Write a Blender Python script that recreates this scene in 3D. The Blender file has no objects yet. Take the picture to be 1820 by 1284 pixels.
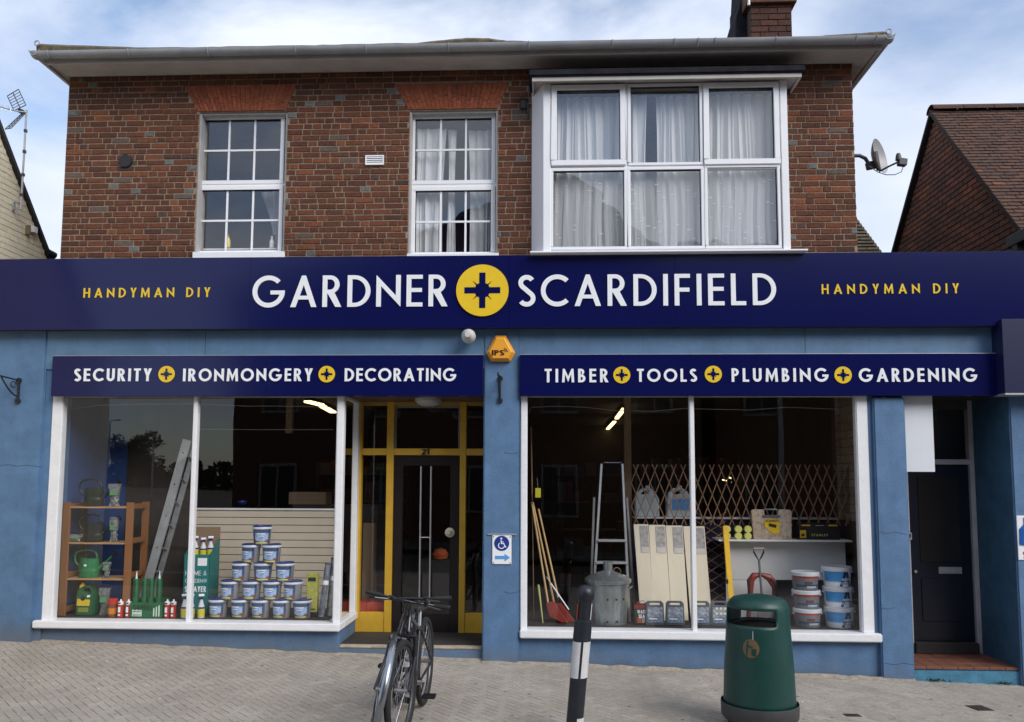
import bpy, bmesh, math, random
from mathutils import Vector, Matrix
from mathutils.geometry import tessellate_polygon
random.seed(7)
PI = math.pi
scene = bpy.context.scene
COL = scene.collection

# ------------------------------------------------------------------ camera
IW, IH = 1820.0, 1284.0
FPX = 1415.0                 # focal length in pixels of the photograph
PPX, PPY = 910.0, 738.0      # principal point (the photograph is cropped a little)
CAM = Vector((0.0, -8.8, 2.0))
YAW, PITCH, ROLL = math.radians(2.35), math.radians(4.8), 0.0038
fwd = Vector((-math.sin(YAW)*math.cos(PITCH), math.cos(YAW)*math.cos(PITCH), math.sin(PITCH)))
rt0 = Vector((math.cos(YAW), math.sin(YAW), 0))
up0 = rt0.cross(fwd)
rt = rt0*math.cos(ROLL) + up0*math.sin(ROLL)
up = rt.cross(fwd)
cam_d = bpy.data.cameras.new('camera')
cam_d.sensor_fit = 'HORIZONTAL'; cam_d.sensor_width = 36
cam_d.lens = 36*FPX/IW
cam_d.shift_x = 0.0
cam_d.shift_y = (PPY-IH/2)/IW
cam_d.clip_start = 0.05; cam_d.clip_end = 2000
cam = bpy.data.objects.new('camera', cam_d); COL.objects.link(cam)
Mx = Matrix((rt, up, -fwd)).transposed().to_4x4(); Mx.translation = CAM
cam.matrix_world = Mx
scene.camera = cam

def ray(px, py):
    return (rt*((px-PPX)/FPX) + up*(-(py-PPY)/FPX) + fwd)
def W(px, py, Y=0.0):        # the real point at depth Y seen at that pixel of the photograph
    d = ray(px, py); return CAM + d*((Y-CAM.y)/d.y)
def WX(px, py, X):
    d = ray(px, py); return CAM + d*((X-CAM.x)/d.x)
def WZ(px, py, Z):
    d = ray(px, py); return CAM + d*((Z-CAM.z)/d.z)
def R(x0, x1, y0, y1, Y=0.0): # rectangle of the facade: X0, X1, Z0, Z1
    xm, ym = (x0+x1)/2, (y0+y1)/2
    return W(x0, ym, Y).x, W(x1, ym, Y).x, W(xm, y1, Y).z, W(xm, y0, Y).z
def PXM(Y=0.0): return FPX/(Y-CAM.y)   # pixels per metre, about

# ------------------------------------------------------------------ sky, sun, exposure
SUN_EL, SUN_AZ = math.radians(37), math.radians(134)   # azimuth clockwise from +Y
world = bpy.data.worlds.new('World'); scene.world = world; world.use_nodes = True
wt = world.node_tree; wt.nodes.clear()
def wn(t, **k):
    n = wt.nodes.new(t)
    for a, b in k.items(): setattr(n, a, b)
    return n
wo = wn('ShaderNodeOutputWorld'); wb = wn('ShaderNodeBackground'); wb.inputs[1].default_value = 0.15
sky = wn('ShaderNodeTexSky', sky_type='NISHITA', sun_disc=False, sun_elevation=SUN_EL, sun_rotation=SUN_AZ,
         air_density=1.0, dust_density=0.6, ozone_density=1.6)
tc = wn('ShaderNodeTexCoord'); mp = wn('ShaderNodeMapping')
mp.inputs['Scale'].default_value = (1.0, 1.0, 2.3); mp.inputs['Location'].default_value = (3.9, 0.9, 0.1)
nz = wn('ShaderNodeTexNoise'); nz.inputs['Scale'].default_value = 1.9; nz.inputs['Detail'].default_value = 7; nz.inputs['Roughness'].default_value = 0.55
nz.inputs['Distortion'].default_value = 0.35
cr = wn('ShaderNodeValToRGB'); cr.color_ramp.elements[0].position = 0.37; cr.color_ramp.elements[1].position = 0.54
cr.color_ramp.elements[0].color = (0.12, 0.12, 0.12, 1); cr.color_ramp.elements[1].color = (0.96, 0.96, 0.96, 1)
nz2 = wn('ShaderNodeTexNoise'); nz2.inputs['Scale'].default_value = 2.6; nz2.inputs['Detail'].default_value = 6
cc = wn('ShaderNodeValToRGB'); cc.color_ramp.elements[0].position = 0.35; cc.color_ramp.elements[1].position = 0.68
cc.color_ramp.elements[0].color = (3.6, 4.0, 4.9, 1); cc.color_ramp.elements[1].color = (4.9, 5.15, 5.6, 1)
mx = wn('ShaderNodeMix', data_type='RGBA')
L = wt.links.new
L(tc.outputs['Generated'], mp.inputs[0]); L(mp.outputs[0], nz.inputs['Vector']); L(nz.outputs[0], cr.inputs[0])
L(mp.outputs[0], nz2.inputs['Vector']); L(nz2.outputs[0], cc.inputs[0])
L(cr.outputs[0], mx.inputs[0]); L(sky.outputs[0], mx.inputs[6]); L(cc.outputs[0], mx.inputs[7])
L(mx.outputs[2], wb.inputs[0]); L(wb.outputs[0], wo.inputs[0])

sd = bpy.data.lights.new('sun', 'SUN'); sd.energy = 2.0; sd.angle = math.radians(36); sd.color = (1.0, 0.95, 0.88)
sun = bpy.data.objects.new('sun', sd); COL.objects.link(sun)
sdir = Vector((math.sin(SUN_AZ)*math.cos(SUN_EL), math.cos(SUN_AZ)*math.cos(SUN_EL), math.sin(SUN_EL)))
sun.rotation_euler = (-sdir).to_track_quat('-Z', 'Y').to_euler()

vs = scene.view_settings
scene.display_settings.display_device = 'sRGB'
vs.view_transform = 'Standard'; vs.look = 'None'; vs.exposure = 0.5; vs.gamma = 1.0; vs.use_curve_mapping = False
scene.render.engine = 'CYCLES'
cy = scene.cycles
cy.use_denoising = True
cy.max_bounces = 7; cy.diffuse_bounces = 3; cy.glossy_bounces = 3; cy.transmission_bounces = 4; cy.transparent_max_bounces = 14
cy.caustics_reflective = False; cy.caustics_refractive = False
cy.sample_clamp_indirect = 6

# ------------------------------------------------------------------ materials
def srgb(r, g, b):
    f = lambda c: (c/255/12.92) if c/255 <= 0.04045 else ((c/255+0.055)/1.055)**2.4
    return (f(r), f(g), f(b))
MATS = {}
def mat(name, c, rough=0.6, metal=0.0, var=0.12, scale=6.0, bump=0.0, bscale=60.0, coat=0.0, spec=0.5, c2=None, dirt=0.0, stretch=None, isl=0.0, streak=0.0, splash=0.0):
    if name in MATS: return MATS[name]
    m = bpy.data.materials.new(name); m.use_nodes = True; t = m.node_tree; N = t.nodes; K = t.links.new
    b = N['Principled BSDF']; b.inputs['Roughness'].default_value = rough; b.inputs['Metallic'].default_value = metal
    b.inputs['Specular IOR Level'].default_value = spec
    b.inputs['Coat Weight'].default_value = coat; b.inputs['Coat Roughness'].default_value = 0.12
    tcn = N.new('ShaderNodeTexCoord'); mpn = N.new('ShaderNodeMapping'); K(tcn.outputs['Object'], mpn.inputs[0])
    if stretch: mpn.inputs['Scale'].default_value = stretch
    n1 = N.new('ShaderNodeTexNoise'); n1.inputs['Scale'].default_value = scale; n1.inputs['Detail'].default_value = 6; n1.inputs['Roughness'].default_value = 0.6
    K(mpn.outputs[0], n1.inputs['Vector'])
    mixn = N.new('ShaderNodeMix'); mixn.data_type = 'RGBA'
    rmp = N.new('ShaderNodeMapRange'); rmp.inputs[1].default_value = 0.3; rmp.inputs[2].default_value = 0.7
    K(n1.outputs[0], rmp.inputs[0]); K(rmp.outputs[0], mixn.inputs[0])
    ca = tuple(max(0, x*(1-var)) for x in c); cb = c2 if c2 else tuple(min(1, x*(1+var)) for x in c)
    mixn.inputs[6].default_value = (*ca, 1); mixn.inputs[7].default_value = (*cb, 1)
    out = mixn.outputs[2]
    if isl:   # every loose piece gets its own shade
        g = N.new('ShaderNodeNewGeometry'); oi = N.new('ShaderNodeObjectInfo')
        ad = N.new('ShaderNodeMath'); ad.operation = 'ADD'; K(g.outputs['Random Per Island'], ad.inputs[0]); K(oi.outputs['Random'], ad.inputs[1])
        fr = N.new('ShaderNodeMath'); fr.operation = 'FRACT'; K(ad.outputs[0], fr.inputs[0])
        hs = N.new('ShaderNodeHueSaturation'); mr = N.new('ShaderNodeMapRange'); mr.inputs[3].default_value = 1-isl; mr.inputs[4].default_value = 1+isl
        K(fr.outputs[0], mr.inputs[0]); K(mr.outputs[0], hs.inputs['Value']); K(out, hs.inputs['Color']); out = hs.outputs[0]
    if dirt:
        n3 = N.new('ShaderNodeTexNoise'); n3.inputs['Scale'].default_value = 2.3; n3.inputs['Detail'].default_value = 9; n3.inputs['Roughness'].default_value = 0.7
        K(tcn.outputs['Object'], n3.inputs['Vector'])
        r3 = N.new('ShaderNodeMapRange'); r3.inputs[1].default_value = 0.52; r3.inputs[2].default_value = 0.75; r3.inputs[4].default_value = dirt
        K(n3.outputs[0], r3.inputs[0])
        m3 = N.new('ShaderNodeMix'); m3.data_type = 'RGBA'; K(r3.outputs[0], m3.inputs[0]); K(out, m3.inputs[6])
        m3.inputs[7].default_value = (*(x*0.45+0.015 for x in c), 1); out = m3.outputs[2]
        rr = N.new('ShaderNodeMapRange'); rr.inputs[3].default_value = rough*0.9; rr.inputs[4].default_value = min(1, rough*1.3)
        K(n3.outputs[0], rr.inputs[0]); K(rr.outputs[0], b.inputs['Roughness'])
    if streak:   # rain streaks and old patches
        ms = N.new('ShaderNodeMapping'); ms.inputs['Scale'].default_value = (11, 11, .8); K(tcn.outputs['Object'], ms.inputs[0])
        n4 = N.new('ShaderNodeTexNoise'); n4.inputs['Scale'].default_value = 1.6; n4.inputs['Detail'].default_value = 8; n4.inputs['Roughness'].default_value = 0.7; K(ms.outputs[0], n4.inputs['Vector'])
        r4 = N.new('ShaderNodeMapRange'); r4.inputs[1].default_value = 0.48; r4.inputs[2].default_value = 0.74; r4.inputs[4].default_value = streak; K(n4.outputs[0], r4.inputs[0])
        m4 = N.new('ShaderNodeMix'); m4.data_type = 'RGBA'; K(r4.outputs[0], m4.inputs[0]); K(out, m4.inputs[6]); m4.inputs[7].default_value = (*(x*.55+.03 for x in c), 1); out = m4.outputs[2]
        n5 = N.new('ShaderNodeTexNoise'); n5.inputs['Scale'].default_value = 3.1; n5.inputs['Detail'].default_value = 3; K(tcn.outputs['Object'], n5.inputs['Vector'])
        r5 = N.new('ShaderNodeMapRange'); r5.inputs[1].default_value = 0.55; r5.inputs[2].default_value = 0.6; r5.inputs[4].default_value = streak*.45; K(n5.outputs[0], r5.inputs[0])
        m5 = N.new('ShaderNodeMix'); m5.data_type = 'RGBA'; K(r5.outputs[0], m5.inputs[0]); K(out, m5.inputs[6]); m5.inputs[7].default_value = (*(min(1, x*1.25+.03) for x in c), 1); out = m5.outputs[2]
    if splash:   # dried pavement splash dirt along the foot of the wall
        gp_ = N.new('ShaderNodeNewGeometry'); sx_ = N.new('ShaderNodeSeparateXYZ'); K(gp_.outputs['Position'], sx_.inputs[0])
        lv = N.new('ShaderNodeMath'); lv.operation = 'MULTIPLY_ADD'; lv.inputs[1].default_value = .045; K(sx_.outputs[0], lv.inputs[0]); K(sx_.outputs[2], lv.inputs[2])
        n6 = N.new('ShaderNodeTexNoise'); n6.inputs['Scale'].default_value = 6; n6.inputs['Detail'].default_value = 8; n6.inputs['Roughness'].default_value = .75; K(gp_.outputs['Position'], n6.inputs['Vector'])
        sm_ = N.new('ShaderNodeMath'); sm_.operation = 'MULTIPLY_ADD'; sm_.inputs[1].default_value = -.55; K(n6.outputs[0], sm_.inputs[0]); K(lv.outputs[0], sm_.inputs[2])
        r6 = N.new('ShaderNodeMapRange'); r6.inputs[1].default_value = -.30; r6.inputs[2].default_value = -.02; r6.inputs[3].default_value = splash; r6.inputs[4].default_value = 0; K(sm_.outputs[0], r6.inputs[0])
        m6 = N.new('ShaderNodeMix'); m6.data_type = 'RGBA'; K(r6.outputs[0], m6.inputs[0]); K(out, m6.inputs[6]); m6.inputs[7].default_value = (.13, .13, .125, 1); out = m6.outputs[2]
    K(out, b.inputs['Base Color'])
    if bump:
        n2 = N.new('ShaderNodeTexNoise'); n2.inputs['Scale'].default_value = bscale; n2.inputs['Detail'].default_value = 5
        K(mpn.outputs[0], n2.inputs['Vector'])
        bp = N.new('ShaderNodeBump'); bp.inputs['Strength'].default_value = bump; bp.inputs['Distance'].default_value = 0.01
        K(n2.outputs[0], bp.inputs['Height']); K(bp.outputs[0], b.inputs['Normal'])
    MATS[name] = m; return m

def brick_mat(name, stops, bump=0.5, grime=0.5, vlo=.62, vhi=1.35):
    m = bpy.data.materials.new(name); m.use_nodes = True; t = m.node_tree; N = t.nodes; K = t.links.new
    b = N['Principled BSDF']; b.inputs['Roughness'].default_value = 0.88; b.inputs['Specular IOR Level'].default_value = 0.25
    g = N.new('ShaderNodeNewGeometry'); oi = N.new('ShaderNodeObjectInfo')
    ad = N.new('ShaderNodeMath'); ad.operation = 'MULTIPLY_ADD'; ad.inputs[1].default_value = 7.31
    K(oi.outputs['Random'], ad.inputs[0]); K(g.outputs['Random Per Island'], ad.inputs[2])
    fr = N.new('ShaderNodeMath'); fr.operation = 'FRACT'; K(ad.outputs[0], fr.inputs[0])
    r = N.new('ShaderNodeValToRGB'); r.color_ramp.interpolation = 'LINEAR'
    els = r.color_ramp.elements
    while len(els) < len(stops): els.new(0.5)
    for e, (p, c) in zip(els, stops): e.position = p; e.color = (*c, 1)
    K(fr.outputs[0], r.inputs[0])
    tcn = N.new('ShaderNodeTexCoord')
    def noise(s, d=6, rg=0.6):
        n = N.new('ShaderNodeTexNoise'); n.inputs['Scale'].default_value = s; n.inputs['Detail'].default_value = d; n.inputs['Roughness'].default_value = rg
        K(g.outputs['Position'], n.inputs['Vector']); return n
    n1 = noise(38); n2 = noise(1.3, 8, 0.65); n3 = noise(240, 3)
    h = N.new('ShaderNodeHueSaturation'); mr = N.new('ShaderNodeMapRange')
    mr.inputs[1].default_value = 0.3; mr.inputs[2].default_value = 0.7; mr.inputs[3].default_value = vlo; mr.inputs[4].default_value = vhi
    K(n1.outputs[0], mr.inputs[0]); K(mr.outputs[0], h.inputs['Value']); K(r.outputs[0], h.inputs['Color'])
    mg = N.new('ShaderNodeMix'); mg.data_type = 'RGBA'; mr2 = N.new('ShaderNodeMapRange')
    mr2.inputs[1].default_value = 0.42; mr2.inputs[2].default_value = 0.72; mr2.inputs[4].default_value = grime
    K(n2.outputs[0], mr2.inputs[0]); K(mr2.outputs[0], mg.inputs[0]); K(h.outputs[0], mg.inputs[6]); mg.inputs[7].default_value = (0.045, 0.03, 0.024, 1)
    K(mg.outputs[2], b.inputs['Base Color'])
    bp = N.new('ShaderNodeBump'); bp.inputs['Strength'].default_value = bump; bp.inputs['Distance'].default_value = 0.006
    s = N.new('ShaderNodeMath'); s.operation = 'ADD'; K(n1.outputs[0], s.inputs[0]); K(n3.outputs[0], s.inputs[1]); K(s.outputs[0], bp.inputs['Height'])
    K(bp.outputs[0], b.inputs['Normal'])
    return m

def glass_mat(name, refl=1.0, tint=(1, 1, 1), wob=0.02, ws=1.2):
    m = bpy.data.materials.new(name); m.use_nodes = True; t = m.node_tree; N = t.nodes; K = t.links.new
    N.remove(N['Principled BSDF']); o = N['Material Output']
    tr = N.new('ShaderNodeBsdfTransparent'); tr.inputs[0].default_value = (*tint, 1)
    gl = N.new('ShaderNodeBsdfGlossy'); gl.inputs['Roughness'].default_value = 0.0; gl.inputs[0].default_value = (1, 1, 1, 1)
    lw = N.new('ShaderNodeLayerWeight'); lw.inputs[0].default_value = 0.5
    pw = N.new('ShaderNodeMath'); pw.operation = 'POWER'; pw.inputs[1].default_value = 5; K(lw.outputs['Facing'], pw.inputs[0])
    fr = N.new('ShaderNodeMath'); fr.operation = 'MULTIPLY_ADD'; fr.inputs[1].default_value = .95; fr.inputs[2].default_value = .042; K(pw.outputs[0], fr.inputs[0])
    mu = N.new('ShaderNodeMath'); mu.operation = 'MULTIPLY'; mu.inputs[1].default_value = refl; mu.use_clamp = True
    mix = N.new('ShaderNodeMixShader')
    g = N.new('ShaderNodeNewGeometry'); n = N.new('ShaderNodeTexNoise'); n.inputs['Scale'].default_value = ws; n.inputs['Detail'].default_value = 1
    K(g.outputs['Position'], n.inputs['Vector']); bp = N.new('ShaderNodeBump'); bp.inputs['Strength'].default_value = 1; bp.inputs['Distance'].default_value = wob
    K(n.outputs[0], bp.inputs['Height']); K(bp.outputs[0], gl.inputs['Normal'])
    K(fr.outputs[0], mu.inputs[0]); K(mu.outputs[0], mix.inputs[0]); K(tr.outputs[0], mix.inputs[1]); K(gl.outputs[0], mix.inputs[2]); K(mix.outputs[0], o.inputs[0])
    MATS[name] = m; return m
def emit_mat(name, c, s):
    m = bpy.data.materials.new(name); m.use_nodes = True; b = m.node_tree.nodes['Principled BSDF']
    b.inputs['Base Color'].default_value = (*c, 1); b.inputs['Emission Color'].default_value = (*c, 1); b.inputs['Emission Strength'].default_value = s
    MATS[name] = m; return m
def cloth_mat(name, c, transl=0.5, alpha=1.0):
    m = bpy.data.materials.new(name); m.use_nodes = True; t = m.node_tree; N = t.nodes; K = t.links.new
    N.remove(N['Principled BSDF']); o = N['Material Output']
    d = N.new('ShaderNodeBsdfDiffuse'); d.inputs[0].default_value = (*c, 1); tl = N.new('ShaderNodeBsdfTranslucent'); tl.inputs[0].default_value = (*c, 1)
    mix = N.new('ShaderNodeMixShader'); mix.inputs[0].default_value = transl; K(d.outputs[0], mix.inputs[1]); K(tl.outputs[0], mix.inputs[2])
    tp = N.new('ShaderNodeBsdfTransparent'); m2 = N.new('ShaderNodeMixShader'); m2.inputs[0].default_value = alpha
    K(tp.outputs[0], m2.inputs[1]); K(mix.outputs[0], m2.inputs[2]); K(m2.outputs[0], o.inputs[0])
    MATS[name] = m; return m

# ------------------------------------------------------------------ objects
def props(o, label=None, cat=None, group=None, kind=None):
    if label: o['label'] = label
    if cat: o['category'] = cat
    if group: o['group'] = group
    if kind: o['kind'] = kind
    return o
def thing(name, label, cat, loc=(0, 0, 0), group=None):
    o = bpy.data.objects.new(name, None); COL.objects.link(o); o.location = loc; o.empty_display_size = 0.1
    return props(o, label, cat, group)
def origin(o):
    v = Vector((0, 0, 0))
    while o: v += o.location; o = o.parent
    return v
def link(name, me, parent=None, m=None):
    o = bpy.data.objects.new(name, me); COL.objects.link(o)
    if parent: o.parent = parent
    if m is not None and not me.materials: me.materials.append(m)
    return o
def dup(o, parent=None, loc=None, rz=None, label=None, group=None, sc=None):
    c = o.copy(); COL.objects.link(c)
    if parent: c.parent = parent
    if loc is not None: c.location = loc
    if rz is not None: c.rotation_euler = (0, 0, rz)
    if sc is not None: c.scale = (sc, sc, sc)
    if label: c['label'] = label
    if group: c['group'] = group
    for ch in list(o.children): dup(ch, c)
    return c

class MB:
    def __init__(s): s.v = []; s.f = []; s.mi = []; s.cur = 0
    def add(s, vs, fs):
        n = len(s.v); s.v += [tuple(x) for x in vs]
        for f in fs: s.f.append([i+n for i in f]); s.mi.append(s.cur)
        return s
    def box(s, x0, x1, y0, y1, z0, z1):
        x0, x1 = sorted((x0, x1)); y0, y1 = sorted((y0, y1)); z0, z1 = sorted((z0, z1))
        return s.add([(x0, y0, z0), (x1, y0, z0), (x1, y1, z0), (x0, y1, z0), (x0, y0, z1), (x1, y0, z1), (x1, y1, z1), (x0, y1, z1)],
              [(3, 2, 1, 0), (4, 5, 6, 7), (0, 1, 5, 4), (1, 2, 6, 5), (2, 3, 7, 6), (3, 0, 4, 7)])
    def obox(s, a, b, w, h, upv=(0, 0, 1)):     # bar of section w x h from a to b
        a, b = Vector(a), Vector(b); d = (b-a).normalized(); u = Vector(upv)
        sx = d.cross(u)
        if sx.length < 1e-4: sx = d.cross(Vector((0, 1, 0)))
        sx.normalize(); sz = sx.cross(d)
        q = [(-1, -1), (1, -1), (1, 1), (-1, 1)]
        vs = [a+sx*(i*w/2)+sz*(j*h/2) for i, j in q]+[b+sx*(i*w/2)+sz*(j*h/2) for i, j in q]
        return s.add(vs, [(3, 2, 1, 0), (4, 5, 6, 7), (0, 1, 5, 4), (1, 2, 6, 5), (2, 3, 7, 6), (3, 0, 4, 7)])
    def prism(s, poly, y0, y1, holes=()):       # polygon in X-Z, from y0 (front) to y1
        loops = [list(poly)]+[list(h) for h in holes]
        tri = tessellate_polygon([[Vector((p[0], p[1], 0)) for p in l] for l in loops])
        flat = [p for l in loops for p in l]; n = len(flat)
        vs = [(p[0], y0, p[1]) for p in flat]+[(p[0], y1, p[1]) for p in flat]
        fs = []
        for t in tri:
            a, b, c = [flat[i] for i in t]
            ar = (b[0]-a[0])*(c[1]-a[1])-(b[1]-a[1])*(c[0]-a[0])
            if abs(ar) < 1e-12: continue
            t = tuple(t) if ar > 0 else tuple(reversed(t))
            fs.append(t); fs.append(tuple(i+n for i in reversed(t)))
        k = 0
        for li, l in enumerate(loops):
            ar = sum(l[i][0]*l[(i+1) % len(l)][1]-l[(i+1) % len(l)][0]*l[i][1] for i in range(len(l)))
            fl = (ar > 0) == (li == 0)
            for i in range(len(l)):
                a, b = k+i, k+(i+1) % len(l)
                fs.append((a, a+n, b+n, b) if fl else (b, b+n, a+n, a))
            k += len(l)
        return s.add(vs, fs)
    def tube(s, pts, r, n=8, cap=True, rs=None, closed=False):
        pts = [Vector(p) for p in pts]; m = len(pts); prev = None; rings = []
        for i, p in enumerate(pts):
            if closed: d = pts[(i+1) % m]-pts[i-1]
            else: d = pts[min(i+1, m-1)]-pts[max(i-1, 0)]
            d.normalize()
            if prev is None:
                a = d.cross(Vector((0, 0, 1)))
                if a.length < 1e-3: a = d.cross(Vector((0, 1, 0)))
            else: a = prev-d*prev.dot(d)
            a.normalize(); prev = a; b = d.cross(a); rr = rs[i] if rs else r
            rings.append([p+a*(math.cos(2*PI*k/n)*rr)+b*(math.sin(2*PI*k/n)*rr) for k in range(n)])
        vs = [v for q in rings for v in q]; fs = []
        for i in range(m if closed else m-1):
            j = (i+1) % m
            for k in range(n):
                k2 = (k+1) % n; fs.append((i*n+k, i*n+k2, j*n+k2, j*n+k))
        if cap and not closed: fs.append(tuple(reversed(range(n)))); fs.append(tuple(range((m-1)*n, m*n)))
        return s.add(vs, fs)
    def lathe(s, prof, c=(0, 0, 0), n=24, axis='Z', a0=0.0, a1=2*PI):
        c = Vector(c); full = abs(a1-a0-2*PI) < 1e-6; cnt = n if full else n+1; vs = []
        for r, z in prof:
            for k in range(cnt):
                a = a0+(a1-a0)*k/n; x, y = r*math.cos(a), r*math.sin(a)
                vs.append(c+(Vector((x, y, z)) if axis == 'Z' else Vector((x, -z, y)) if axis == 'Y' else Vector((z, x, y))))
        fs = []
        for i in range(len(prof)-1):
            for k in range(n):
                k2 = (k+1) % cnt
                fs.append((i*cnt+k, i*cnt+k2, (i+1)*cnt+k2, (i+1)*cnt+k))
        if full:
            if prof[0][0] > 1e-6: fs.append(tuple(reversed(range(cnt))))
            if prof[-1][0] > 1e-6: fs.append(tuple(range((len(prof)-1)*cnt, len(prof)*cnt)))
        return s.add(vs, fs)
    def disc(s, c, r, y0, y1, n=40, axis=None):
        return s.prism([(c[0]+r*math.cos(2*PI*i/n), c[1]+r*math.sin(2*PI*i/n)) for i in range(n)], y0, y1)
    def build(s, name, m, parent=None, smooth=False, bevel=0.0, kind=None, label=None, jit=0.0, seg=1):
        og = origin(parent) if parent else Vector((0, 0, 0))
        me = bpy.data.meshes.new(name)
        me.from_pydata([(x-og.x, y-og.y, z-og.z) for x, y, z in s.v], [], s.f)
        ms = m if isinstance(m, (list, tuple)) else [m]
        for q in ms: me.materials.append(q)
        if len(ms) > 1: me.polygons.foreach_set('material_index', s.mi)
        if bevel or smooth:
            bm = bmesh.new(); bm.from_mesh(me)
            bmesh.ops.remove_doubles(bm, verts=bm.verts, dist=1e-5)
            if bevel:
                es = [e for e in bm.edges if len(e.link_faces) == 2 and e.calc_face_angle(0) > 0.6]
                bmesh.ops.bevel(bm, geom=es, offset=bevel, segments=seg, affect='EDGES', clamp_overlap=True)
            bm.to_mesh(me); bm.free()
        if smooth:
            me.polygons.foreach_set('use_smooth', [True]*len(me.polygons)); me.set_sharp_from_angle(angle=math.radians(38))
        me.update()
        o = link(name, me, parent)
        if kind: o['kind'] = kind
        if label: o['label'] = label
        return o

# pieces laid on a plane: origin O, axes U, V, outward normal N
_pm = {}
def piece_mesh(l, h, d, ch, m, name):
    k = (round(l, 3), round(h, 3), round(d, 3), ch, m.name)
    if k in _pm: return _pm[k]
    me = bpy.data.meshes.new(name); v, f = piece_geo(l, h, d, ch); me.from_pydata(v, [], f); me.materials.append(m); _pm[k] = me
    return me
def piece_geo(l, h, d, ch):
    a, b = l/2, h/2
    v = [(-a, -b, -d), (a, -b, -d), (a, b, -d), (-a, b, -d), (-a, -b, -ch), (a, -b, -ch), (a, b, -ch), (-a, b, -ch),
         (-a+ch, -b+ch, 0), (a-ch, -b+ch, 0), (a-ch, b-ch, 0), (-a+ch, b-ch, 0)]
    f = [(0, 1, 5, 4), (1, 2, 6, 5), (2, 3, 7, 6), (3, 0, 4, 7), (4, 5, 9, 8), (5, 6, 10, 9), (6, 7, 11, 10), (7, 4, 8, 11), (8, 9, 10, 11)]
    return v, f
def visible_px(p):
    d = p-CAM; z = d.dot(fwd)
    if z < 0.2: return None
    return PPX+FPX*d.dot(rt)/z, PPY-FPX*d.dot(up)/z, z
def lay(pl, frame, depth, ch, m, parent, name, mass_name, limit=300, tilt=0.004, proud=0.0015, seen=None):
    """pl: list of (u, v, length, height[, rot]) ; the largest in view become objects, the others one mesh"""
    O, U, V, Nn = frame; og = origin(parent); rank = []
    for i, p in enumerate(pl):
        u, v, l, h = p[:4]; c = O+U*u+V*v; q = visible_px(c)
        sc = 0
        if q and -15 < q[0] < IW+15 and -15 < q[1] < IH+15 and (seen is None or seen(q[0], q[1])):
            view = abs((c-CAM).normalized().dot(Nn)); sc = l*h*view/(q[2]**2)
        rank.append((-sc, i))
    rank.sort(); top = {i for s, i in rank[:limit] if s < 0}
    mass = MB(); B = Matrix((U, V, Nn)).transposed().to_4x4()
    for i, p in enumerate(pl):
        u, v, l, h = p[:4]; rot = p[4] if len(p) > 4 else 0
        j = Matrix.Rotation(rot+random.uniform(-tilt, tilt), 4, 'Z') @ Matrix.Rotation(random.uniform(-tilt, tilt)*2, 4, 'X') @ Matrix.Rotation(random.uniform(-tilt, tilt)*2, 4, 'Y')
        T = Matrix.Translation(O+U*u+V*v+Nn*random.uniform(-proud, proud)-og) @ B @ j
        if i in top:
            me = piece_mesh(l, h, depth, ch, m, name); o = link(name, me, parent); o.matrix_local = T
        else:
            vv, ff = piece_geo(l, h, depth, ch); mass.add([T @ Vector(x)+og for x in vv], ff)
    if mass.v: mass.build(mass_name, m, parent, kind='stuff')
# ------------------------------------------------------------------ lettering: geometric capitals drawn as outlines
def arc(cx, cy, rx, ry, a0, a1, n=16):
    return [(cx+rx*math.cos(math.radians(a0+(a1-a0)*i/n)), cy+ry*math.sin(math.radians(a0+(a1-a0)*i/n))) for i in range(n+1)]
def stroke(path, w):
    p = []
    for q in path:
        if not p or (Vector(q)-p[-1]).length > 1e-6: p.append(Vector(q))
    n = len(p); Lf = []; Rt = []
    for i in range(n):
        d0 = (p[i]-p[i-1]).normalized() if i else (p[1]-p[0]).normalized()
        d1 = (p[i+1]-p[i]).normalized() if i < n-1 else d0
        t = (d0+d1); t = t.normalized() if t.length > 1e-6 else d0
        nn = Vector((-t.y, t.x)); k = w/2/max(0.35, nn.dot(Vector((-d0.y, d0.x))))
        Lf.append(tuple(p[i]+nn*k)); Rt.append(tuple(p[i]-nn*k))
    return Rt+Lf[::-1]
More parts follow.
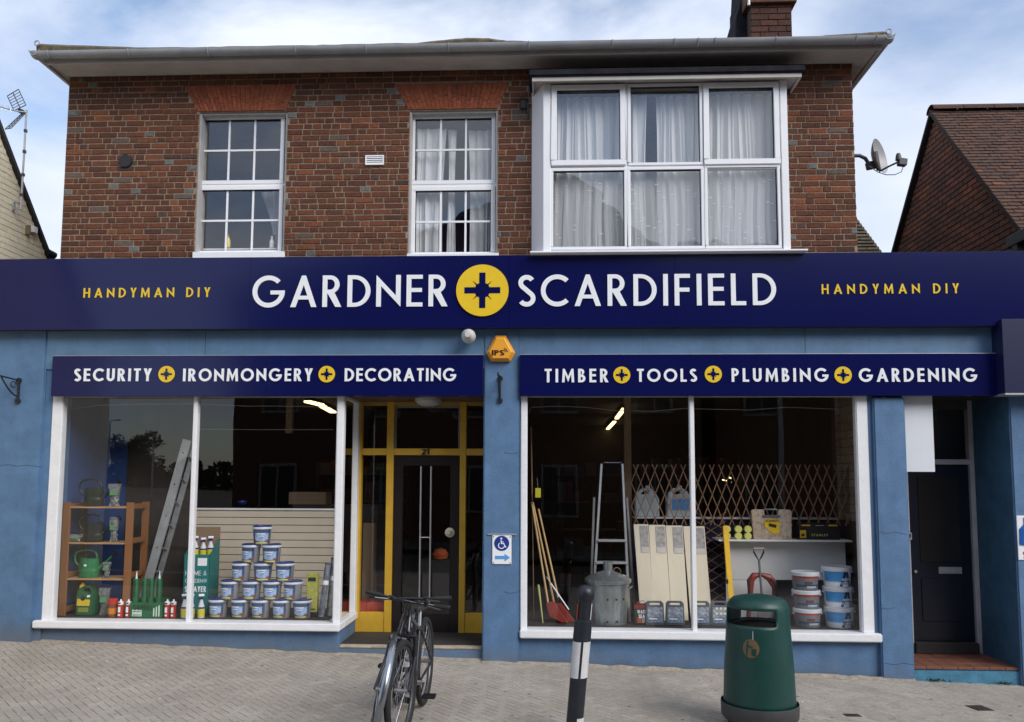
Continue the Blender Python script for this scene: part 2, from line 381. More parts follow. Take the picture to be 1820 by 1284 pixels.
def glyph(c, w):
    v = w*0.86
    if c == 'I': return w, [([(0, 0), (w, 0), (w, 1), (0, 1)], [])]
    if c == 'L': return .46, [([(0, 0), (.46, 0), (.46, v), (w, v), (w, 1), (0, 1)], [])]
    if c == 'E': return .5, [([(0, 0), (.5, 0), (.5, v), (w, v), (w, .5-v/2+.02), (.48, .5-v/2+.02), (.48, .5+v/2+.02), (w, .5+v/2+.02), (w, 1-v), (.5, 1-v), (.5, 1), (0, 1)], [])]
    if c == 'F': return .48, [([(0, 0), (w, 0), (w, .5-v/2), (.46, .5-v/2), (.46, .5+v/2), (w, .5+v/2), (w, 1-v), (.48, 1-v), (.48, 1), (0, 1)], [])]
    if c == 'T': return .52, [([(.26-w/2, 0), (.26+w/2, 0), (.26+w/2, 1-v), (.52, 1-v), (.52, 1), (0, 1), (0, 1-v), (.26-w/2, 1-v)], [])]
    if c == 'H': return .68, [([(0, 0), (w, 0), (w, .5-v/2), (.68-w, .5-v/2), (.68-w, 0), (.68, 0), (.68, 1), (.68-w, 1), (.68-w, .5+v/2), (w, .5+v/2), (w, 1), (0, 1)], [])]
    if c == 'A':
        Wd = .78+w*.3; cc = Wd/2; t = w*.42; w1 = w*1.12; k = cc-t-0.0
        xi = lambda y: w1+k*y
        yb = .24+v*.95
        yt = (cc-w1)/k
        return Wd, [([(0, 0), (w1, 0), (xi(.24), .24), (Wd-xi(.24), .24), (Wd-w1, 0), (Wd, 0), (cc+t, 1), (cc-t, 1)], [[(xi(yb), yb), (Wd-xi(yb), yb), (cc, yt)]])]
    if c == 'N':
        Wd = .76; s = .3
        for _ in range(8):
            mm = (1-s)/(Wd-w); s = w*math.sqrt(1+mm*mm)*.92+mm*w
        return Wd, [([(0, 0), (w, 0), (w, 1-s), (Wd, 0), (Wd, 1), (Wd-w, 1), (Wd-w, s), (0, 1)], [])]
    if c == 'M':
        Wd = .9; cc = .45; a = w*1.05
        return Wd, [([(0, 0), (w, 0), (w+.035, .62), (cc, .02), (Wd-w-.035, .62), (Wd-w, 0), (Wd, 0), (Wd-.06, 1), (Wd-.06-w*.75, 1), (cc, .02+w*2.2), (.06+w*.75, 1), (.06, 1)], [])]
    if c == 'W':
        Wd = 1.1; q = .3
        return Wd, [([(.25, 0), (.25+w*.8, 0), (.55, .72), (.85-w*.8, 0), (.85, 0), (Wd, 1), (Wd-w*1.05, 1), (.83-w*.25, .3), (.55+w*.45, 1), (.55-w*.45, 1), (.27+w*.25, .3), (w*1.05, 1), (0, 1)], [])]
    if c == 'Y':
        Wd = .64; cc = .32
        return Wd, [([(cc-w/2, 0), (cc+w/2, 0), (cc+w/2, .42), (Wd, 1), (Wd-w*1.2, 1), (cc, .42+w*1.1), (w*1.2, 1), (0, 1), (cc-w/2, .42)], [])]
    if c == 'U': return .62, [(stroke([(w/2, 1), (w/2, .32)]+arc(.31, .32, .31-w/2, .32-w/2, 180, 360)+[(.62-w/2, .32), (.62-w/2, 1)][1:], w), [])]
    if c == 'O': return 1.0, [(arc(.5, .5, .51, .51, 0, 350, 35), [arc(.5, .5, .51-w, .51-w, 0, 350, 35)])]
    if c == 'C': return .84, [(arc(.5, .5, .51, .51, 45, 315, 28)+arc(.5, .5, .51-w, .51-w, 315, 45, 28), [])]
    if c == 'G':
        ri = .51-w; a = math.degrees(math.asin(max(-1, (.53-v-.5)/ri)))
        return 1.01, [(arc(.5, .5, .51, .51, 43, 360, 34)+[(1.01, .53), (.56, .53), (.56, .53-v)]+arc(.5, .5, ri, ri, a+360, 43, 34), [])]
    if c == 'D':
        return .72, [([(0, 0)]+arc(.22, .5, .5, .5, -90, 90, 22)+[(0, 1)], [[(w, v)]+arc(.22, .5, .5-w, .5-v, -90, 90, 22)+[(w, 1-v)]])]
    if c == 'P':
        return .52, [([(0, 0), (w, 0), (w, .42)]+arc(.23, .71, .29, .29, -90, 90, 14)+[(0, 1)], [[(w, .42+v)]+arc(.23, .71, .29-w, .29-v, -90, 90, 14)+[(w, 1-v)]])]
    if c == 'R':
        return .60, [([(0, 0), (w, 0), (w, .42), (.17, .42), (.6-w*1.28, 0), (.6, 0)]+arc(.24, .71, .29, .29, -62, 90, 14)+[(0, 1)] if w < .165 else
                     [(0, 0), (w, 0), (w, .42), (.2, .42), (.62-w*1.28, 0), (.62, 0)]+arc(.24, .71, .29, .29, -62, 90, 14)+[(0, 1)],
                     [[(w, .42+v)]+arc(.24, .71, .29-w, .29-v, -90, 90, 14)+[(w, 1-v)]])]
    if c == 'B':
        y1 = .56
        return .54, [([(0, 0)]+arc(.25, .285, .285, .285, -90, 62, 12)+arc(.22, .77, .23, .23, -62, 90, 12)+[(0, 1)],
                     [[(w, v)]+arc(.25, (v+y1-v)/2, .285-w, (y1-2*v)/2, -90, 90, 10)+[(w, y1-v)],
                      [(w, y1)]+arc(.22, (y1+1-v)/2, .23-w*.9, (1-v-y1)/2, -90, 90, 10)+[(w, 1-v)]])]
    if c == 'S':
        ra = .25-w*.42
        return .5, [(stroke(arc(.25, 1.0-w/2-ra*.93, ra, ra*.93, 28, 225, 14)+arc(.25, ra+w/2-.01, ra+.015, ra, 45, -150, 14), w), [])]
    if c == '2': return .5, [(stroke(arc(.25, .73, .2, .2, 165, -35, 14)+[(.09, .06), (.5, .06)], w), [])]
    if c == '1': return .3, [(stroke([(.05, .8), (.2, .95), (.2, 0)], w), [])]
    if c == '&': return .7, [(stroke([(.66, .02), (.22, .62)]+arc(.33, .78, .15, .17, 200, -20, 10)+[(.42, .62), (.16, .42)]+arc(.26, .24, .2, .2, 140, 300, 10)+[(.66, .45)], w*.8), [])]
    return .3, []
def word(text, x0, x1, z0, h, w, y0, y1, mb=None, track=None, each=None, fit=False):
    """lay text between x0 and x1 (X), base z0, height h, front y0"""
    gs = [glyph(c, w) for c in text]; nat = sum(g[0] for g in gs)*h
    sp = (x1-x0-nat)/max(1, len(gs)-1); sx = 1.0
    base = .1*h
    if sp < base*.6: sx = (x1-x0-base*(len(gs)-1))/nat; sp = base
    if fit: sp = .13*h; sx = (x1-x0-sp*(len(gs)-1))/nat
    x = x0; out = []
    for c, (adv, shapes) in zip(text, gs):
        t = MB() if each else mb
        for outl, holes in shapes:
            t.prism([(x+px*h*sx, z0+pz*h) for px, pz in outl], y0, y1, [[(x+px*h*sx, z0+pz*h) for px, pz in q] for q in holes])
        if each and shapes: each(c, t)
        x += adv*h*sx+sp
    return mb
def text_px(text, px0, px1, pt, pb, Y, name, m, parent, w=.13, th=.012, letters=False):
    x0, x1, z0, z1 = R(px0, px1, pt, pb, Y)
    if letters:
        word(text, x0, x1, z0, z1-z0, w, Y-th, Y-0.0005, each=lambda c, t: t.build('letter', m, parent))
    else:
        word(text, x0, x1, z0, z1-z0, w, Y-th, Y-0.0005, mb=(q := MB())); return q.build(name, m, parent)
def star_poly(cx, cz, r):
    q = [(.118, .685), (.118, .27), (.20, .235), (.365, .36), (.235, .20), (.27, .118), (.685, .118)]
    pts = []
    for k in range(4):
        a = -k*PI/2
        for x, z in q: pts.append((cx+r*(x*math.cos(a)-z*math.sin(a)), cz+r*(x*math.sin(a)+z*math.cos(a))))
    return pts[::-1]
def emblem(px, py, rpx, Y, parent, th=0.012):
    c = W(px, py, Y); r = rpx/PXM(Y)
    a = MB().disc((c.x, c.z), r, Y-th, Y-.0005, 48).build('emblem_disc', MATS['sign_yellow'], parent)
    b = MB().prism(star_poly(c.x, c.z, r), Y-th-.003, Y-th).build('emblem_cross', MATS['sign_navy'], a)
# ------------------------------------------------------------------ materials in use
BK0 = [(0.0, (.105, .052, .034)), (0.16, (.15, .068, .043)), (0.34, (.20, .086, .05)), (0.5, (.175, .066, .042)), (0.66, (.13, .058, .04)), (0.78, (.25, .10, .052)), (0.84, (.34, .115, .05)), (0.885, (.16, .068, .045)), (0.93, (.085, .05, .042)), (0.945, (.19, .19, .18)), (1.0, (.15, .165, .17))]
BK = [(0.0, (0.090, 0.037, 0.023)), (0.18, (0.121, 0.047, 0.028)), (0.36, (0.151, 0.055, 0.031)), (0.52, (0.129, 0.045, 0.027)), (0.68, (0.102, 0.040, 0.027)), (0.80, (0.180, 0.065, 0.031)), (0.86, (0.229, 0.074, 0.034)), (0.90, (0.121, 0.048, 0.031)), (0.96, (0.072, 0.036, 0.029)), (0.98, (0.133, 0.096, 0.080)), (1.0, (0.121, 0.096, 0.083))]
brickm = brick_mat('old_red_brick', BK, grime=.38)
brickh = brick_mat('old_brick_header', BK[:8]+[(0.93, (0.079, 0.054, 0.049)), (0.935, (0.115, 0.119, 0.119)), (0.96, (0.173, 0.187, 0.187)), (1.0, (0.108, 0.112, 0.108))], grime=.3)
darkbrick = brick_mat('dark_gable_brick', [(0, (0.136, 0.064, 0.045)), (.3, (0.192, 0.083, 0.054)), (.6, (0.112, 0.058, 0.045)), (.85, (0.256, 0.096, 0.056)), (1, (0.080, 0.048, 0.043))], grime=.35)
creambrick = brick_mat('cream_painted_brick', [(0, (.78, .71, .56)), (.5, (.82, .76, .62)), (1, (.74, .68, .53))], grime=.04, vlo=.9, vhi=1.1)
buffbrick = brick_mat('buff_inner_brick', [(0, (.30, .22, .14)), (.5, (.36, .27, .18)), (1, (.26, .19, .13))], grime=.2)
rubbed = brick_mat('orange_rubbed_brick', [(0, (.27, .080, .042)), (.5, (.32, .094, .046)), (1, (.22, .066, .037))], grime=.2)
tilem = brick_mat('clay_roof_tile', [(0, (0.090, 0.051, 0.039)), (.4, (0.119, 0.061, 0.045)), (.7, (0.070, 0.045, 0.039)), (.93, (0.098, 0.057, 0.041)), (1, (0.221, 0.090, 0.049))], grime=.25)
paver = brick_mat('worn_paving_block', [(0, (.385, .345, .30)), (.35, (.425, .385, .335)), (.7, (.40, .36, .315)), (1, (.455, .42, .375))], bump=.9, grime=.27, vlo=.86, vhi=1.14)
mortar = mat('lime_mortar', (.27, .215, .16), .95, var=.3, scale=30, bump=.6, bscale=160)
mortar_dk = mat('dark_mortar', (.075, .055, .045), .95, var=.3, scale=30, bump=.5, bscale=150)
creammortar = mat('painted_mortar', (.70, .64, .50), .9, var=.1, scale=30, bump=.3)
blue = mat('blue_masonry_paint', (.084, .172, .318), .62, var=.16, scale=5, bump=.35, bscale=55, dirt=.28, streak=.34, splash=.55)
blue2 = mat('blue_board_paint', (.10, .20, .345), .5, var=.12, scale=4, bump=.15, bscale=40, dirt=.35, streak=.4)
tealp = mat('teal_porch_paint', (.035, .095, .165), .6, var=.25, scale=5, bump=.3, bscale=60, dirt=.4)
tealstep = mat('teal_step_paint', (.055, .20, .32), .55, var=.25, scale=8, bump=.5, bscale=60, dirt=.6)
navy = mat('sign_navy', (.0032, .006, .068), .17, var=.04, scale=2, bump=.05, bscale=2.2, coat=.0, spec=.4)
navy2 = mat('navy_side_board', (.009, .013, .06), .35, var=.05, scale=2)
syel = mat('sign_yellow', (.80, .54, .02), .35, var=.03)
swht = mat('sign_white', (.84, .86, .90), .35, var=.02)
white = mat('white_gloss_paint', (.80, .81, .84), .38, var=.05, scale=9, bump=.25, bscale=30, dirt=.10)
upvc = mat('white_window_plastic', (.84, .85, .89), .3, var=.03, scale=3, dirt=.08)
gasket = mat('black_gasket', (.015, .015, .018), .6)
yel = mat('mustard_door_paint', (.62, .37, .035), .42, var=.1, scale=5, bump=.2, bscale=30, dirt=.28)
soff = mat('grey_soffit_paint', (.48, .45, .435), .7, var=.1, scale=4, bump=.15, dirt=.35)
gut = mat('grey_gutter_plastic', (.33, .34, .365), .42, var=.12, scale=6, dirt=.35)
blk = mat('black_iron_paint', (.012, .012, .015), .45, var=.3, scale=10, bump=.2)
leadm = mat('lead_flashing', (.024, .024, .03), .95, spec=.08, var=.3, scale=8, bump=.5, bscale=25)
feltm = mat('mossy_roof_edge', (.10, .088, .07), .9, var=.4, scale=14, bump=.8, bscale=50, c2=(.17, .13, .07))
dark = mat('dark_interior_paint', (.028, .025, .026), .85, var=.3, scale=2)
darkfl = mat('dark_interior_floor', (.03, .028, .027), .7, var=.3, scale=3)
beige = mat('beige_slatwall', (.62, .55, .44), .55, var=.05, scale=3)
woodm = mat('orange_pine_wood', (.36, .165, .06), .55, var=.3, scale=6, bump=.2, stretch=(6, 6, .8), c2=(.24, .10, .035))
palewd = mat('pale_planed_board', (.80, .73, .58), .55, var=.07, scale=4, stretch=(6, 6, .8), c2=(.72, .64, .49))
brnwd = mat('brown_stained_wood', (.26, .145, .085), .6, var=.3, scale=9, stretch=(5, 5, 1))
handle_wd = mat('ash_handle_wood', (.50, .33, .15), .5, var=.15, scale=7)
alu = mat('brushed_aluminium', (.62, .64, .66), .32, metal=.85, var=.08, scale=9)
alud = mat('dull_aluminium', (.42, .44, .46), .5, metal=.6, var=.15, scale=9)
galv = mat('galvanised_steel', (.30, .33, .34), .38, metal=.75, var=.2, scale=14, stretch=(3, 3, .6))
green = mat('bin_green_plastic', (.003, .044, .038), .36, var=.12, scale=7, bump=.25, bscale=90, dirt=.3)
asph = mat('asphalt', (.05, .05, .052), .9, var=.25, scale=40, bump=.6, bscale=200)
groundm = mat('paving_bed', (.055, .047, .04), .95, var=.3, scale=25, bump=.5, bscale=150)
stonem = mat('worn_step_stone', (.42, .35, .28), .8, var=.4, scale=7, bump=.6, bscale=40, dirt=.5)
quarry = mat('red_quarry_tile', (.17, .065, .040), .6, var=.3, scale=8, bump=.3)
glass_up = glass_mat('upper_window_glass', 2.7, wob=.004, ws=2.2)
glass_sh = glass_mat('shop_window_glass', 1.4, wob=.0022, ws=.8)
curtain = cloth_mat('white_net_curtain', (.84, .86, .88), .2)
sheer = cloth_mat('sheer_net_curtain', (.82, .84, .88), .3, .5)
motifm = mat('white_motif', (.9, .9, .92), .6)

# ------------------------------------------------------------------ ground
gA, gB = W(30, 1141), W(1627, 1212)
GX = (gB.z-gA.z)/(gB.x-gA.x); G0 = gA.z-GX*gA.x
def gz(x): return G0+GX*x
def slab(name, x0, x1, y0, y1, dz, m, kind='structure', nx=1):
    b = MB(); b.add([(x0, y0, gz(x0)+dz), (x1, y0, gz(x1)+dz), (x1, y1, gz(x1)+dz), (x0, y1, gz(x0)+dz)], [(0, 1, 2, 3)])
    return b.build(name, m, kind=kind)
slab('ground', -400, 400, -400, 400, -.16, asph)
pav = slab('pavement', -40, 40, -6.2, 7, -.012, groundm)
road = slab('road', -200, 200, -11.5, -6.35, -.13, asph)
kb = MB()
for i in range(-22, 22):
    x = i*.9; kb.add([(x+.004, -6.35, gz(x)-.3), (x+.896, -6.35, gz(x+.9)-.3), (x+.896, -6.2, gz(x+.9)-.3), (x+.004, -6.2, gz(x)-.3),
            (x+.004, -6.35, gz(x)), (x+.896, -6.35, gz(x+.9)), (x+.896, -6.2, gz(x+.9)), (x+.004, -6.2, gz(x))],
            [(3, 2, 1, 0), (4, 5, 6, 7), (0, 1, 5, 4), (1, 2, 6, 5), (2, 3, 7, 6), (3, 0, 4, 7)])
kb.build('kerb', mat('kerb_concrete', (.3, .29, .27), .85, var=.15, bump=.4), kind='structure')
slab('far_pavement', -200, 200, -400, -11.5, -.01, mat('far_paving', (.09, .085, .08), .9, var=.15, scale=9))
# herringbone block paving, laid at 45 degrees
cell = .07; gx_v = Vector((1, 0, GX)).normalized(); gn = Vector((-GX, 0, 1)).normalized(); gy_v = gn.cross(gx_v)
ca, sa = math.cos(math.radians(45)), math.sin(math.radians(45)); pl = []
for a in range(-205, 205):
    for b in range(-205, 205):
        k = (a-b) % 4
        if k == 0: cu, cv, rot = (a+1)*cell, (b+.5)*cell, 0
        elif k == 2: cu, cv, rot = (a+.5)*cell, b*cell, PI/2
        else: continue
        u, v = cu*ca-cv*sa, cu*sa+cv*ca-3.0
        if not (-9.4 < u < 8.2 and -6.12 < v < .09): continue
        if v < -4.4 and abs(u) > 5.5: continue
        gl, gs = random.choice((.006, .005, .003, .006)), .0012
        pl.append((u, v, 2*cell-(gl if rot == 0 else gs), cell-(gs if rot == 0 else gl), rot+PI/4))
random.shuffle(pl)
lay(pl, (Vector((0, 0, G0+.0)), gx_v, gy_v, gn), .012, .0012, paver, pav, 'paving_block', 'paving_blocks', tilt=.0035, proud=.0006, seen=lambda x, y: True)
# mortar haunch and tufts at the foot of the wall
def haunch(x0, x1, yf):
    b = MB(); n = 40
    for i in range(n+1):
        x = x0+(x1-x0)*i/n; r = .035+random.uniform(-.015, .02)
        b.v += [(x, yf-r, gz(x)+.001), (x, yf+.02, gz(x)+.028+random.uniform(-.008, .012))]
        if i: b.f.append([2*i-2, 2*i, 2*i+1, 2*i-1]); b.mi.append(0)
    return b
# ------------------------------------------------------------------ the shop building
bld = thing('shop_building', 'two storey brick shop building with blue ground floor front and white upstairs windows', 'shop building', (0, 3, gz(0)))
YB = .05                       # face of the brickwork
# wall extents
bx0 = (W(121, 150, YB).x+W(109, 440, YB).x)/2; bx1 = (W(1517, 150, YB).x+W(1522, 440, YB).x)/2
bz0 = R(300, 800, 450, 460, YB)[2]-.35; bz1 = W(640, 128, YB).z
WIN = [(350, 507, 199, 457), (727, 884, 196, 457)]
wins = [R(*w, YB) for w in WIN]
bayx0, bayx1 = W(947, 330, YB).x, W(1404, 330, YB).x
holes = [(w[0], w[1], w[2], w[3]) for w in wins]+[(bayx0+.03, bayx1-.03, bz0+.1, W(1180, 160, YB).z)]
holes.sort()
wall = MB(); xs = bx0; yw0, yw1 = YB+.0065, YB+.24
for h in holes:
    wall.box(xs, h[0], yw0, yw1, bz0, bz1)
    wall.box(h[0], h[1], yw0, yw1, h[3], bz1)
    if h[2] > bz0+.02: wall.box(h[0], h[1], yw0, yw1, bz0, h[2])
    xs = h[1]
wall.box(xs, bx1, yw0, yw1, bz0, bz1)
wall.box(bx0, bx0+.2, yw1, 6.5, bz0, bz1); wall.box(bx1-.2, bx1, yw1, 6.5, bz0, bz1); wall.box(bx0+.2, bx1-.2, 6.3, 6.5, bz0, bz1)
wallo = wall.build('wall', mortar, bld)
CP = .0685; plS = []; plH = []
arches = [[(328, 154), (527, 151), (507, 197), (352, 198)], [(702, 151), (905, 147), (884, 193), (726, 195)]]
archw = [[W(x, y, YB) for x, y in a] for a in arches]
bayz = W(1180, 160, YB).z
n = int((bz1-bz0)/CP)
def cut(segs, a, b):
    o = []
    for p, q in segs:
        if b <= p or a >= q: o.append((p, q)); continue
        if a-p > .03: o.append((p, a-.004))
        if q-b > .03: o.append((b+.004, q))
    return o
for r in range(n+1):
    z = bz1-CP*(r+.5); x = bx0+random.uniform(-.004, .004); k = 0
    if z < bz0: break
    while x < bx1-.03:
        hdr = (k+r) % 2 == 0
        if random.random() < .13: hdr = not hdr
        l = (.108 if hdr else .218)+random.uniform(-.008, .008)
        if k == 1 and r % 2 == 0: l = .06; hdr = True
        k += 1
        x2 = min(x+l, bx1+random.uniform(-.004, .006)); segs = [(x, x2)]
        for h in wins:
            if h[2]-.01 < z < h[3]+.01: segs = cut(segs, h[0], h[1])
        if z < bayz-.02: segs = cut(segs, bayx0+.02, bayx1-.02)
        for a in archw:
            zt, zb = max(a[0].z, a[1].z), min(a[2].z, a[3].z)
            if zb < z < zt:
                t = (z-zb)/(zt-zb); segs = cut(segs, a[3].x+(a[0].x-a[3].x)*t, a[2].x+(a[1].x-a[2].x)*t)
        for p, q in segs:
            if q-p > .035: (plH if q-p < .15 else plS).append(((p+q)/2, z+random.uniform(-.0012, .0012), round(q-p-.0115, 2), CP-.0125+random.uniform(-.002, .001)))
        x = x2
fb = (Vector((0, YB, 0)), Vector((1, 0, 0)), Vector((0, 0, 1)), Vector((0, -1, 0)))
lay(plS, fb, .05, .003, brickm, wallo, 'brick', 'bricks', limit=170, tilt=.008, proud=.0025)
lay(plH, fb, .05, .003, brickh, wallo, 'brick', 'bricks', limit=130, tilt=.010, proud=.0025)
# side reveals of brick returning at the right corner
pl = []
for r in range(n+1):
    z = bz1-CP*(r+.5); y = YB+.005+(r % 2)*.05
    if z < bz0: break
    for k in range(4): pl.append((y+.1+k*.215, z, .2, CP-.012))
lay(pl, (Vector((bx1+.004, 0, 0)), Vector((0, 1, 0)), Vector((0, 0, 1)), Vector((1, 0, 0))), .02, .003, brickm, wallo, 'brick', 'bricks', limit=0)
# flat arches of tapered rubbed bricks
for a in archw:
    nb = 22
    for i in range(nb):
        t0, t1 = i/nb+.0016, (i+1)/nb-.0016
        q = [(a[3].x+(a[2].x-a[3].x)*t0, a[3].z), (a[3].x+(a[2].x-a[3].x)*t1, a[2].z), (a[0].x+(a[1].x-a[0].x)*t1, a[1].z), (a[0].x+(a[1].x-a[0].x)*t0, a[0].z)]
        zm = .5+random.uniform(-.1, .1) if i % 2 else .32
        mid = lambda p, q2, t: (p[0]+(q2[0]-p[0])*t, p[1]+(q2[1]-p[1])*t)
        l0, l1 = mid(q[0], q[3], zm), mid(q[1], q[2], zm)
        MB().prism([q[0], q[1], (l1[0], l1[1]-.002), (l0[0], l0[1]-.002)], YB-.006-random.uniform(0, .002), YB+.02).build('brick', rubbed, wallo)
        MB().prism([(l0[0], l0[1]+.002), (l1[0], l1[1]+.002), q[2], q[3]], YB-.006-random.uniform(0, .002), YB+.02).build('brick', rubbed, wallo)
    MB().prism([(p.x, p.z) for p in (a[3], a[2], a[1], a[0])], YB-.001, YB+.011).build('arch_bed', mat('red_mortar', (.13, .045, .03), .9), wallo)
# upper rooms seen through the windows
rm = MB(); ux0, ux1 = bx0+.25, bx1-.25
rm.box(ux0, ux1, YB+.25, 3.0, bz0-.02, bz0+.02); rm.box(ux0, ux1, YB+.25, 3.0, bz1+.02, bz1+.05)
rm.box(ux0, ux1, 3.0, 3.05, bz0, bz1)
for px in (620, 915): x = W(px, 300, YB).x; rm.box(x-.05, x+.05, YB+.25, 3.0, bz0, bz1)
rm.build('upper_room', mat('room_sky_reflection_tint', (.14, .22, .55), .9), bld)  # blue wall colour stands in for sky reflected in the panes

# eaves: soffit, fascia board, gutter, roof edge
YG = -.33
g0, g1 = W(77, 103, YG), W(1567, 74, YG)
zs0 = W(120, 137, YB).z; zs1 = W(1517, 113, YB).z
zg = (g0.z+g1.z)/2
gzr = lambda x: g0.z+(g1.z-g0.z)*(x-g0.x)/(g1.x-g0.x)
zwall = (zs0+zs1)/2
ov = bx0-g0.x; ovr = g1.x-bx1
e = MB()
zi, zo = zwall, zg-.055
P = lambda x, y, z: (x, y, z)
YR = 6.9
e.add([P(g0.x+.03, YG+.05, zo), P(g1.x-.03, YG+.05, zo), P(bx1+.01, YB-.01, zi), P(bx0-.01, YB-.01, zi), P(g0.x+.03, YR, zo), P(bx0-.01, 6.5, zi), P(g1.x-.03, YR, zo), P(bx1+.01, 6.5, zi),
       P(g0.x+.03, YG+.05, zo+.03), P(g1.x-.03, YG+.05, zo+.03), P(g1.x-.03, YR, zo+.03), P(g0.x+.03, YR, zo+.03)],
      [(0, 3, 2, 1), (0, 4, 5, 3), (1, 2, 7, 6), (8, 9, 10, 11), (0, 1, 9, 8), (0, 8, 11, 4), (1, 6, 10, 9)])
e.build('soffit', soff, bld)
e = MB(); e.box(g0.x+.02, g1.x-.02, YG+.02, YG+.045, zo-.02, zg+.05); e.box(g0.x-.005, g0.x+.02, YG+.02, YR, zo-.02, zg+.05); e.box(g1.x-.02, g1.x+.005, YG+.02, YR, zo-.02, zg+.05)
e.box(bx0-.005, bx1+.005, YB-.035, YB-.008, zi-.005, zi+.05)
e.build('fascia_board', soff, bld, bevel=.003)
def gutter_run(a, b, outd):
    a, b = Vector(a), Vector(b); d = (b-a).normalized(); o = Vector(outd); m_ = MB(); n_ = 10
    vs = []
    for p in (a, b):
        for rr in (.062, .056):
            for k in range(n_+1):
                t = PI+PI*k/n_; vs.append(p+o*(math.cos(t)*-rr)+Vector((0, 0, math.sin(t)*rr)))
    q = n_+1; fs = []
    for k in range(n_):
        fs.append((k, k+1, 2*q+k+1, 2*q+k)); fs.append((q+k+1, q+k, 3*q+k, 3*q+k+1))
    fs += [(0, q, 3*q, 2*q), (n_, 2*q+n_, 3*q+n_, q+n_)]
    for base in (0, 2*q):
        for k in range(n_): fs.append((base+k, base+q+k, base+q+k+1, base+k+1))
    return m_.add(vs, fs)
gy = YG-.045
gutter = gutter_run((g0.x-.06, gy, zg+.020), (g1.x+.06, gy, zg+.020), (0, -1, 0)).build('gutter', gut, bld, smooth=True)
gutter_run((g0.x-.045, gy-.06, zg+.034), (g0.x-.045, YR, zg+.02), (-1, 0, 0)).build('gutter', gut, bld, smooth=True)
gutter_run((g1.x+.045, gy-.06, zg+.034), (g1.x+.045, YR, zg+.02), (1, 0, 0)).build('gutter', gut, bld, smooth=True)
for ex, s in ((g0.x-.045, -1), (g1.x+.045, 1)):
    prof = [(.001, -.07)]+[(.07*math.cos(t), .07*math.sin(t)) for t in [(-80+i*16)*PI/180 for i in range(6)]]
    MB().lathe([(r_, z_+zg+.020) for r_, z_ in prof], (ex, gy, 0), 16).build('gutter_corner', gut, gutter, smooth=True)
for px in (90, 232, 372, 527, 652, 798, 940, 1088, 1198, 1240, 1270, 1378, 1520, 1556):
    x = W(px, 95, gy).x; gutter_run((x-.018, gy, zg+.021), (x+.018, gy, zg+.021), (0, -1, 0)).build('gutter_bracket', gut, gutter, smooth=True).scale = (1, 1.0, 1)
    MB().tube([(x, gy+.069*math.cos(t), zg+.021+.069*math.sin(t)) for t in [PI+PI*k/10 for k in range(11)]], .007, 6).build('gutter_bracket', gut, gutter, smooth=True)
# sagging roof edge of felt and mortar above the gutter
edge = [(66, 80), (120, 82), (240, 86), (330, 86), (420, 84), (560, 82), (640, 80), (740, 78), (800, 72), (830, 69.5), (868, 69.5), (900, 74), (990, 76.5), (1120, 75), (1250, 73), (1320, 71), (1410, 69), (1480, 64), (1540, 60), (1578, 57)]
b = MB(); YE = YG+.0
pts = []
for i in range(len(edge)-1):
    for k in range(6):
        t = k/6; pts.append((edge[i][0]+(edge[i+1][0]-edge[i][0])*t, edge[i][1]+(edge[i+1][1]-edge[i][1])*t-2.5))
pts.append(edge[-1])
for i, (x, y) in enumerate(pts):
    p = W(x, y, YE); lo = zg+.028; z = p.z+random.uniform(-.003, .003)
    b.v += [(p.x, YE, lo-.03), (p.x, YE-.012, z-.03), (p.x, YE+.01, z), (p.x, YE+2.6, z+.02 if False else z-.02), (p.x, YE+2.6, lo-.03)]
    if i:
        o = 5*i
        for k in range(4): b.f.append([o-5+k, o+k, o+k+1, o-4+k]); b.mi.append(0)
b.build('roof', feltm, bld)
for px, py in ((66, 77), (1580, 56)):
    c = W(px, py, YE-.03); MB().tube([(c.x+.028*math.cos(t), c.y, c.z+.028*math.sin(t)) for t in [k*2*PI/14 for k in range(14)]], .008, 6, closed=True).build('hook', gut, bld, smooth=True)
# chimney
chx0, chx1 = W(1334, 40, .7).x, W(1408, 40, .7).x; cz = zg
ch = MB(); ch.box(chx0+.01, chx1-.01, .71, 1.5, cz-.1, cz+2.2); cho = ch.build('chimney', mortar_dk, bld)
pl = []
for r in range(26):
    z = cz-.05+CP*1.15*(r+.5); x = chx0-(.1 if r % 2 else 0)
    while x < chx1:
        a, c = max(x, chx0), min(x+.215, chx1)
        if c-a > .03: pl.append(((a+c)/2, z, c-a-.01, CP*1.15-.01))
        x += .215
zcap = W(1370, 8, .7).z
lay(pl, (Vector((0, .7, 0)), Vector((1, 0, 0)), Vector((0, 0, 1)), Vector((0, -1, 0))), .03, .003, brick_mat('chimney_brick', [(0, (.075, .035, .028)), (.5, (.115, .045, .033)), (1, (.06, .032, .028))]), cho, 'brick', 'bricks')
c = MB(); c.box(chx0-.05, chx1+.05, .65, 1.55, zcap, zcap+.35); c.build('chimney_band', darkbrick, cho, bevel=.006)
fl = [W(1307, 62, .9), W(1309, 28, .9), W(1317, 0, .9), W(1320, -60, .9)]
c = MB(); c.prism([(fl[0].x, fl[0].z-.1), (chx0+.02, fl[0].z-.1), (chx0+.02, fl[3].z), (fl[3].x, fl[3].z), (fl[2].x, fl[2].z), (fl[1].x, fl[1].z), (fl[0].x, fl[0].z)], .9, 1.5); c.build('lead_apron', leadm, cho, bevel=.01)
pp = W(1331, 0, .65); MB().tube([(pp.x, .66, W(1331, 9, .65).z), (pp.x, .66, pp.z+.8)], .018, 10).build('chimney_pipe', white, cho, smooth=True)

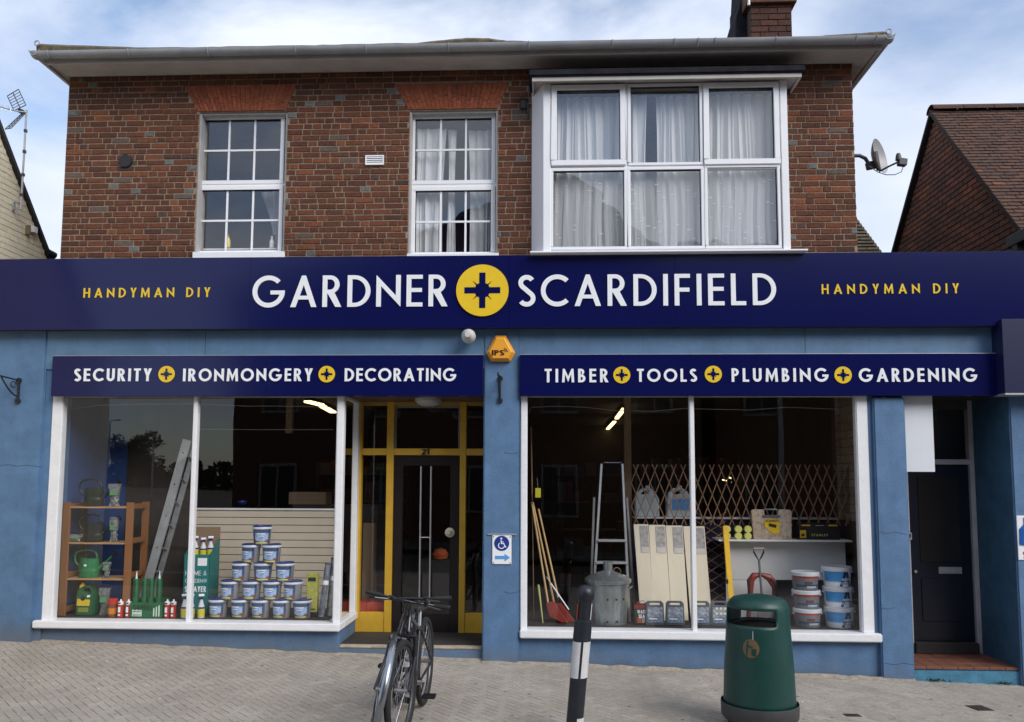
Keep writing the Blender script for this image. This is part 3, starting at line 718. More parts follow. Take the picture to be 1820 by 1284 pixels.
# ------------------------------------------------------------------ upstairs windows
def casement(parent, px, grid, Y, fw=.045, name='sash', gl=glass_up, nogrid=False):
    """frame with glass and glazing bars; px = outer rect in photo pixels"""
    x0, x1, z0, z1 = R(*px, Y); b = MB()
    for a in ((x0, x1, z1-fw, z1), (x0, x1, z0, z0+fw), (x0, x0+fw, z0+fw, z1-fw), (x1-fw, x1, z0+fw, z1-fw)): b.box(a[0], a[1], Y, Y+.06, a[2], a[3])
    s = b.build(name, upvc, parent, bevel=.006)
    b = MB(); g = .006
    for a in ((x0+fw, x1-fw, z1-fw-g, z1-fw), (x0+fw, x1-fw, z0+fw, z0+fw+g), (x0+fw, x0+fw+g, z0+fw+g, z1-fw-g), (x1-fw-g, x1-fw, z0+fw+g, z1-fw-g)): b.box(a[0], a[1], Y+.016, Y+.05, a[2], a[3])
    b.build('gasket', gasket, parent)
    MB().add([(x0+fw+.001, Y+.03, z0+fw+.001), (x1-fw-.001, Y+.03, z0+fw+.001), (x1-fw-.001, Y+.03, z1-fw-.001), (x0+fw+.001, Y+.03, z1-fw-.001)], [(0, 1, 2, 3)]).build('pane', gl, parent)
    if grid:
        gx0, gx1, gz0, gz1 = x0+fw+g, x1-fw-g, z0+fw+g, z1-fw-g
        for i in range(1, grid[0]): x = gx0+(gx1-gx0)*i/grid[0]; MB().box(x-.011, x+.011, Y+.022, Y+.036, gz0, gz1).build('glazing_bar', upvc, parent)
        for i in range(1, grid[1]): z = gz0+(gz1-gz0)*i/grid[1]; MB().box(gx0, gx1, Y+.0205, Y+.0375, z-.011, z+.011).build('glazing_bar', upvc, parent)
    return x0, x1, z0, z1
def curtain_sheet(parent, x0, x1, z0, z1, Y, m, folds=9, amp=.03, gather=0.0, name='curtain', top=None, side=0, seed=0):
    rnd = random.Random(seed); nx, nz_ = folds*8, 14; b = MB(); ph = [rnd.uniform(0, 6) for _ in range(3)]
    for j in range(nz_+1):
        t = j/nz_; zz = z1+(z0-z1)*t
        for i in range(nx+1):
            u = i/nx
            if gather:
                s = 1-gather*math.sin(min(1, t)*PI/2)**1.5; uu = (u*s) if side < 0 else 1-(1-u)*s if side > 0 else .5+(u-.5)*s
            else: uu = u
            a = amp*(math.sin(u*folds*2*PI+ph[0])+.5*math.sin(u*folds*3.7*PI+ph[1]+t)+.3*math.sin(u*folds*7.3*PI+ph[2]))
            b.v.append((x0+(x1-x0)*uu+.01*math.sin(t*5+u*9), Y+a*(.55+.5*t), zz))
    for j in range(nz_):
        for i in range(nx):
            k = j*(nx+1)+i; b.f.append([k, k+nx+1, k+nx+2, k+1]); b.mi.append(0)
    return b.build(name, m, parent, smooth=True)
YW = YB+.10
for wi, (w, sash) in enumerate(zip(wins, (((352, 505, 205, 328), (347, 502, 330, 453)), ((730, 881, 203, 328), (730, 880, 331, 456))))):
    wt_ = bpy.data.objects.new('window', None); COL.objects.link(wt_); wt_.parent = bld; wt_.location = Vector(((w[0]+w[1])/2, YW, w[2]))-origin(bld)
    b = MB()
    x0, x1, z0, z1 = w
    b.box(x0, x0+.018, YB+.02, YW+.08, z0, z1); b.box(x1-.018, x1, YB+.02, YW+.08, z0, z1); b.box(x0+.018, x1-.018, YB+.03, YW+.08, z1-.02, z1)
    b.build('frame', mat('grey_window_trim', (.42, .42, .43), .6, dirt=.3), wt_)
    b = MB(); b.box(x0+.018, x1-.018, YW+.062, YW+.1, z0, z1-.02)
    zt = R(*sash[0], YW)[2]; zb = R(*sash[1], YW)[3]
    MB().box(x0+.018, x1-.018, YW+.005, YW+.09, zb-.01, zt+.01).build('transom', upvc, wt_)
    ra = casement(wt_, sash[0], (3, 2), YW, .05); rb = casement(wt_, sash[1], (3, 2), YW, .05)
    MB().box(x0-.01, x1+.02, YB-.03, YW+.1, z0-.035, rb[2]-.002).build('sill', upvc, wt_, bevel=.005)
    if wi == 0:
        curtain_sheet(wt_, ra[1]-.20, ra[1]-.02, rb[2]+.12, rb[3]+.0, YW+.2, sheer, 3, .012, .75, side=0, seed=3)
        curtain_sheet(wt_, ra[1]-.34, ra[1]-.14, rb[2]+.30, rb[3]+.0, YW+.22, sheer, 3, .01, .8, side=1, seed=4)
    else:
        for k, (a, c, sd) in enumerate(((.04, .40, -1), (.42, .52, 0), (.66, .97, 1))):
            xx = ra[1]-ra[0]; curtain_sheet(wt_, ra[0]+xx*a, ra[0]+xx*c, rb[2]-.05, ra[3]-.12, YW+.13+.03*k, curtain, 3 if k != 1 else 1, .022, .12, side=sd, seed=10+k)
for (px, py, h, cmat, nm, lb, ct) in ((405, 440, 22, mat('yellow_bottle_plastic', (.75, .6, .06), .35), 'bottle', 'yellow squeezy bottle with red cap on the upstairs left window sill', 'bottle'),
                                  (483, 441, 20, mat('white_bottle_plastic', (.8, .8, .82), .35), 'bottle', 'white plastic bottle on the upstairs left window sill, beside the net curtain', 'bottle')):
    p = W(px, py, YW+.14); h_ = h/PXM(.2)
    o = thing(nm, lb, ct, (p.x, p.y, p.z))
    MB().lathe([(.026, 0), (.028, .01), (.028, h_*.6), (.014, h_*.82), (.012, h_*.9)], p, 14).build('body', cmat, o, smooth=True)
    MB().lathe([(.014, h_*.9), (.012, h_*1.1)], p, 12).build('cap', mat('red_plastic', (.45, .03, .02), .4) if h == 22 else white, o, smooth=True)
MB().box(wins[0][0], wins[0][1], YW+.1, YW+.24, W(420, 443, YW+.14).z-.02, W(420, 443, YW+.14).z-.003).build('window_board', upvc, bld)

# bay window
YBAY = -.17; YROOF = -.34
bay = bpy.data.objects.new('window', None); COL.objects.link(bay); bay.parent = bld
bz_ = W(1180, 447, YBAY).z; bay.location = Vector((0, YBAY, bz_))-origin(bld)
cols = [(978, 1108, 1112), (1118, 1244, 1248), (1256, 1385, 1392)]
top_s, bot_s = (152, 293), (305, 443)
bx_l, bx_r = W(965, 300, YBAY).x, W(1402, 300, YBAY).x
zt_ = W(1180, 146, YBAY).z
rows = [((980, 1112, 150, 294), (978, 1115, 298, 444), 1), ((1116, 1249, 148, 294), (1115, 1252, 296, 443), 0), ((1251, 1386, 146, 292), (1253, 1388, 292, 442), 1)]
b = MB(); zmid = W(1180, 297, YBAY).z
b.box(bx_l, W(979, 300, YBAY).x, YBAY-.004, YBAY+.07, bz_, zt_); b.box(W(1389, 300, YBAY).x, bx_r, YBAY-.004, YBAY+.07, bz_, zt_)
xl, xr = W(979, 300, YBAY).x, W(1389, 300, YBAY).x
for px in (1116, 1250): x = W(px, 300, YBAY).x; b.box(x-.03, x+.03, YBAY+.012, YBAY+.075, bz_+.03, zt_-.02)
b.box(xl, xr, YBAY+.016, YBAY+.078, zmid-.03, zmid+.03); b.box(xl, xr, YBAY+.016, YBAY+.078, bz_, bz_+.035); b.box(xl, xr, YBAY+.016, YBAY+.078, zt_-.03, zt_)
b.build('frame', upvc, bay, bevel=.006)
for t_, b_, opn in rows:
    ra = casement(bay, t_, None, YBAY-(.016 if opn else 0), .062 if opn else .034); rb = casement(bay, b_, None, YBAY+.001, .034)
# splayed cheeks
wl, wr = W(945, 330, YB).x, bx_r+.06
for (xa, xb) in ((bx_l, wl), (bx_r, wr)):
    s = 1 if xb > xa else -1
    b = MB(); b.add([(xa, YBAY+.02, bz_), (xb, YB-.005, bz_), (xb-s*.04, YB-.005, bz_), (xa-s*.04, YBAY+.02, bz_), (xa, YBAY+.02, zt_), (xb, YB-.005, zt_), (xb-s*.04, YB-.005, zt_), (xa-s*.04, YBAY+.02, zt_)],
          [(3, 2, 1, 0), (4, 5, 6, 7), (0, 1, 5, 4), (1, 2, 6, 5), (2, 3, 7, 6), (3, 0, 4, 7)]); b.build('side_panel', upvc, bay)
b = MB(); b.box(W(942, 447, YBAY-.05).x, W(1436, 447, YBAY-.05).x, YBAY-.06, YB+.1, bz_-.022, bz_-.002); b.build('sill', upvc, bay, bevel=.004)
b = MB(); b.box(bx_l+.02, bx_r-.02, YBAY+.08, YB+.24, bz_-.001, bz_+.02); b.build('window_board', upvc, bay)
rx0, rx1 = W(940, 124, YROOF).x, W(1432, 116, YROOF).x
rz1, rz0 = W(1180, 119, YROOF).z, W(1180, 131, YROOF).z
b = MB(); b.box(rx0, rx1, YROOF, YB+.0, rz0, rz1); b.build('roof', leadm, bay, bevel=.012, seg=2)
b = MB(); b.box(rx0+.035, rx1-.035, YROOF+.03, YROOF+.05, rz0-.05, rz0+.0); b.box(rx0+.035, rx0+.055, YROOF+.05, YB, rz0-.05, rz0); b.box(rx1-.055, rx1-.035, YROOF+.05, YB, rz0-.05, rz0)
b.box(rx0+.055, rx1-.055, YROOF+.05, YB, zt_+.002, zt_+.012); b.build('soffit', soff, bay, bevel=.003)
xs_ = [W(p, 300, YBAY+.15).x for p in (985, 1105, 1118, 1150, 1170, 1240, 1262, 1384)]
ztop = zt_-.08
curtain_sheet(bay, xs_[0]-.05, xs_[1]+.02, bz_-.0, ztop, YBAY+.17, curtain, 7, .03, 0, seed=21)
curtain_sheet(bay, xs_[2]-.03, xs_[3], bz_, ztop, YBAY+.15, curtain, 2, .02, .1, side=-1, seed=22)
curtain_sheet(bay, xs_[4]-.02, xs_[5]+.03, bz_, ztop, YBAY+.17, curtain, 5, .03, 0, seed=23)
curtain_sheet(bay, xs_[6]-.04, xs_[7]+.04, bz_, ztop, YBAY+.17, curtain, 7, .03, 0, seed=24)
curtain_sheet(bay, xs_[0]-.06, xs_[7]+.06, bz_, zmid-.02, YBAY+.11, sheer, 22, .012, 0, seed=25)
rnd = random.Random(5); b = MB()
for i in range(90):
    x = rnd.uniform(xs_[0], xs_[7]); z = rnd.uniform(bz_+.06, zmid-.1); y = YBAY+.095; s = rnd.uniform(.008, .014); a = rnd.uniform(-1, 1)
    for sg in (-1, 1):
        b.add([(x, y, z), (x+sg*s*math.cos(a), y-.003, z+s*.9), (x+sg*s*1.5, y, z-.2*s)], [(0, 1, 2)])
b.build('embroidered_motifs', motifm, bay, kind='stuff')

# ------------------------------------------------------------------ ground floor
def stucco(name, px, Y0, Y1, m=blue, zfoot=None, bev=.008, parent=None, top=None):
    x0, x1, z0, z1 = R(*px, Y0)
    if zfoot is not None: z0 = min(gz(x0), gz(x1))-.2
    return MB().box(x0, x1, Y0, Y1, z0, z1 if top is None else top).build(name, m, parent or bld, bevel=bev, seg=2)
zfas0 = W(900, 583, -.13).z
ztopS = zfas0+.1
pil = []
def pilaster(pa, pb, top_py, x_off0=0, x_off1=0, ztop=None):
    x0 = (W(pa[0], top_py, 0).x+W(pa[1], 1160, 0).x)/2; x1 = (W(pb[0], top_py, 0).x+W(pb[1], 1160, 0).x)/2
    z1 = ztop if ztop else W((pa[0]+pb[0])/2, top_py, 0).z
    o = MB().box(x0, x1, 0, .55, min(gz(x0), gz(x1))-.2, z1).build('pilaster', blue, bld, bevel=.014, seg=2); return x0, x1, z1
PL = pilaster((-330, -330), (81, 57), 590, ztop=ztopS)
PC = pilaster((859, 858), (921, 925), 590, ztop=ztopS)
zlow = W(1500, 705, 0).z
PR = pilaster((1549, 1570), (1606, 1627), 707, ztop=W(1570, 706, 0).z)
PFX = W(1792, 705, 0).x*.5+W(1818, 1200, 0).x*.5
MB().box(PFX, PFX+2.6, 0, .55, gz(PFX+2.6)-.2, W(1800, 701, 0).z+.2).build('pilaster', blue, bld, bevel=.014, seg=2)
# chamfered return beside the left pier
# stall risers, step front
def riser(x0, x1, ztop, Y=.06):
    MB().box(x0, x1, Y, .5, min(gz(x0), gz(x1))-.2, ztop).build('stall_riser', blue, bld, bevel=.006)
# blue board strip above the lower signs
xa, xb = PL[1], PC[0]; z0, z1 = R(400, 800, 583, 640, .015)[2:]
MB().box(xa, xb, .015, .5, z0-.1, z1+.15).build('blue_board', blue2, bld)
MB().box(PC[1], PFX+.3, .015, .5, z0-.1, z1+.15).build('blue_board', blue2, bld)
for px in (366, 1430): x = W(px, 610, .03).x; MB().box(x-.002, x+.002, .0135, .02, z0+.0, z1).build('board_joint', dark, bld)
# upper fascia backing & roof of the shopfront
xF0, xF1 = W(-420, 520, -.13).x, W(2250, 520, -.13).x
zf1 = W(900, 454, -.13).z
MB().box(xF0, xF1, -.10, .015, zfas0+.01, zf1-.01).build('fascia_backing', dark, bld)
MB().box(xF0, xF1, -.11, YB+.3, zf1-.012, zf1+.004).build('lead_cover', leadm, bld)
hb = haunch(PL[0], PC[0], .055); hb.build('mortar_haunch', mat('haunch_mortar', (.3, .26, .21), .95, var=.25, scale=20, bump=.7), pav, kind='stuff')
haunch(PC[0], PR[1], -.003).build('mortar_haunch', MATS['haunch_mortar'], pav, kind='stuff')

# --- shop windows: (left edge px, right edge px, mullion px, sill px ...)
YF = .035; YGL = .075
def shopwin(xl, xr, mull, zsb, zst, ztop, wl, wr, return_r=False):
    w_ = bpy.data.objects.new('shop_window', None); COL.objects.link(w_); w_.parent = bld; w_.location = Vector(((xl+xr)/2, YF, zsb))-origin(bld)
    b = MB(); b.box(xl, xl+wl, YF, YF+.1, zst-.01, ztop); b.build('frame_post', white, w_, bevel=.008, seg=2)
    b = MB(); b.box(xr-wr, xr, YF, YF+.1, zst-.01, ztop); b.build('frame_post', white, w_, bevel=.012, seg=2)
    b = MB(); b.box(mull-.026, mull+.026, YF-.002, YF+.08, zst-.01, ztop); b.build('frame_post', white, w_, bevel=.008, seg=2)
    b = MB(); b.box(xl+wl, xr-wr, YF+.03, YF+.09, ztop-.035, ztop); b.build('head', mat('dusty_white_paint', (.42, .41, .38), .6, dirt=.3), w_, bevel=.004)
    for a, c in ((xl+wl, mull-.026), (mull+.026, xr-wr)):
        MB().add([(a, YGL, zst), (c, YGL, zst), (c, YGL, ztop-.035), (a, YGL, ztop-.035)], [(0, 1, 2, 3)]).build('pane', glass_sh, w_)
    return w_
ztopW = W(900, 700, YF).z
# left
lx0, lx1 = W(100, 705, YF).x*.5+W(66, 1100, YF).x*.5, W(608, 900, YF).x
lm = W(341, 900, YF).x
lst = W(330, 1105, YF).z; lsb = W(330, 1120, -.02).z
MB().box(PL[1]-.01, lx0+.005, .032, .4, gz(PL[1])-.2, ztopS-.02).build('pilaster', blue, bld)
WL = shopwin(lx0, lx1, lm, lsb, lst, ztopW, .125, .085)
rdepth = .85
MB().box(lx0-.06, lx1+.015, -.03, .2, lsb, lst).build('sill', white, WL, bevel=.01, seg=2)
MB().box(lx1-.17, lx1+.015, .2, rdepth-.01, lsb, lst).build('sill', white, WL, bevel=.01, seg=2)
riser(PL[1]-.05, lx1-.01, lsb); MB().box(lx1-.12, lx1-.01, .5, rdepth, gz(lx1)-.2, lsb).build('stall_riser', blue, bld)
# right
qx0, qx1 = W(925, 900, YF).x, W(1538, 900, YF).x+.06
qm = W(1232, 900, YF).x
qst = W(1240, 1120, YF).z; qsb = W(1240, 1136, -.02).z
qst = (W(940, 1116, YF).z+W(1560, 1128, YF).z)/2+.0; qsb = (W(930, 1134, -.02).z+W(1568, 1143, -.02).z)/2
WR = shopwin(qx0, qx1, qm, qsb, qst, ztopW, .075, .13)
MB().box(PC[1]+.01, W(1569, 1135, -.03).x, -.03, .2, qsb, qst).build('sill', white, WR, bevel=.01, seg=2)
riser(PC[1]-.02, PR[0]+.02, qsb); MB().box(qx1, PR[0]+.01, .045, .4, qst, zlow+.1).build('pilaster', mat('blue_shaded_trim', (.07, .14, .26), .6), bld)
# return window into the porch
rv = bpy.data.objects.new('shop_window', None); COL.objects.link(rv); rv.parent = bld; rv.location = Vector((lx1, .4, lst))-origin(bld)
MB().box(lx1-.07, lx1-.0, rdepth-.12, rdepth-.02, lst, ztopW).build('frame_post', white, rv, bevel=.006)
MB().box(lx1-.06, lx1-.01, .13, rdepth-.12, ztopW-.04, ztopW).build('head', white, rv)
MB().add([(lx1-.03, .135, lst), (lx1-.03, rdepth-.12, lst), (lx1-.03, rdepth-.12, ztopW-.04), (lx1-.03, .135, ztopW-.04)], [(0, 1, 2, 3)]).build('pane', glass_sh, rv)
# --- shop porch
YD = .85
porch = bpy.data.objects.new('porch', None); COL.objects.link(porch); porch.parent = bld; porch.location = Vector((-1.3, YD, 0))-origin(bld)
sz = W(740, 1149, .07).z
st = MB(); st.box(lx1-.02, PC[0]+.01, .07, YD+.1, gz(PC[0])-.2, sz-.03); st.build('step_front', blue, porch, bevel=.008)
MB().box(lx1-.015, PC[0]-.001, .06, YD+.1, sz-.03, sz).build('step', stonem, porch, bevel=.012, seg=2)
zc = W(740, 703, .1).z
MB().box(lx1-.01, PC[0]+.01, .1, YD+.1, zc, zc+.03).build('ceiling_board', mat('brown_porch_ceiling', (.13, .075, .05), .7, var=.2), porch)
def dX(px): return W(px, 950, YD).x
def dZ(py): return W(745, py, YD).z
xe = PC[0]+.0; zd0, zh0, zh1, ztp, zth = sz, dZ(809.5), dZ(797.5), dZ(721), dZ(712)
fr = MB()
posts = [(dX(633), dX(641)), (dX(685.5), dX(698)), (dX(816.5), dX(827.5))]
for a, c in posts: MB().box(a, c, YD-.03, YD+.06, zd0, zc).build('door_frame_post', yel, porch, bevel=.004)
gaps = [(posts[0][1], posts[1][0]), (posts[1][1], posts[2][0]), (posts[2][1], xe+.12)]
for k, (a, c) in enumerate(gaps):
    MB().box(a, c, YD-.025, YD+.055, zh0, zh1).build('transom', yel, porch, bevel=.004)
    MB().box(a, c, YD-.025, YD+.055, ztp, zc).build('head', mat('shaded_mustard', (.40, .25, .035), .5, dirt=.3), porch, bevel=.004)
    MB().add([(a, YD+.02, zh1), (c, YD+.02, zh1), (c, YD+.02, ztp), (a, YD+.02, ztp)], [(0, 1, 2, 3)]).build('pane', glass_sh, porch)
    if k != 1:
        zp = dZ(1089)
        MB().box(a, c, YD-.02, YD+.05, zd0, zp).build('bottom_panel', yel, porch, bevel=.004)
        MB().add([(a, YD+.02, zp), (c, YD+.02, zp), (c, YD+.02, zh0), (a, YD+.02, zh0)], [(0, 1, 2, 3)]).build('pane', glass_sh, porch)
# transom light inner frame
a, c = gaps[1]; b = MB()
for q in ((a, a+.025, zh1, ztp), (c-.025, c, zh1, ztp), (a+.025, c-.025, ztp-.03, ztp)): b.box(q[0], q[1], YD-.0, YD+.04, q[2], q[3])
b.build('inner_frame', mat('grey_wood_trim', (.20, .19, .18), .6), porch)
# door: dark framed glass leaf
dk = mat('dark_brown_door', (.014, .009, .010), .35, var=.2)
dr = bpy.data.objects.new('door', None); COL.objects.link(dr); dr.parent = porch; dr.location = (0, 0, 0)
b = MB(); f = .11; da, dc = a+.006, c-.006
for q in ((da, da+f, zd0+.01, zh0-.006), (dc-f, dc, zd0+.01, zh0-.006), (da+f, dc-f, zh0-.006-.12, zh0-.006), (da+f, dc-f, zd0+.01, zd0+.22)): b.box(q[0], q[1], YD, YD+.045, q[2], q[3])
b.build('door_frame', dk, dr, bevel=.003)
MB().add([(da+f, YD+.02, zd0+.2), (dc-f, YD+.02, zd0+.2), (dc-f, YD+.02, zh0-.1), (da+f, YD+.02, zh0-.1)], [(0, 1, 2, 3)]).build('pane', glass_sh, dr)
for px, y0 in ((748, 829), (766, 829)):
    x = dX(px); p0, p1 = W(px, y0, YD-.05).z, W(px, 1076, YD-.05).z
    MB().tube([(x, YD-.05, p0), (x, YD-.05, p1)], .011, 10).build('pull_bar', alu, dr, smooth=True)
for py in (955,): MB().tube([(dX(748), YD-.05, W(757, py, YD).z), (dX(766), YD-.05, W(757, py, YD).z)], .006, 8).build('pull_bar', alu, dr, smooth=True)
for px in (748, 766):
    for py in (870, 955, 1050): MB().tube([(dX(px), YD-.05, W(px, py, YD).z), (dX(px), YD+.02, W(px, py, YD).z)], .007, 8).build('bar_fixing', alu, dr, smooth=True)
kp = W(799, 947, YD-.05); MB().lathe([(.001, -.055), (.035, -.05), (.058, -.03), (.058, -.018), (.03, -.006), (.02, .02), (.02, .06)][::-1], (kp.x, kp.y, kp.z), 24, axis='Y').build('knob', mat('cream_knob', (.62, .55, .42), .3), dr, smooth=True)
# house number 21
t = MB(); x0, x1, z0, z1 = R(750, 763, 798.5, 808.5, YD-.03); word('21', x0, x1, z0+.004, z1-z0-.006, .24, YD-.034, YD-.0255, mb=t, fit=True); t.build('house_number', blk, porch)
# porch light
lp = W(761, 711, .45); lo = thing('ceiling_light', 'round white porch light unlit above the yellow framed shop door', 'ceiling light', (lp.x, .45, zc))
MB().lathe([(.155, -.001), (.155, -.035), (.14, -.035), (.13, -.06), (.08, -.085), (.001, -.092)], (lp.x, .45, zc), 28).build('lamp_shade', mat('frosted_white_shade', (.5, .5, .5), .4), lo, smooth=True)
# --- shop interior shell
sx0, sx1 = W(95, 900, .1).x-.05, PR[0]+.25; fz = gz(0)+.18; cz_ = ztopW+.25; SY = 8.5
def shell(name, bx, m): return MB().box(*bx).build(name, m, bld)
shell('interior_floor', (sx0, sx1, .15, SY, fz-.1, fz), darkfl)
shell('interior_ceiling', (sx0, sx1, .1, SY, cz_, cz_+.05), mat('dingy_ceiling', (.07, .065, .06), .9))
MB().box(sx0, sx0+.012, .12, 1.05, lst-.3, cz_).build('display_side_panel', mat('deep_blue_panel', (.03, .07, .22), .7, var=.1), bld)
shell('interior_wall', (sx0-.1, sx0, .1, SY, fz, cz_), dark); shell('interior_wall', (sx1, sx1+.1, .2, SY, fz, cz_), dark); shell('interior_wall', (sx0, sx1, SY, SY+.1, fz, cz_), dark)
# --- side doorway on the right
YS = .78
sd_ = bpy.data.objects.new('side_entrance', None); COL.objects.link(sd_); sd_.parent = bld; sd_.location = Vector((PR[1], YS, 0))-origin(bld)
s2 = W(1715, 1186, .05).z; s2b = W(1715, 1190, .05).z
MB().box(PR[1]-.02, PFX+.02, .05, YS+.1, gz(PFX)-.3, s2-.028).build('step_front', tealstep, sd_, bevel=.012, seg=2)
nt = 7
for i in range(nt):
    for j in range(4):
        xa_, xb_ = PR[1]-.02+(PFX-PR[1]+.04)*i/nt, PR[1]-.02+(PFX-PR[1]+.04)*(i+1)/nt
        ya, yb = .045+(YS-.045)*j/4, .045+(YS-.045)*(j+1)/4
        MB().box(xa_+.002, xb_-.002, ya+.002, yb-.002, s2-.028, s2+random.uniform(-.001, .001)).build('tile', quarry, sd_, bevel=.003)
zc2 = W(1700, 705, .1).z+.02
MB().box(PR[1]-.05, PFX+.05, .0, YS+.2, zc2, zc2+.05).build('ceiling_board', dark, sd_)
def eX(px, py=1000): return W(px, py, YS).x
def eZ(py): return W(1690, py, YS).z
grt = mat('grey_trim_paint', (.42, .42, .45), .5, dirt=.2)
zb_ = eZ(1142); zds = eZ(1140)
xL0, xL1 = eX(1603), eX(1617); xR0, xR1 = PFX-.058, PFX-.004
MB().box(xL1-.05, xL1, YS-.04, YS+.05, s2, zc2).build('door_frame_post', mat('white_side_frame', (.6, .6, .62), .5), sd_, bevel=.004)
MB().box(xR0, xR1, YS-.04, YS+.05, s2, zc2).build('door_frame_post', grt, sd_, bevel=.004)
MB().box(xL1, xR0, YS-.035, YS+.05, eZ(826), eZ(817)).build('transom', grt, sd_, bevel=.003)
MB().box(xL1, xR0, YS-.035, YS+.05, eZ(728), zc2).build('head', mat('dark_head_paint', (.05, .045, .045), .6), sd_)
MB().box(xL1, xR0, YS-.08, YS+.05, s2, eZ(1141)).build('threshold', dark, sd_, bevel=.006)
MB().add([(xL1, YS+.02, eZ(817)), (xR0, YS+.02, eZ(817)), (xR0, YS+.02, eZ(728)), (xL1, YS+.02, eZ(728))], [(0, 1, 2, 3)]).build('pane', glass_sh, sd_)
MB().box(xL1-.3, xR0+.3, YS+.3, YS+.35, s2, zc2).build('hall_wall', dark, sd_)
dn = mat('navy_black_door_paint', (.0075, .010, .022), .3, var=.2, scale=3)
d2 = bpy.data.objects.new('door', None); COL.objects.link(d2); d2.parent = sd_; d2.location = (0, 0, 0)
MB().box(xL1+.004, xR0-.004, YS, YS+.04, eZ(1140), eZ(827)).build('door_leaf', dn, d2, bevel=.003)
MB().box(xL1+.12, xR0-.12, YS-.008, YS+.001, eZ(1000), eZ(848)).build('door_panel', mat('dark_glazed_panel', (.02, .019, .02), .15), d2, bevel=.006)
MB().box(xL1+.12, xR0-.12, YS-.010, YS+.001, eZ(1105), eZ(1020)-.06).build('door_panel', dn, d2, bevel=.006)
x0, x1, z0, z1 = R(1668, 1709, 1008, 1020, YS)
MB().box(x0, x1, YS-.012, YS+.001, z0, z1).build('letter_box', alud, d2, bevel=.003); MB().box(x0+.02, x1-.02, YS-.018, YS-.01, z0+.018, z1-.012).build('letter_flap', alud, d2, bevel=.003)
p = W(1627, 1016, YS-.01); MB().lathe([(.018, .012), (.018, 0), (.001, -.004)], p, 14, axis='Y').build('lock', alu, d2, smooth=True)
p = W(1622, 955, .6); MB().box(p.x-.03, p.x+.04, .7, .74, p.z-.04, p.z+.045).build('entry_bell', alud, sd_, bevel=.004); 
MB().box(p.x-.01, p.x+.025, .695, .7005, p.z-.01, p.z+.03).build('bell_glass', gasket, sd_)
# right return wall of the porch: navy part then teal part
MB().box(xR1+.008, PFX+.05, YS+.001, YS+.1, s2-.02, zc2).build('return_wall', mat('navy_return_paint', (.02, .045, .085), .6, var=.2), sd_)
MB().box(PFX-.003, PFX+.002, .012, YS, s2-.02, zc2).build('return_wall', tealp, sd_)
# hairline cracks in the render
def crack(pts, Y=0.0):
    w = [W(x, y, Y) for x, y in pts]; b = MB()
    for i in range(len(w)-1):
        a, c = w[i], w[i+1]; r = .0022
        b.add([(a.x, Y-.0012, a.z-r), (c.x, Y-.0012, c.z-r), (c.x, Y-.0012, c.z+r), (a.x, Y-.0012, a.z+r)], [(0, 1, 2, 3)])
    b.build('crack', mat('crack_shadow_gap', (.035, .045, .06), .9), bld)
for q in ([(0, 828), (14, 826), (30, 829), (46, 827), (62, 829), (76, 830)], [(1562, 945), (1575, 949), (1590, 946), (1612, 950)], [(1567, 1081), (1578, 1083), (1590, 1080)], [(1572, 1179), (1590, 1182), (1605, 1179), (1625, 1182)],
          [(896, 805), (908, 807), (921, 805)], [(896, 1052), (907, 1055), (921, 1052)]): crack(q)
# ------------------------------------------------------------------ signs
sg = thing('fascia_sign', 'long navy sign board across the shopfront with white and yellow raised lettering and round emblem', 'shop sign', (0, -.13, zfas0))
YS1 = -.13
joints = [xF0, W(443, 520, YS1).x, W(905, 520, YS1).x, W(1200, 520, YS1).x, xF1]
for a, c in zip(joints, joints[1:]):
    MB().box(a+.0012, c-.0012, YS1, YS1+.025, zfas0, zf1).build('panel', navy, sg, bevel=.0015)
MB().box(xF0, xF1, YS1+.026, YS1+.03, zfas0+.004, zf1-.004).build('backing', dark, sg)
text_px('GARDNER', 450, 796, 490, 546, YS1, 'letter', swht, sg, w=.146, th=.012, letters=True)
text_px('SCARDIFIELD', 922, 1379, 488, 544, YS1, 'letter', swht, sg, w=.146, th=.012, letters=True)
emblem(857.5, 517, 47.5, YS1, sg, .02)
text_px('HANDYMAN DIY', 149, 374, 512, 529, YS1, 'letter', syel, sg, w=.165, th=.008, letters=True)
text_px('HANDYMAN DIY', 1460, 1704, 505, 522.5, YS1, 'letter', syel, sg, w=.165, th=.008, letters=True)
# lower signs
YS2 = -.055
def low_sign(label, xa, xb, words, embs, jn, y0=631, y1=704):
    z0, z1 = W(900, y1, YS2).z, W(900, y0, YS2).z
    o = thing('shop_sign', label, 'shop sign', ((xa+xb)/2, YS2, z0))
    MB().box(xa, xb, YS2+.02, .03, z0+.003, z1-.003).build('sign_box', navy, o)
    js = [xa]+[W(p, 660, YS2).x for p in jn]+[xb]
    for a, c in zip(js, js[1:]): MB().box(a+.001, c-.001, YS2, YS2+.02, z0, z1).build('panel', navy, o, bevel=.0015)
    MB().box(xa, xb, YS2-.002, .03, z1+.0, z1+.006).build('trim', alud, o)
    for t_, a, c, yt, yb in words: text_px(t_, a, c, yt, yb, YS2, 'letter', swht, o, w=.19, th=.01, letters=True)
    for ex, ey in embs: emblem(ex, ey, 15, YS2, o, .01)
    return o
low_sign('navy sign reading SECURITY, IRONMONGERY, DECORATING above the left shop window', W(92, 665, YS2).x, PC[0]-.004,
         [('SECURITY', 133, 270, 655.5, 678), ('IRONMONGERY', 326, 556, 655.5, 678), ('DECORATING', 613, 811, 655, 678)], [(296.5, 665.5), (581, 665.5)], [480])
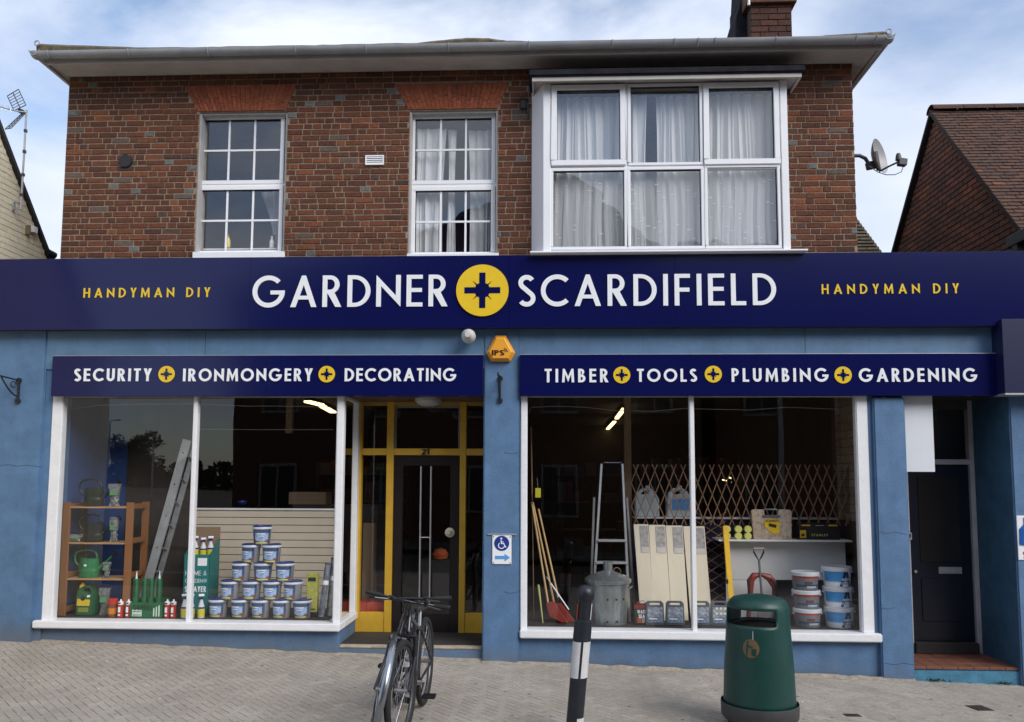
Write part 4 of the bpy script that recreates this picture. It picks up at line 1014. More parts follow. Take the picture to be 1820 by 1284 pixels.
low_sign('navy sign reading TIMBER, TOOLS, PLUMBING, GARDENING above the right shop window', PC[1]+.004, PFX+.02,
         [('TIMBER', 968, 1081, 656, 680), ('TOOLS', 1132, 1238, 656, 679), ('PLUMBING', 1300, 1472, 655, 679), ('GARDENING', 1526, 1736, 655, 679)], [(1105, 667), (1267.5, 665.5), (1498, 667)], [1345])
# neighbour's navy box at the right edge
x0 = W(1784, 640, -.2).x; z0, z1 = W(1800, 699, -.2).z, W(1800, 567, -.2).z
o = thing('sign_box', 'blank dull navy box sign cut off by the right edge beside the long shop sign', 'sign', (x0+.8, -.2, z0))
MB().box(x0, x0+2.2, -.2, .012, z0, z1).build('panel', navy2, o, bevel=.004)
MB().box(x0-.004, x0+2.2, -.206, .012, z0-.018, z0).build('trim', alud, o)
# small gas sign at right edge
x0 = W(1809, 950, -.02).x; z0, z1 = W(1812, 996, -.02).z, W(1812, 917, -.02).z
o = thing('wall_sign', 'white sign with a blue gas bottle on the far right pillar', 'sign', (x0+.2, -.02, z0))
MB().box(x0, x0+.42, -.012, -.001, z0, z1).build('board', swht, o, bevel=.004)
gb = mat('gas_bottle_blue', (.01, .09, .36), .4)
MB().lathe([(.001, .40), (.03, .40), (.03, .33), (.08, .28), (.085, .12), (.08, .11)], (x0+.10, -.0, z0+.05), 20).build('bottle_print', gb, o).scale = (1, .08, 1)
t = MB(); word('S', x0+.05, x0+.10, z0+.02, .075, .2, -.016, -.0125, mb=t); t.build('lettering', mat('red_print', (.6, .06, .02), .4), o)
# accessibility sign
x0, x1, z0, z1 = R(875, 909, 952, 1003, -.01)
o = thing('access_sign', 'small white wheelchair access sign with blue arrow hanging on the middle pillar', 'sign', ((x0+x1)/2, -.012, z0))
MB().box(x0, x1, -.014, -.004, z0, z1).build('board', swht, o, bevel=.002)
pb = mat('print_blue', (.012, .04, .26), .4); plb = mat('print_light_blue', (.10, .33, .72), .4)
cx, cz = (x0+x1)/2-.002, z1-.085; rr = .082
d_ = MB().disc((cx, cz), rr, -.0165, -.0142, 36).build('symbol_disc', pb, o)
t = MB(); k = rr
P2 = lambda x, y: (cx+x*k, cz+y*k)
t.prism(arc(cx-.05*k, cz+.62*k, .13*k, .13*k, 0, 345, 14), -.018, -.0166)
t.prism(stroke([P2(-.08, .42), P2(-.05, -.02), P2(.3, -.04), P2(.48, -.48), P2(.62, -.42)], .13*k), -.0182, -.0167)
t.prism(stroke([P2(-.06, .2), P2(.28, .18)], .1*k), -.0184, -.0168)
t.prism(stroke(arc(cx-.03*k, cz-.28*k, .40*k, .40*k, 130, 340, 20), .11*k), -.0186, -.0169)
t.build('symbol', swht, d_)
za = z0+.072; MB().prism([(x0+.03, za-.018), (x1-.075, za-.018), (x1-.075, za-.042), (x1-.015, za), (x1-.075, za+.042), (x1-.075, za+.018), (x0+.03, za+.018)], -.016, -.0142).build('arrow', plb, o)
for a in (x0+.014, x1-.014):
    for c in (z0+.014, z1-.014): MB().disc((a, c), .006, -.017, -.0142, 10).build('screw', blk, o)
ra, rb = W(866, 950, -.01), W(918, 950, -.01)
MB().box(ra.x, rb.x, -.012, -.001, ra.z-.008, ra.z+.008).build('rail', alud, o, bevel=.002)
# white blank board by the side door
x0, x1 = (W(1604, 707, .1).x+W(1607, 840, .1).x)/2, (W(1657, 707, .1).x+W(1662, 840, .1).x)/2
z0, z1 = W(1634, 839, .1).z, W(1634, 700, .1).z
o = thing('blank_board', 'blank white board hanging at the top of the side doorway', 'board', ((x0+x1)/2, .1, z0))
MB().box(x0+.0, x1, .1, .125, z0, z1).build('board', mat('plain_white_board', (.70, .73, .78), .4, var=.03), o, bevel=.002)
# alarm box
c = [(881, 597), (899, 597), (916, 628), (907, 643), (873, 643), (864, 628)]
w_ = [W(x, y, -.02) for x, y in c]; cxm = sum(p.x for p in w_)/6; czm = sum(p.z for p in w_)/6
o = thing('alarm_box', 'orange burglar alarm box with dark lettering on the middle blue pillar', 'alarm box', (cxm, -.02, czm))
amb = mat('alarm_orange', (.80, .36, .035), .32, var=.04)
outer = [(cxm+(p.x-cxm)*1.0, czm+(p.z-czm)*1.0) for p in w_]; inner = [(cxm+(p.x-cxm)*.76, czm-.004+(p.z-czm)*.76) for p in w_]
b = MB(); b.v = [(x, -.001, z) for x, z in outer]+[(x, -.035, z) for x, z in outer]+[(x, -.085, z) for x, z in inner]
b.f = [[i, i+6, (i+1) % 6+6, (i+1) % 6] for i in range(6)]+[[i+6, i+12, (i+1) % 6+12, (i+1) % 6+6] for i in range(6)]+[[17, 16, 15, 14, 13, 12]]
b.mi = [0]*13; b.build('case', amb, o, bevel=.004)
t = MB(); x0, x1, z0, z1 = R(874, 896, 625, 632, -.085); word('IPS', x0, x1, z0, (z1-z0)*1.35, .2, -.0885, -.084, mb=t, fit=True); t.build('lettering', mat('maroon_print', (.03, .005, .01), .4), o)
q = W(895, 626, -.085)
for i, r in enumerate((.018, .031, .044)):
    MB().prism(stroke(arc(q.x, q.z-.003, r, r, 5, 85, 8), .006), -.0872, -.0853).build('signal_arc', MATS['maroon_print'], o)
# flood light / camera under the sign
p = W(834, 598, -.10)
o = thing('security_light', 'round white security light under the long sign beside the alarm box', 'security light', (p.x, -.10, p.z))
MB().lathe([(.001, -.03), (.055, -.03), (.074, -.02), (.078, 0), (.078, .05), (.05, .09), (.03, .14)][::-1], (p.x-.005, p.y, p.z-.005), 28, axis='Y').build('body', mat('grubby_white_plastic', (.58, .58, .58), .35, dirt=.3), o, smooth=True)
MB().lathe([(.001, -.04), (.052, -.036), (.055, -.029)][::-1], (p.x-.005, p.y, p.z-.005), 28, axis='Y').build('lens', mat('pale_lens', (.78, .8, .82), .12), o, smooth=True)
# hanging basket brackets
def bracket(px, py, h, ang, label):
    p = W(px, py, 0); s = h/PXM(0)
    o = thing('wall_bracket', label, 'bracket', (p.x, 0, p.z), 'empty hanging basket brackets')
    d = Vector((math.sin(ang), -math.cos(ang), 0))
    q = lambda a, z: tuple(Vector((p.x, -.012, p.z))+d*a+Vector((0, 0, z)))
    b = MB(); b.obox(q(0, -s*.5), q(0, s*.5), .018, .03, (0, 1, 0)); b.build('back_bar', blk, o, bevel=.003)
    for z in (-s*.5, s*.5): MB().lathe([(.03, .012), (.03, -.006), (.015, -.02), (.001, -.024)], q(0, z), 14, axis='Y').build('boss', blk, o, smooth=True)
    MB().tube([q(0, s*.5), q(s*.55, s*.56), q(s*1.1, s*.62), q(s*1.16, s*.5)], .009, 8).build('arm', blk, o, smooth=True)
    MB().tube([q(0, -s*.3)]+[q(s*.9*t, -s*.3+s*.85*t**1.7) for t in (.2, .4, .6, .8, 1)], .009, 8).build('brace', blk, o, smooth=True)
    MB().tube([q(s*.28+s*.14*math.cos(t), s*.28+s*.14*math.sin(t)) for t in [k*PI/6 for k in range(12)]], .006, 6, closed=True).build('scroll', blk, o, smooth=True)
bracket(34, 695, 38, math.radians(-18), 'black iron hanging basket bracket on the left blue pier')
bracket(889, 693, 40, math.radians(-2), 'black iron hanging basket bracket below the alarm box')
# vents
p = W(224, 287, YB); o = thing('flue_cap', 'round black flue cap on the brick wall left of the upstairs windows', 'vent', (p.x, YB, p.z))
MB().lathe([(.075, .02), (.078, -.01), (.072, -.04), (.055, -.045), (.052, -.02), (.03, -.025), (.028, -.055), (.001, -.06)], p, 28, axis='Y').build('cap', blk, o, smooth=True)
x0, x1, z0, z1 = R(649, 682, 276, 293, YB-.02)
o = thing('air_vent', 'white louvred air vent in the brickwork between the two sash windows', 'vent', ((x0+x1)/2, YB, z0))
b = MB()
for q in ((x0, x1, z1-.014, z1), (x0, x1, z0, z0+.014), (x0, x0+.014, z0+.014, z1-.014), (x1-.014, x1, z0+.014, z1-.014)): b.box(q[0], q[1], YB-.02, YB+.01, q[2], q[3])
b.build('frame', upvc, o); MB().box(x0+.01, x1-.01, YB-.004, YB, z0+.01, z1-.01).build('back', gasket, o)
for i in range(4):
    z = z0+.014+(z1-z0-.028)*(i+.5)/4; MB().add([(x0+.014, YB-.018, z-.009), (x1-.014, YB-.018, z-.009), (x1-.014, YB-.006, z+.009), (x0+.014, YB-.006, z+.009), (x0+.014, YB-.015, z-.011), (x1-.014, YB-.015, z-.011)], [(0, 1, 2, 3), (0, 4, 5, 1)]).build('slat', upvc, o)
# satellite dish
p0 = W(1519, 277, .7); X = bx1
o = thing('satellite_dish', 'grey satellite dish on a curved arm at the right corner of the brick building', 'satellite dish', (X, .7, p0.z))
Yd = .7; dpx = lambda x, y, Y=Yd: W(x, y, Y)
gd = mat('grey_dish_metal', (.36, .36, .37), .45, var=.08); gdk = mat('dark_grey_metal', (.07, .07, .08), .5)
arm = [dpx(*q) for q in ((1516, 277), (1528, 277), (1538, 282), (1543, 290), (1545, 298))]
MB().tube(arm, .022, 10).build('arm', gdk, o, smooth=True)
MB().obox(dpx(1540, 296), dpx(1560, 292), .07, .09).build('mount', gdk, o, bevel=.008)
# dish: ellipse seen almost edge on, facing right and towards the street
dc = dpx(1565, 277); nrm = Vector((.70, -.70, .16)).normalized(); u = Vector((0, 0, 1))-nrm*nrm.z; u.normalize(); v = nrm.cross(u)
Rz, Rx = 33/PXM(Yd), 27/PXM(Yd); prof = []; vs = []; fs = []; nr, na = 6, 32
for off in (0, -.006):
    for i in range(nr+1):
        for k in range(na):
            t = i/nr; a = 2*PI*k/na; vs.append(dc+u*(Rz*t*math.sin(a))+v*(Rx*t*math.cos(a))+nrm*(.09*(t*t-1)+off))
for s_ in (0, 1):
    for i in range(nr):
        for k in range(na):
            a = s_*(nr+1)*na+i*na+k; b_ = s_*(nr+1)*na+i*na+(k+1) % na; f_ = (a, a+na, b_+na, b_); fs.append(f_ if s_ == 0 else f_[::-1])
for k in range(na): fs.append((nr*na+k, (nr+1)*na+nr*na+k, (nr+1)*na+nr*na+(k+1) % na, nr*na+(k+1) % na))
MB().add(vs, fs).build('dish', gd, o, smooth=True)
MB().obox(dpx(1556, 270), dpx(1562, 303), .05, .04).build('back_plate', gdk, o, bevel=.006)
MB().tube([dpx(1563, 305, Yd-.1), dpx(1580, 296, Yd-.25), dpx(1597, 288, Yd-.32)], .011, 8).build('feed_arm', gdk, o, smooth=True)
MB().obox(dpx(1596, 288, Yd-.32), dpx(1611, 290, Yd-.32), .07, .085).build('receiver', gdk, o, bevel=.008)
MB().lathe([(.035, 0), (.03, .05), (.02, .08)], dpx(1597, 285, Yd-.32), 14).build('receiver_cap', gdk, o, smooth=True)
MB().tube([dpx(*q, Yd-.2) for q in ((1605, 297), (1602, 306), (1590, 311), (1575, 311), (1560, 306), (1545, 296))], .005, 6).build('cable', gdk, o, smooth=True)
# outside cable box by the bay
o = thing('junction_box', 'small black cable junction at the top left corner of the bay window', 'cable box', tuple(W(930, 190, YB)))
p = W(930, 185, YB); MB().box(p.x-.035, p.x+.04, YB-.04, YB+.002, p.z-.07, p.z+.03).build('body', blk, o, bevel=.008)
MB().tube([W(925, 175, YB-.02), W(932, 195, YB-.03), W(940, 202, YB-.02), W(938, 212, YB-.01)], .008, 6).build('cable', blk, o, smooth=True)

# ------------------------------------------------------------------ neighbouring houses
# right: brick gable end with a tiled roof; ridge runs along X
Xg = bx1+2.05
A_, F_, B_ = WX(1661, 205, Xg), WX(1816, 408, Xg), WX(1594, 447, Xg)
hr = thing('brick_house', 'dark brick gable end house with brown clay tile roof on the right', 'house', (Xg+2, A_.y, gz(Xg)))
zf = gz(Xg)-.5
slB = (A_.z-B_.z)/(B_.y-A_.y); yBk = B_.y+.6; zBk = B_.z-slB*.6
slF = (A_.z-F_.z)/(A_.y-F_.y)
b = MB(); XR = Xg+9
def yz_prism(poly, x0, x1, name, m, parent, **k):
    b = MB(); n = len(poly); b.v = [(x0, y, z) for y, z in poly]+[(x1, y, z) for y, z in poly]
    b.f = [list(range(n))[::-1], [i+n for i in range(n)]]+[[i, (i+1) % n, (i+1) % n+n, i+n] for i in range(n)]; b.mi = [0]*(n+2)
    return b.build(name, m, parent, **k)
hw = yz_prism([(F_.y, zf), (F_.y, F_.z), (A_.y, A_.z), (yBk, zBk), (yBk, zf)], Xg+.012, XR, 'wall', mortar_dk, hr)
pl = []; z = F_.z-2.5; r = 0
while z < A_.z:
    yF = A_.y-(A_.z-z)/slF if z > F_.z else F_.y; yB_ = A_.y+(A_.z-z)/slB
    y = F_.y-(.11 if r % 2 else 0)
    while y < yBk:
        a, c = max(y, yF+.03), min(y+.222, yB_-.02)
        if c-a > .05: pl.append((-(a+c)/2, z, c-a-.011, .063))
        y += .222
    z += .075; r += 1
lay(pl, (Vector((Xg, 0, 0)), Vector((0, -1, 0)), Vector((0, 0, 1)), Vector((-1, 0, 0))), .03, .003, darkbrick, hw, 'brick', 'bricks', seen=lambda x, y: y < 450)
# roof slopes
ovh = .08
def tiled(parent, P0, U, D, wlen, dlen, tw=.16, gauge=.08, limit=300, m=tilem, wave=.0):
    """P0 = top corner, U along the ridge, D down the slope"""
    Nn = U.cross(D)*-1; Nn = Nn if Nn.z > 0 else -Nn; pl = []
    for j in range(int(dlen/gauge)):
        o = (j % 2)*tw/2
        if j % 2: pl.append((tw/4, -(j+.5)*gauge, tw/2-.006, gauge*1.5))
        for i in range(int(wlen/tw)):
            pl.append((i*tw+tw/2+o, -(j+.5)*gauge, tw-.006, gauge*1.5))
    O = P0+Nn*.03; tl = math.atan(.014/gauge)
    V = -(D*math.cos(tl)-Nn*0); 
    # each tile leans so that its lower edge rides over the next
    og = origin(parent); rank = []; Bm = Matrix((U, -D, Nn)).transposed().to_4x4()
    for i, p in enumerate(pl):
        c = O+U*p[0]-D*p[1]; q = visible_px(c)
        if q and 0 < q[0] < IW and 0 < q[1] < 455: rank.append((q[2], i))
    rank.sort(); top = {i for s, i in rank[:limit]}; mass = MB()
    for i, p in enumerate(pl):
        T = Matrix.Translation(O+U*p[0]-D*p[1]+U*random.uniform(-.004, .004)-og) @ Bm @ Matrix.Rotation(-.16+random.uniform(-.035, .035), 4, 'X') @ Matrix.Rotation(random.uniform(-.03, .03), 4, 'Y')
        if i in top:
            o = link('tile', piece_mesh(p[2], p[3], .014, .002, m, 'tile'), parent); o.matrix_local = T
        else:
            vv, ff = piece_geo(p[2], p[3], .014, .002); mass.add([T @ Vector(x)+og for x in vv], ff)
    if mass.v: mass.build('tiles', m, parent, kind='stuff')
ridge = Vector((Xg-ovh, A_.y, A_.z+.05)); Df = Vector((0, F_.y-A_.y, F_.z-A_.z)).normalized()
ln = (F_-A_).length+.25
rf = yz_prism([(A_.y, A_.z+.06), (A_.y+Df.y*ln, A_.z+.06+Df.z*ln), (A_.y+Df.y*ln, A_.z+Df.z*ln), (A_.y, A_.z-.0), (yBk+.2, zBk-.2*slB), (yBk+.2, zBk+.06-.2*slB)], Xg-ovh+.01, XR, 'roof', mat('roof_underlay', (.03, .025, .022), .9), hr)
tiled(rf, ridge, Vector((1, 0, 0)), Df, 5.2, ln)
for i in range(12):
    x = Xg-ovh+.02+i*.42
    b = MB(); n_ = 8; vs = []
    for xx in (x, x+.41):
        for rr in (.11, .095):
            for k in range(n_+1):
                t = PI*k/n_; vs.append((xx, A_.y+rr*math.cos(t)*1.05, A_.z+.045+rr*math.sin(t)*.9))
    q = n_+1; fs = []
    for k in range(n_): fs += [(k, 2*q+k, 2*q+k+1, k+1), (k, k+1, q+k+1, q+k), (2*q+k+1, 2*q+k, 3*q+k, 3*q+k+1), (q+k, q+k+1, 3*q+k+1, 3*q+k)]
    b.add(vs, fs).build('ridge_tile', tilem, rf)
# eaves corbel & window hint at right
c0 = WX(1812, 414, Xg-.02); MB().box(Xg-.12, XR, c0.y-.25, c0.y+.12, c0.z-.16, c0.z-.02).build('eaves_board', blk, hr, bevel=.01)
c1 = W(1806, 425, c0.y-.05); MB().box(c1.x-.02, c1.x+.08, c0.y-.08, c0.y+.02, c1.z-.6, c1.z-.02).build('downpipe', blk, hr, bevel=.01)
# left: cream painted gable, face turned to the right
Xl = bx0-1.25
p1, p2 = WX(0, 240, Xl), WX(81, 452, Xl)
hl = thing('painted_house', 'cream painted brick house with sloping black roof edge at the far left', 'house', (Xl-2, p1.y, gz(Xl)))
sl = (p1.z-p2.z)/(p2.y-p1.y); zf = gz(Xl)-.5
yA = p1.y-1.0; zA = p1.z+sl*1.0; yE = p2.y+.05; zE = p2.z-sl*.05
hw2 = yz_prism([(yA-3, zf), (yA-3, zA-3*sl), (yA, zA), (yE, zE), (yE, zf)], Xl-6, Xl-.008, 'wall', creammortar, hl)
pl = []; z = zE-1.2; r = 0
while z < zA:
    yB_ = p1.y+(p1.z-z)/sl if z > zE else yE; y = yA-.5-(.11 if r % 2 else 0)
    while y < yB_:
        a, c = y, min(y+.222, yB_-.01)
        if c-a > .05: pl.append(((a+c)/2, z, c-a-.006, .069))
        y += .222
    z += .075; r += 1
lay(pl, (Vector((Xl, 0, 0)), Vector((0, 1, 0)), Vector((0, 0, 1)), Vector((1, 0, 0))), .012, .003, creambrick, hw2, 'brick', 'bricks', seen=lambda x, y: y < 460)
dv = Vector((0, yE-p1.y, zE-p1.z)).normalized(); a = Vector((Xl, yA, zA)); c = Vector((Xl, yE+.1, zE-.1*sl))
yz_prism([(yA, zA), (yE+.12, zE-.12*sl), (yE+.12, zE+.07-.12*sl), (yA, zA+.07), (yA-3, zA-3*sl+.07), (yA-3, zA-3*sl)], Xl-6, Xl+.05, 'roof', blk, hl)
p = WX(82, 450, Xl+.03); MB().tube([(p.x, p.y+.02, p.z+.02), (p.x+.03, p.y+.14, p.z-.0)], .05, 10).build('gutter_end', blk, hl, smooth=True)
q = WX(75, 406, Xl+.03); MB().tube([(Xl-.1, q.y+.1, q.z-.5), (Xl-.1, q.y+.1, q.z)], .055, 12).build('soil_pipe', blk, hl, smooth=True)
# boxes on the cream wall
for (x, y, w__, h__, m_, nm, lb, ct) in ((56, 409, .09, .09, upvc, 'wall_vent', 'small white vent box on the cream gable wall', 'vent'), (46, 409, .03, .13, mat('old_timber', (.2, .14, .08), .8), 'wall_peg', 'small brown wooden peg beside the white vent on the cream gable', 'peg')):
    p = WX(x, y, Xl); o = thing(nm, lb, ct, tuple(p)); MB().box(Xl-.002, Xl+.06, p.y-w__/2, p.y+w__/2, p.z-h__/2, p.z+h__/2).build('body', m_, o, bevel=.006)
# tv aerial
bq = WX(37, 365, Xl+.12); Y_ = bq.y
o = thing('tv_aerial', 'television aerial on a tall pole above the cream gable', 'aerial', tuple(bq))
al = mat('weathered_aerial_metal', (.5, .5, .52), .4, metal=.5); P_ = lambda x, y, Y=Y_: W(x, y, Y)
MB().tube([P_(37, 373), P_(40, 320), P_(43, 270), P_(47, 200), P_(48, 196)], .0125, 8).build('pole', al, o, smooth=True)
for q in ((45.5, 233), (43.5, 270), (41, 311), (38, 347)): MB().obox(P_(q[0], q[1]-2.5), P_(q[0], q[1]+2.5), .032, .032).build('clamp', gdk, o)
MB().obox(P_(25, 361), P_(25, 373), .03, .02).build('bracket', alud, o)
for y in (360, 372): MB().tube([P_(25, y), P_(38, y)], .007, 6).build('bracket', alud, o)
MB().tube([P_(48, 200), P_(30, 198, Y_-.1), P_(0, 190, Y_-.3), P_(-12, 187, Y_-.35)], .009, 8).build('boom', al, o, smooth=True)
MB().obox(P_(34, 197), P_(42, 200), .05, .05).build('junction', gdk, o)
g1_, g2_, g3_, g4_ = P_(13, 171), P_(33, 159), P_(46, 187, Y_-.05), P_(25, 197, Y_-.05)
def grid(a, b_, c, d, nm):
    m_ = MB()
    for p, q in ((a, b_), (b_, c), (c, d), (d, a)): m_.tube([p, q], .006, 5)
    for i in range(1, 6): t = i/6; m_.tube([a+(d-a)*t, b_+(c-b_)*t], .004, 5)
    m_.tube([(a+b_)/2, (c+d)/2], .007, 5); m_.build(nm, gdk, o)
grid(g1_, g2_, g3_, g4_, 'reflector'); grid(P_(38, 203), P_(46, 201), P_(20, 228, Y_-.1), P_(9, 230, Y_-.12), 'reflector')
for x, y in ((18, 194), (8, 192), (2, 190)): MB().tube([P_(x-4, y-5, Y_-.2), P_(x, y, Y_-.2), P_(x+2, y+6, Y_-.2)], .005, 5).build('director', al, o)
# rear tiled roof right behind the corner
bk = thing('rear_roof', 'slope of grey brown tiles peeping out behind the right corner of the brick building', 'roof', tuple(W(1535, 440, 2.2)))
p1, p2 = W(1522, 384, 2.2), W(1562, 452, 2.2)
D = Vector((p2.x-p1.x, 0, p2.z-p1.z)).normalized()
q0, q1 = W(1500, 384, 2.2), W(1500, 460, 2.2)
base = MB().prism([(q0.x-.6, q1.z-.5), (p2.x+.1, q1.z-.5), (p2.x, p2.z), (p1.x, p1.z), (q0.x-.6, p1.z)], 2.26, 4.0).build('roof', mat('roof_underlay', (.03, .025, .022), .9), bk)
gr_t = brick_mat('grey_roof_tile', [(0, (.12, .105, .08)), (.5, (.17, .145, .11)), (1, (.10, .085, .07))], grime=.3)
Dn = Vector((0, -.45, -.9)).normalized(); b0 = Vector((q0.x-.1, 2.5, p1.z)); i = 0
rows_ = 12; hh = (p1.z-q1.z)/rows_
for j in range(rows_+1):
    z = p1.z-hh*(j+.5); xr_ = p1.x+(p2.x-p1.x)*(p1.z-z)/(p1.z-p2.z)+.015; x = q0.x-.1-(.07 if j % 2 else 0); Yr = 2.24-j*.012
    while x < xr_:
        x2 = min(x+.15, xr_); MB().add([(x+.002, Yr-.02, z-hh*.5), (x2-.002, Yr-.02, z-hh*.5), (x2-.002, Yr+.02, z+hh*.6), (x+.002, Yr+.02, z+hh*.6), (x+.002, Yr, z-hh*.5-.0), (x2-.002, Yr, z-hh*.5), (x2-.002, Yr+.04, z+hh*.6), (x+.002, Yr+.04, z+hh*.6)],
            [(0, 1, 2, 3), (0, 4, 5, 1), (1, 5, 6, 2), (4, 0, 3, 7)]).build('tile', gr_t, base); x += .15
# ------------------------------------------------------------------ things in the left shop window
zL = lst+.0          # top of the display platform, left
MB().box(lx0+.05, lx1-.09, .13, 1.02, lst-.35, lst-.002).build('display_platform', mat('dark_display_board', (.035, .03, .028), .7), bld)
zR = qst
MB().box(qx0+.02, qx1+.05, .13, 1.25, qst-.35, qst-.002).build('display_platform', MATS['dark_display_board'], bld)
def bx(px0, px1, py0, py1, Y): return R(px0, px1, py0, py1, Y)
# blue panel behind the shelf rack, dark brown partition beside it
x0, x1 = W(80, 800, 1.05).x-.1, W(226, 800, 1.05).x
MB().box(sx0, x1, 1.05, 1.08, lst-.3, ztopW+.1).build('display_back_panel', mat('deep_blue_panel', (.03, .07, .22), .7, var=.1), bld)
x2 = W(345, 800, 1.05).x
MB().box(x1, x2, 1.06, 1.10, lst-.3, ztopW+.1).build('display_back_panel', mat('brown_partition', (.05, .04, .032), .8, var=.2), bld)
# slat wall
x0, x1, z0, z1 = bx(345, 606, 907, 1110, 1.02); z0 = lst
sw = thing('slat_wall', 'beige slatted display wall with white top edge behind the tub pyramid', 'slat wall', ((x0+x1)/2, 1.02, z0))
ns = 13; hh = (z1-z0)/ns
for i in range(ns): MB().box(x0, x1, 1.02, 1.04, z0+hh*i+.004, z0+hh*(i+1)-.004).build('slat', beige, sw, bevel=.002)
MB().box(x0, x1, 1.041, 1.05, z0, z1).build('backing', dark, sw)
MB().box(x0, x1, 1.0, 1.08, z1, z1+.022).build('top_edge', white, sw, bevel=.003)
# ledge goods behind the slat wall (dim)
cardm = mat('brown_cardboard', (.24, .165, .10), .8, var=.08)
p = W(546, 905, 1.45); o = thing('cardboard_box', 'dim brown cardboard box above the slatted display wall', 'box', tuple(p))
x0, x1, zz0, zz1 = bx(513, 579, 875, 897, 1.5); 
MB().box(sx0+2.4, x1+.7, 1.4, 1.9, lst+.4, zz0).build('back_counter', dark, bld)
MB().box(x0, x1, 1.5, 1.8, zz0, zz1).build('carton', cardm, o, bevel=.004)
MB().box(x0, x1, 1.498, 1.4995, (zz0+zz1)/2-.002, (zz0+zz1)/2+.002).build('tape', mat('parcel_tape', (.3, .22, .12), .3), o)
p = W(430, 905, 1.45); bm_ = mat('cobalt_plastic', (.01, .03, .22), .35)
o = thing('blue_bowl', 'small dark blue rounded tub on the counter behind the slatted wall', 'tub', (p.x, 1.45, zz0)); MB().lathe([(.05, 0), (.065, .03), (.06, .045), (.001, .06)], (p.x, 1.45, zz0), 18).build('body', bm_, o, smooth=True)
# wooden shelf rack
p = W(168, 1100, .45)
rk = thing('shelf_rack', 'orange pine shelf rack holding watering cans in the left shop window', 'shelf rack', (p.x, .45, zL))
Wd, Dp = 126/PXM(.35), .36; Hh = W(165, 893, .35).z-zL; hx0 = W(107, 1000, .30).x; hx1 = W(233, 1000, .30).x
for x in (hx0, hx1-.085):
    MB().box(x, x+.085, .30, .325, zL, zL+Hh).build('post', woodm, rk, bevel=.003)
    MB().box(x, x+.085, .66, .685, zL, zL+Hh).build('post', woodm, rk, bevel=.003)
    for k in range(4): zz = zL+Hh*(.05+.305*k); MB().box(x+.03, x+.055, .325, .66, zz-.03, zz+.03).build('side_rail', woodm, rk, bevel=.002)
shz = []
for py in (901, 965, 1029, 1097):
    zz = W(170, py, .30).z; shz.append(zz)
    for k in range(4): MB().box(hx0+.06, hx1-.06, .305+.09*k, .305+.09*k+.08, zz-.018, zz).build('slat', mat('pine_shelf_slat', (.42, .24, .11), .6, var=.2, stretch=(1, 6, 6)), rk, bevel=.002)
# watering cans
def watering_can(px, pyb, Y, z, s, m, label, lab=False):
    x = W(px, pyb, Y).x
    o = thing('watering_can', label, 'watering can', (x, Y, z), 'watering cans on the pine rack')
    rb = .135*s; h = .25*s
    b = MB().lathe([(.001, .0), (rb*.93, 0), (rb*1.0, .012), (rb*.97, h*.35), (rb*.985, h*.37), (rb*.97, h*.39), (rb*.93, h*.62), (rb*.945, h*.64), (rb*.9, h*.9), (rb*.92, h), (rb*.84, h), (rb*.86, h*.8)], (0, 0, 0), 30)
    b.v = [(x+vx*1.0, Y+vy*.72, z+vz) for vx, vy, vz in b.v]; b.build('body', m, o, smooth=True)
    hd = [(-.13, .14), (-.19, .20), (-.205, .27), (-.18, .325), (-.12, .352), (-.02, .36), (.06, .345), (.095, .30), (.10, .245)]
    MB().tube([(x+a*s, Y, z+c*s) for a, c in hd], .013*s, 10).build('handle', m, o, smooth=True)
    sp = [(.10, .10), (.16, .15), (.24, .22), (.30, .285)]
    MB().tube([(x+a*s, Y, z+c*s) for a, c in sp], .02*s, 10, rs=[.032*s, .022*s, .016*s, .013*s]).build('spout', m, o, smooth=True)
    d = Vector((.75, 0, .66)).normalized(); q = Vector((x+.30*s, Y, z+.285*s)); MB().tube([q, q+d*.02*s, q+d*.05*s, q+d*.055*s], .03, 14, rs=[.014*s, .02*s, .042*s, .04*s]).build('rose', blk, o, smooth=True)
    if lab: MB().box(x-.015, x+.012, Y-rb*.72-.004, Y-rb*.72+.004, z+h*.62, z+h*.72).build('label', swht, o)
grn = mat('green_can_plastic', (.012, .17, .06), .38, var=.08); dgr = mat('dark_green_can_plastic', (.004, .010, .009), .35, var=.15)
watering_can(166, 900, .42, shz[0], .88, dgr, 'very dark green watering can standing on the top of the pine rack')
watering_can(166, 963, .42, shz[1], .88, dgr, 'very dark watering can on the second shelf of the pine rack')
watering_can(158, 1027, .42, shz[2], .88, grn, 'bright green watering can with tiny white label on the pine rack', True)
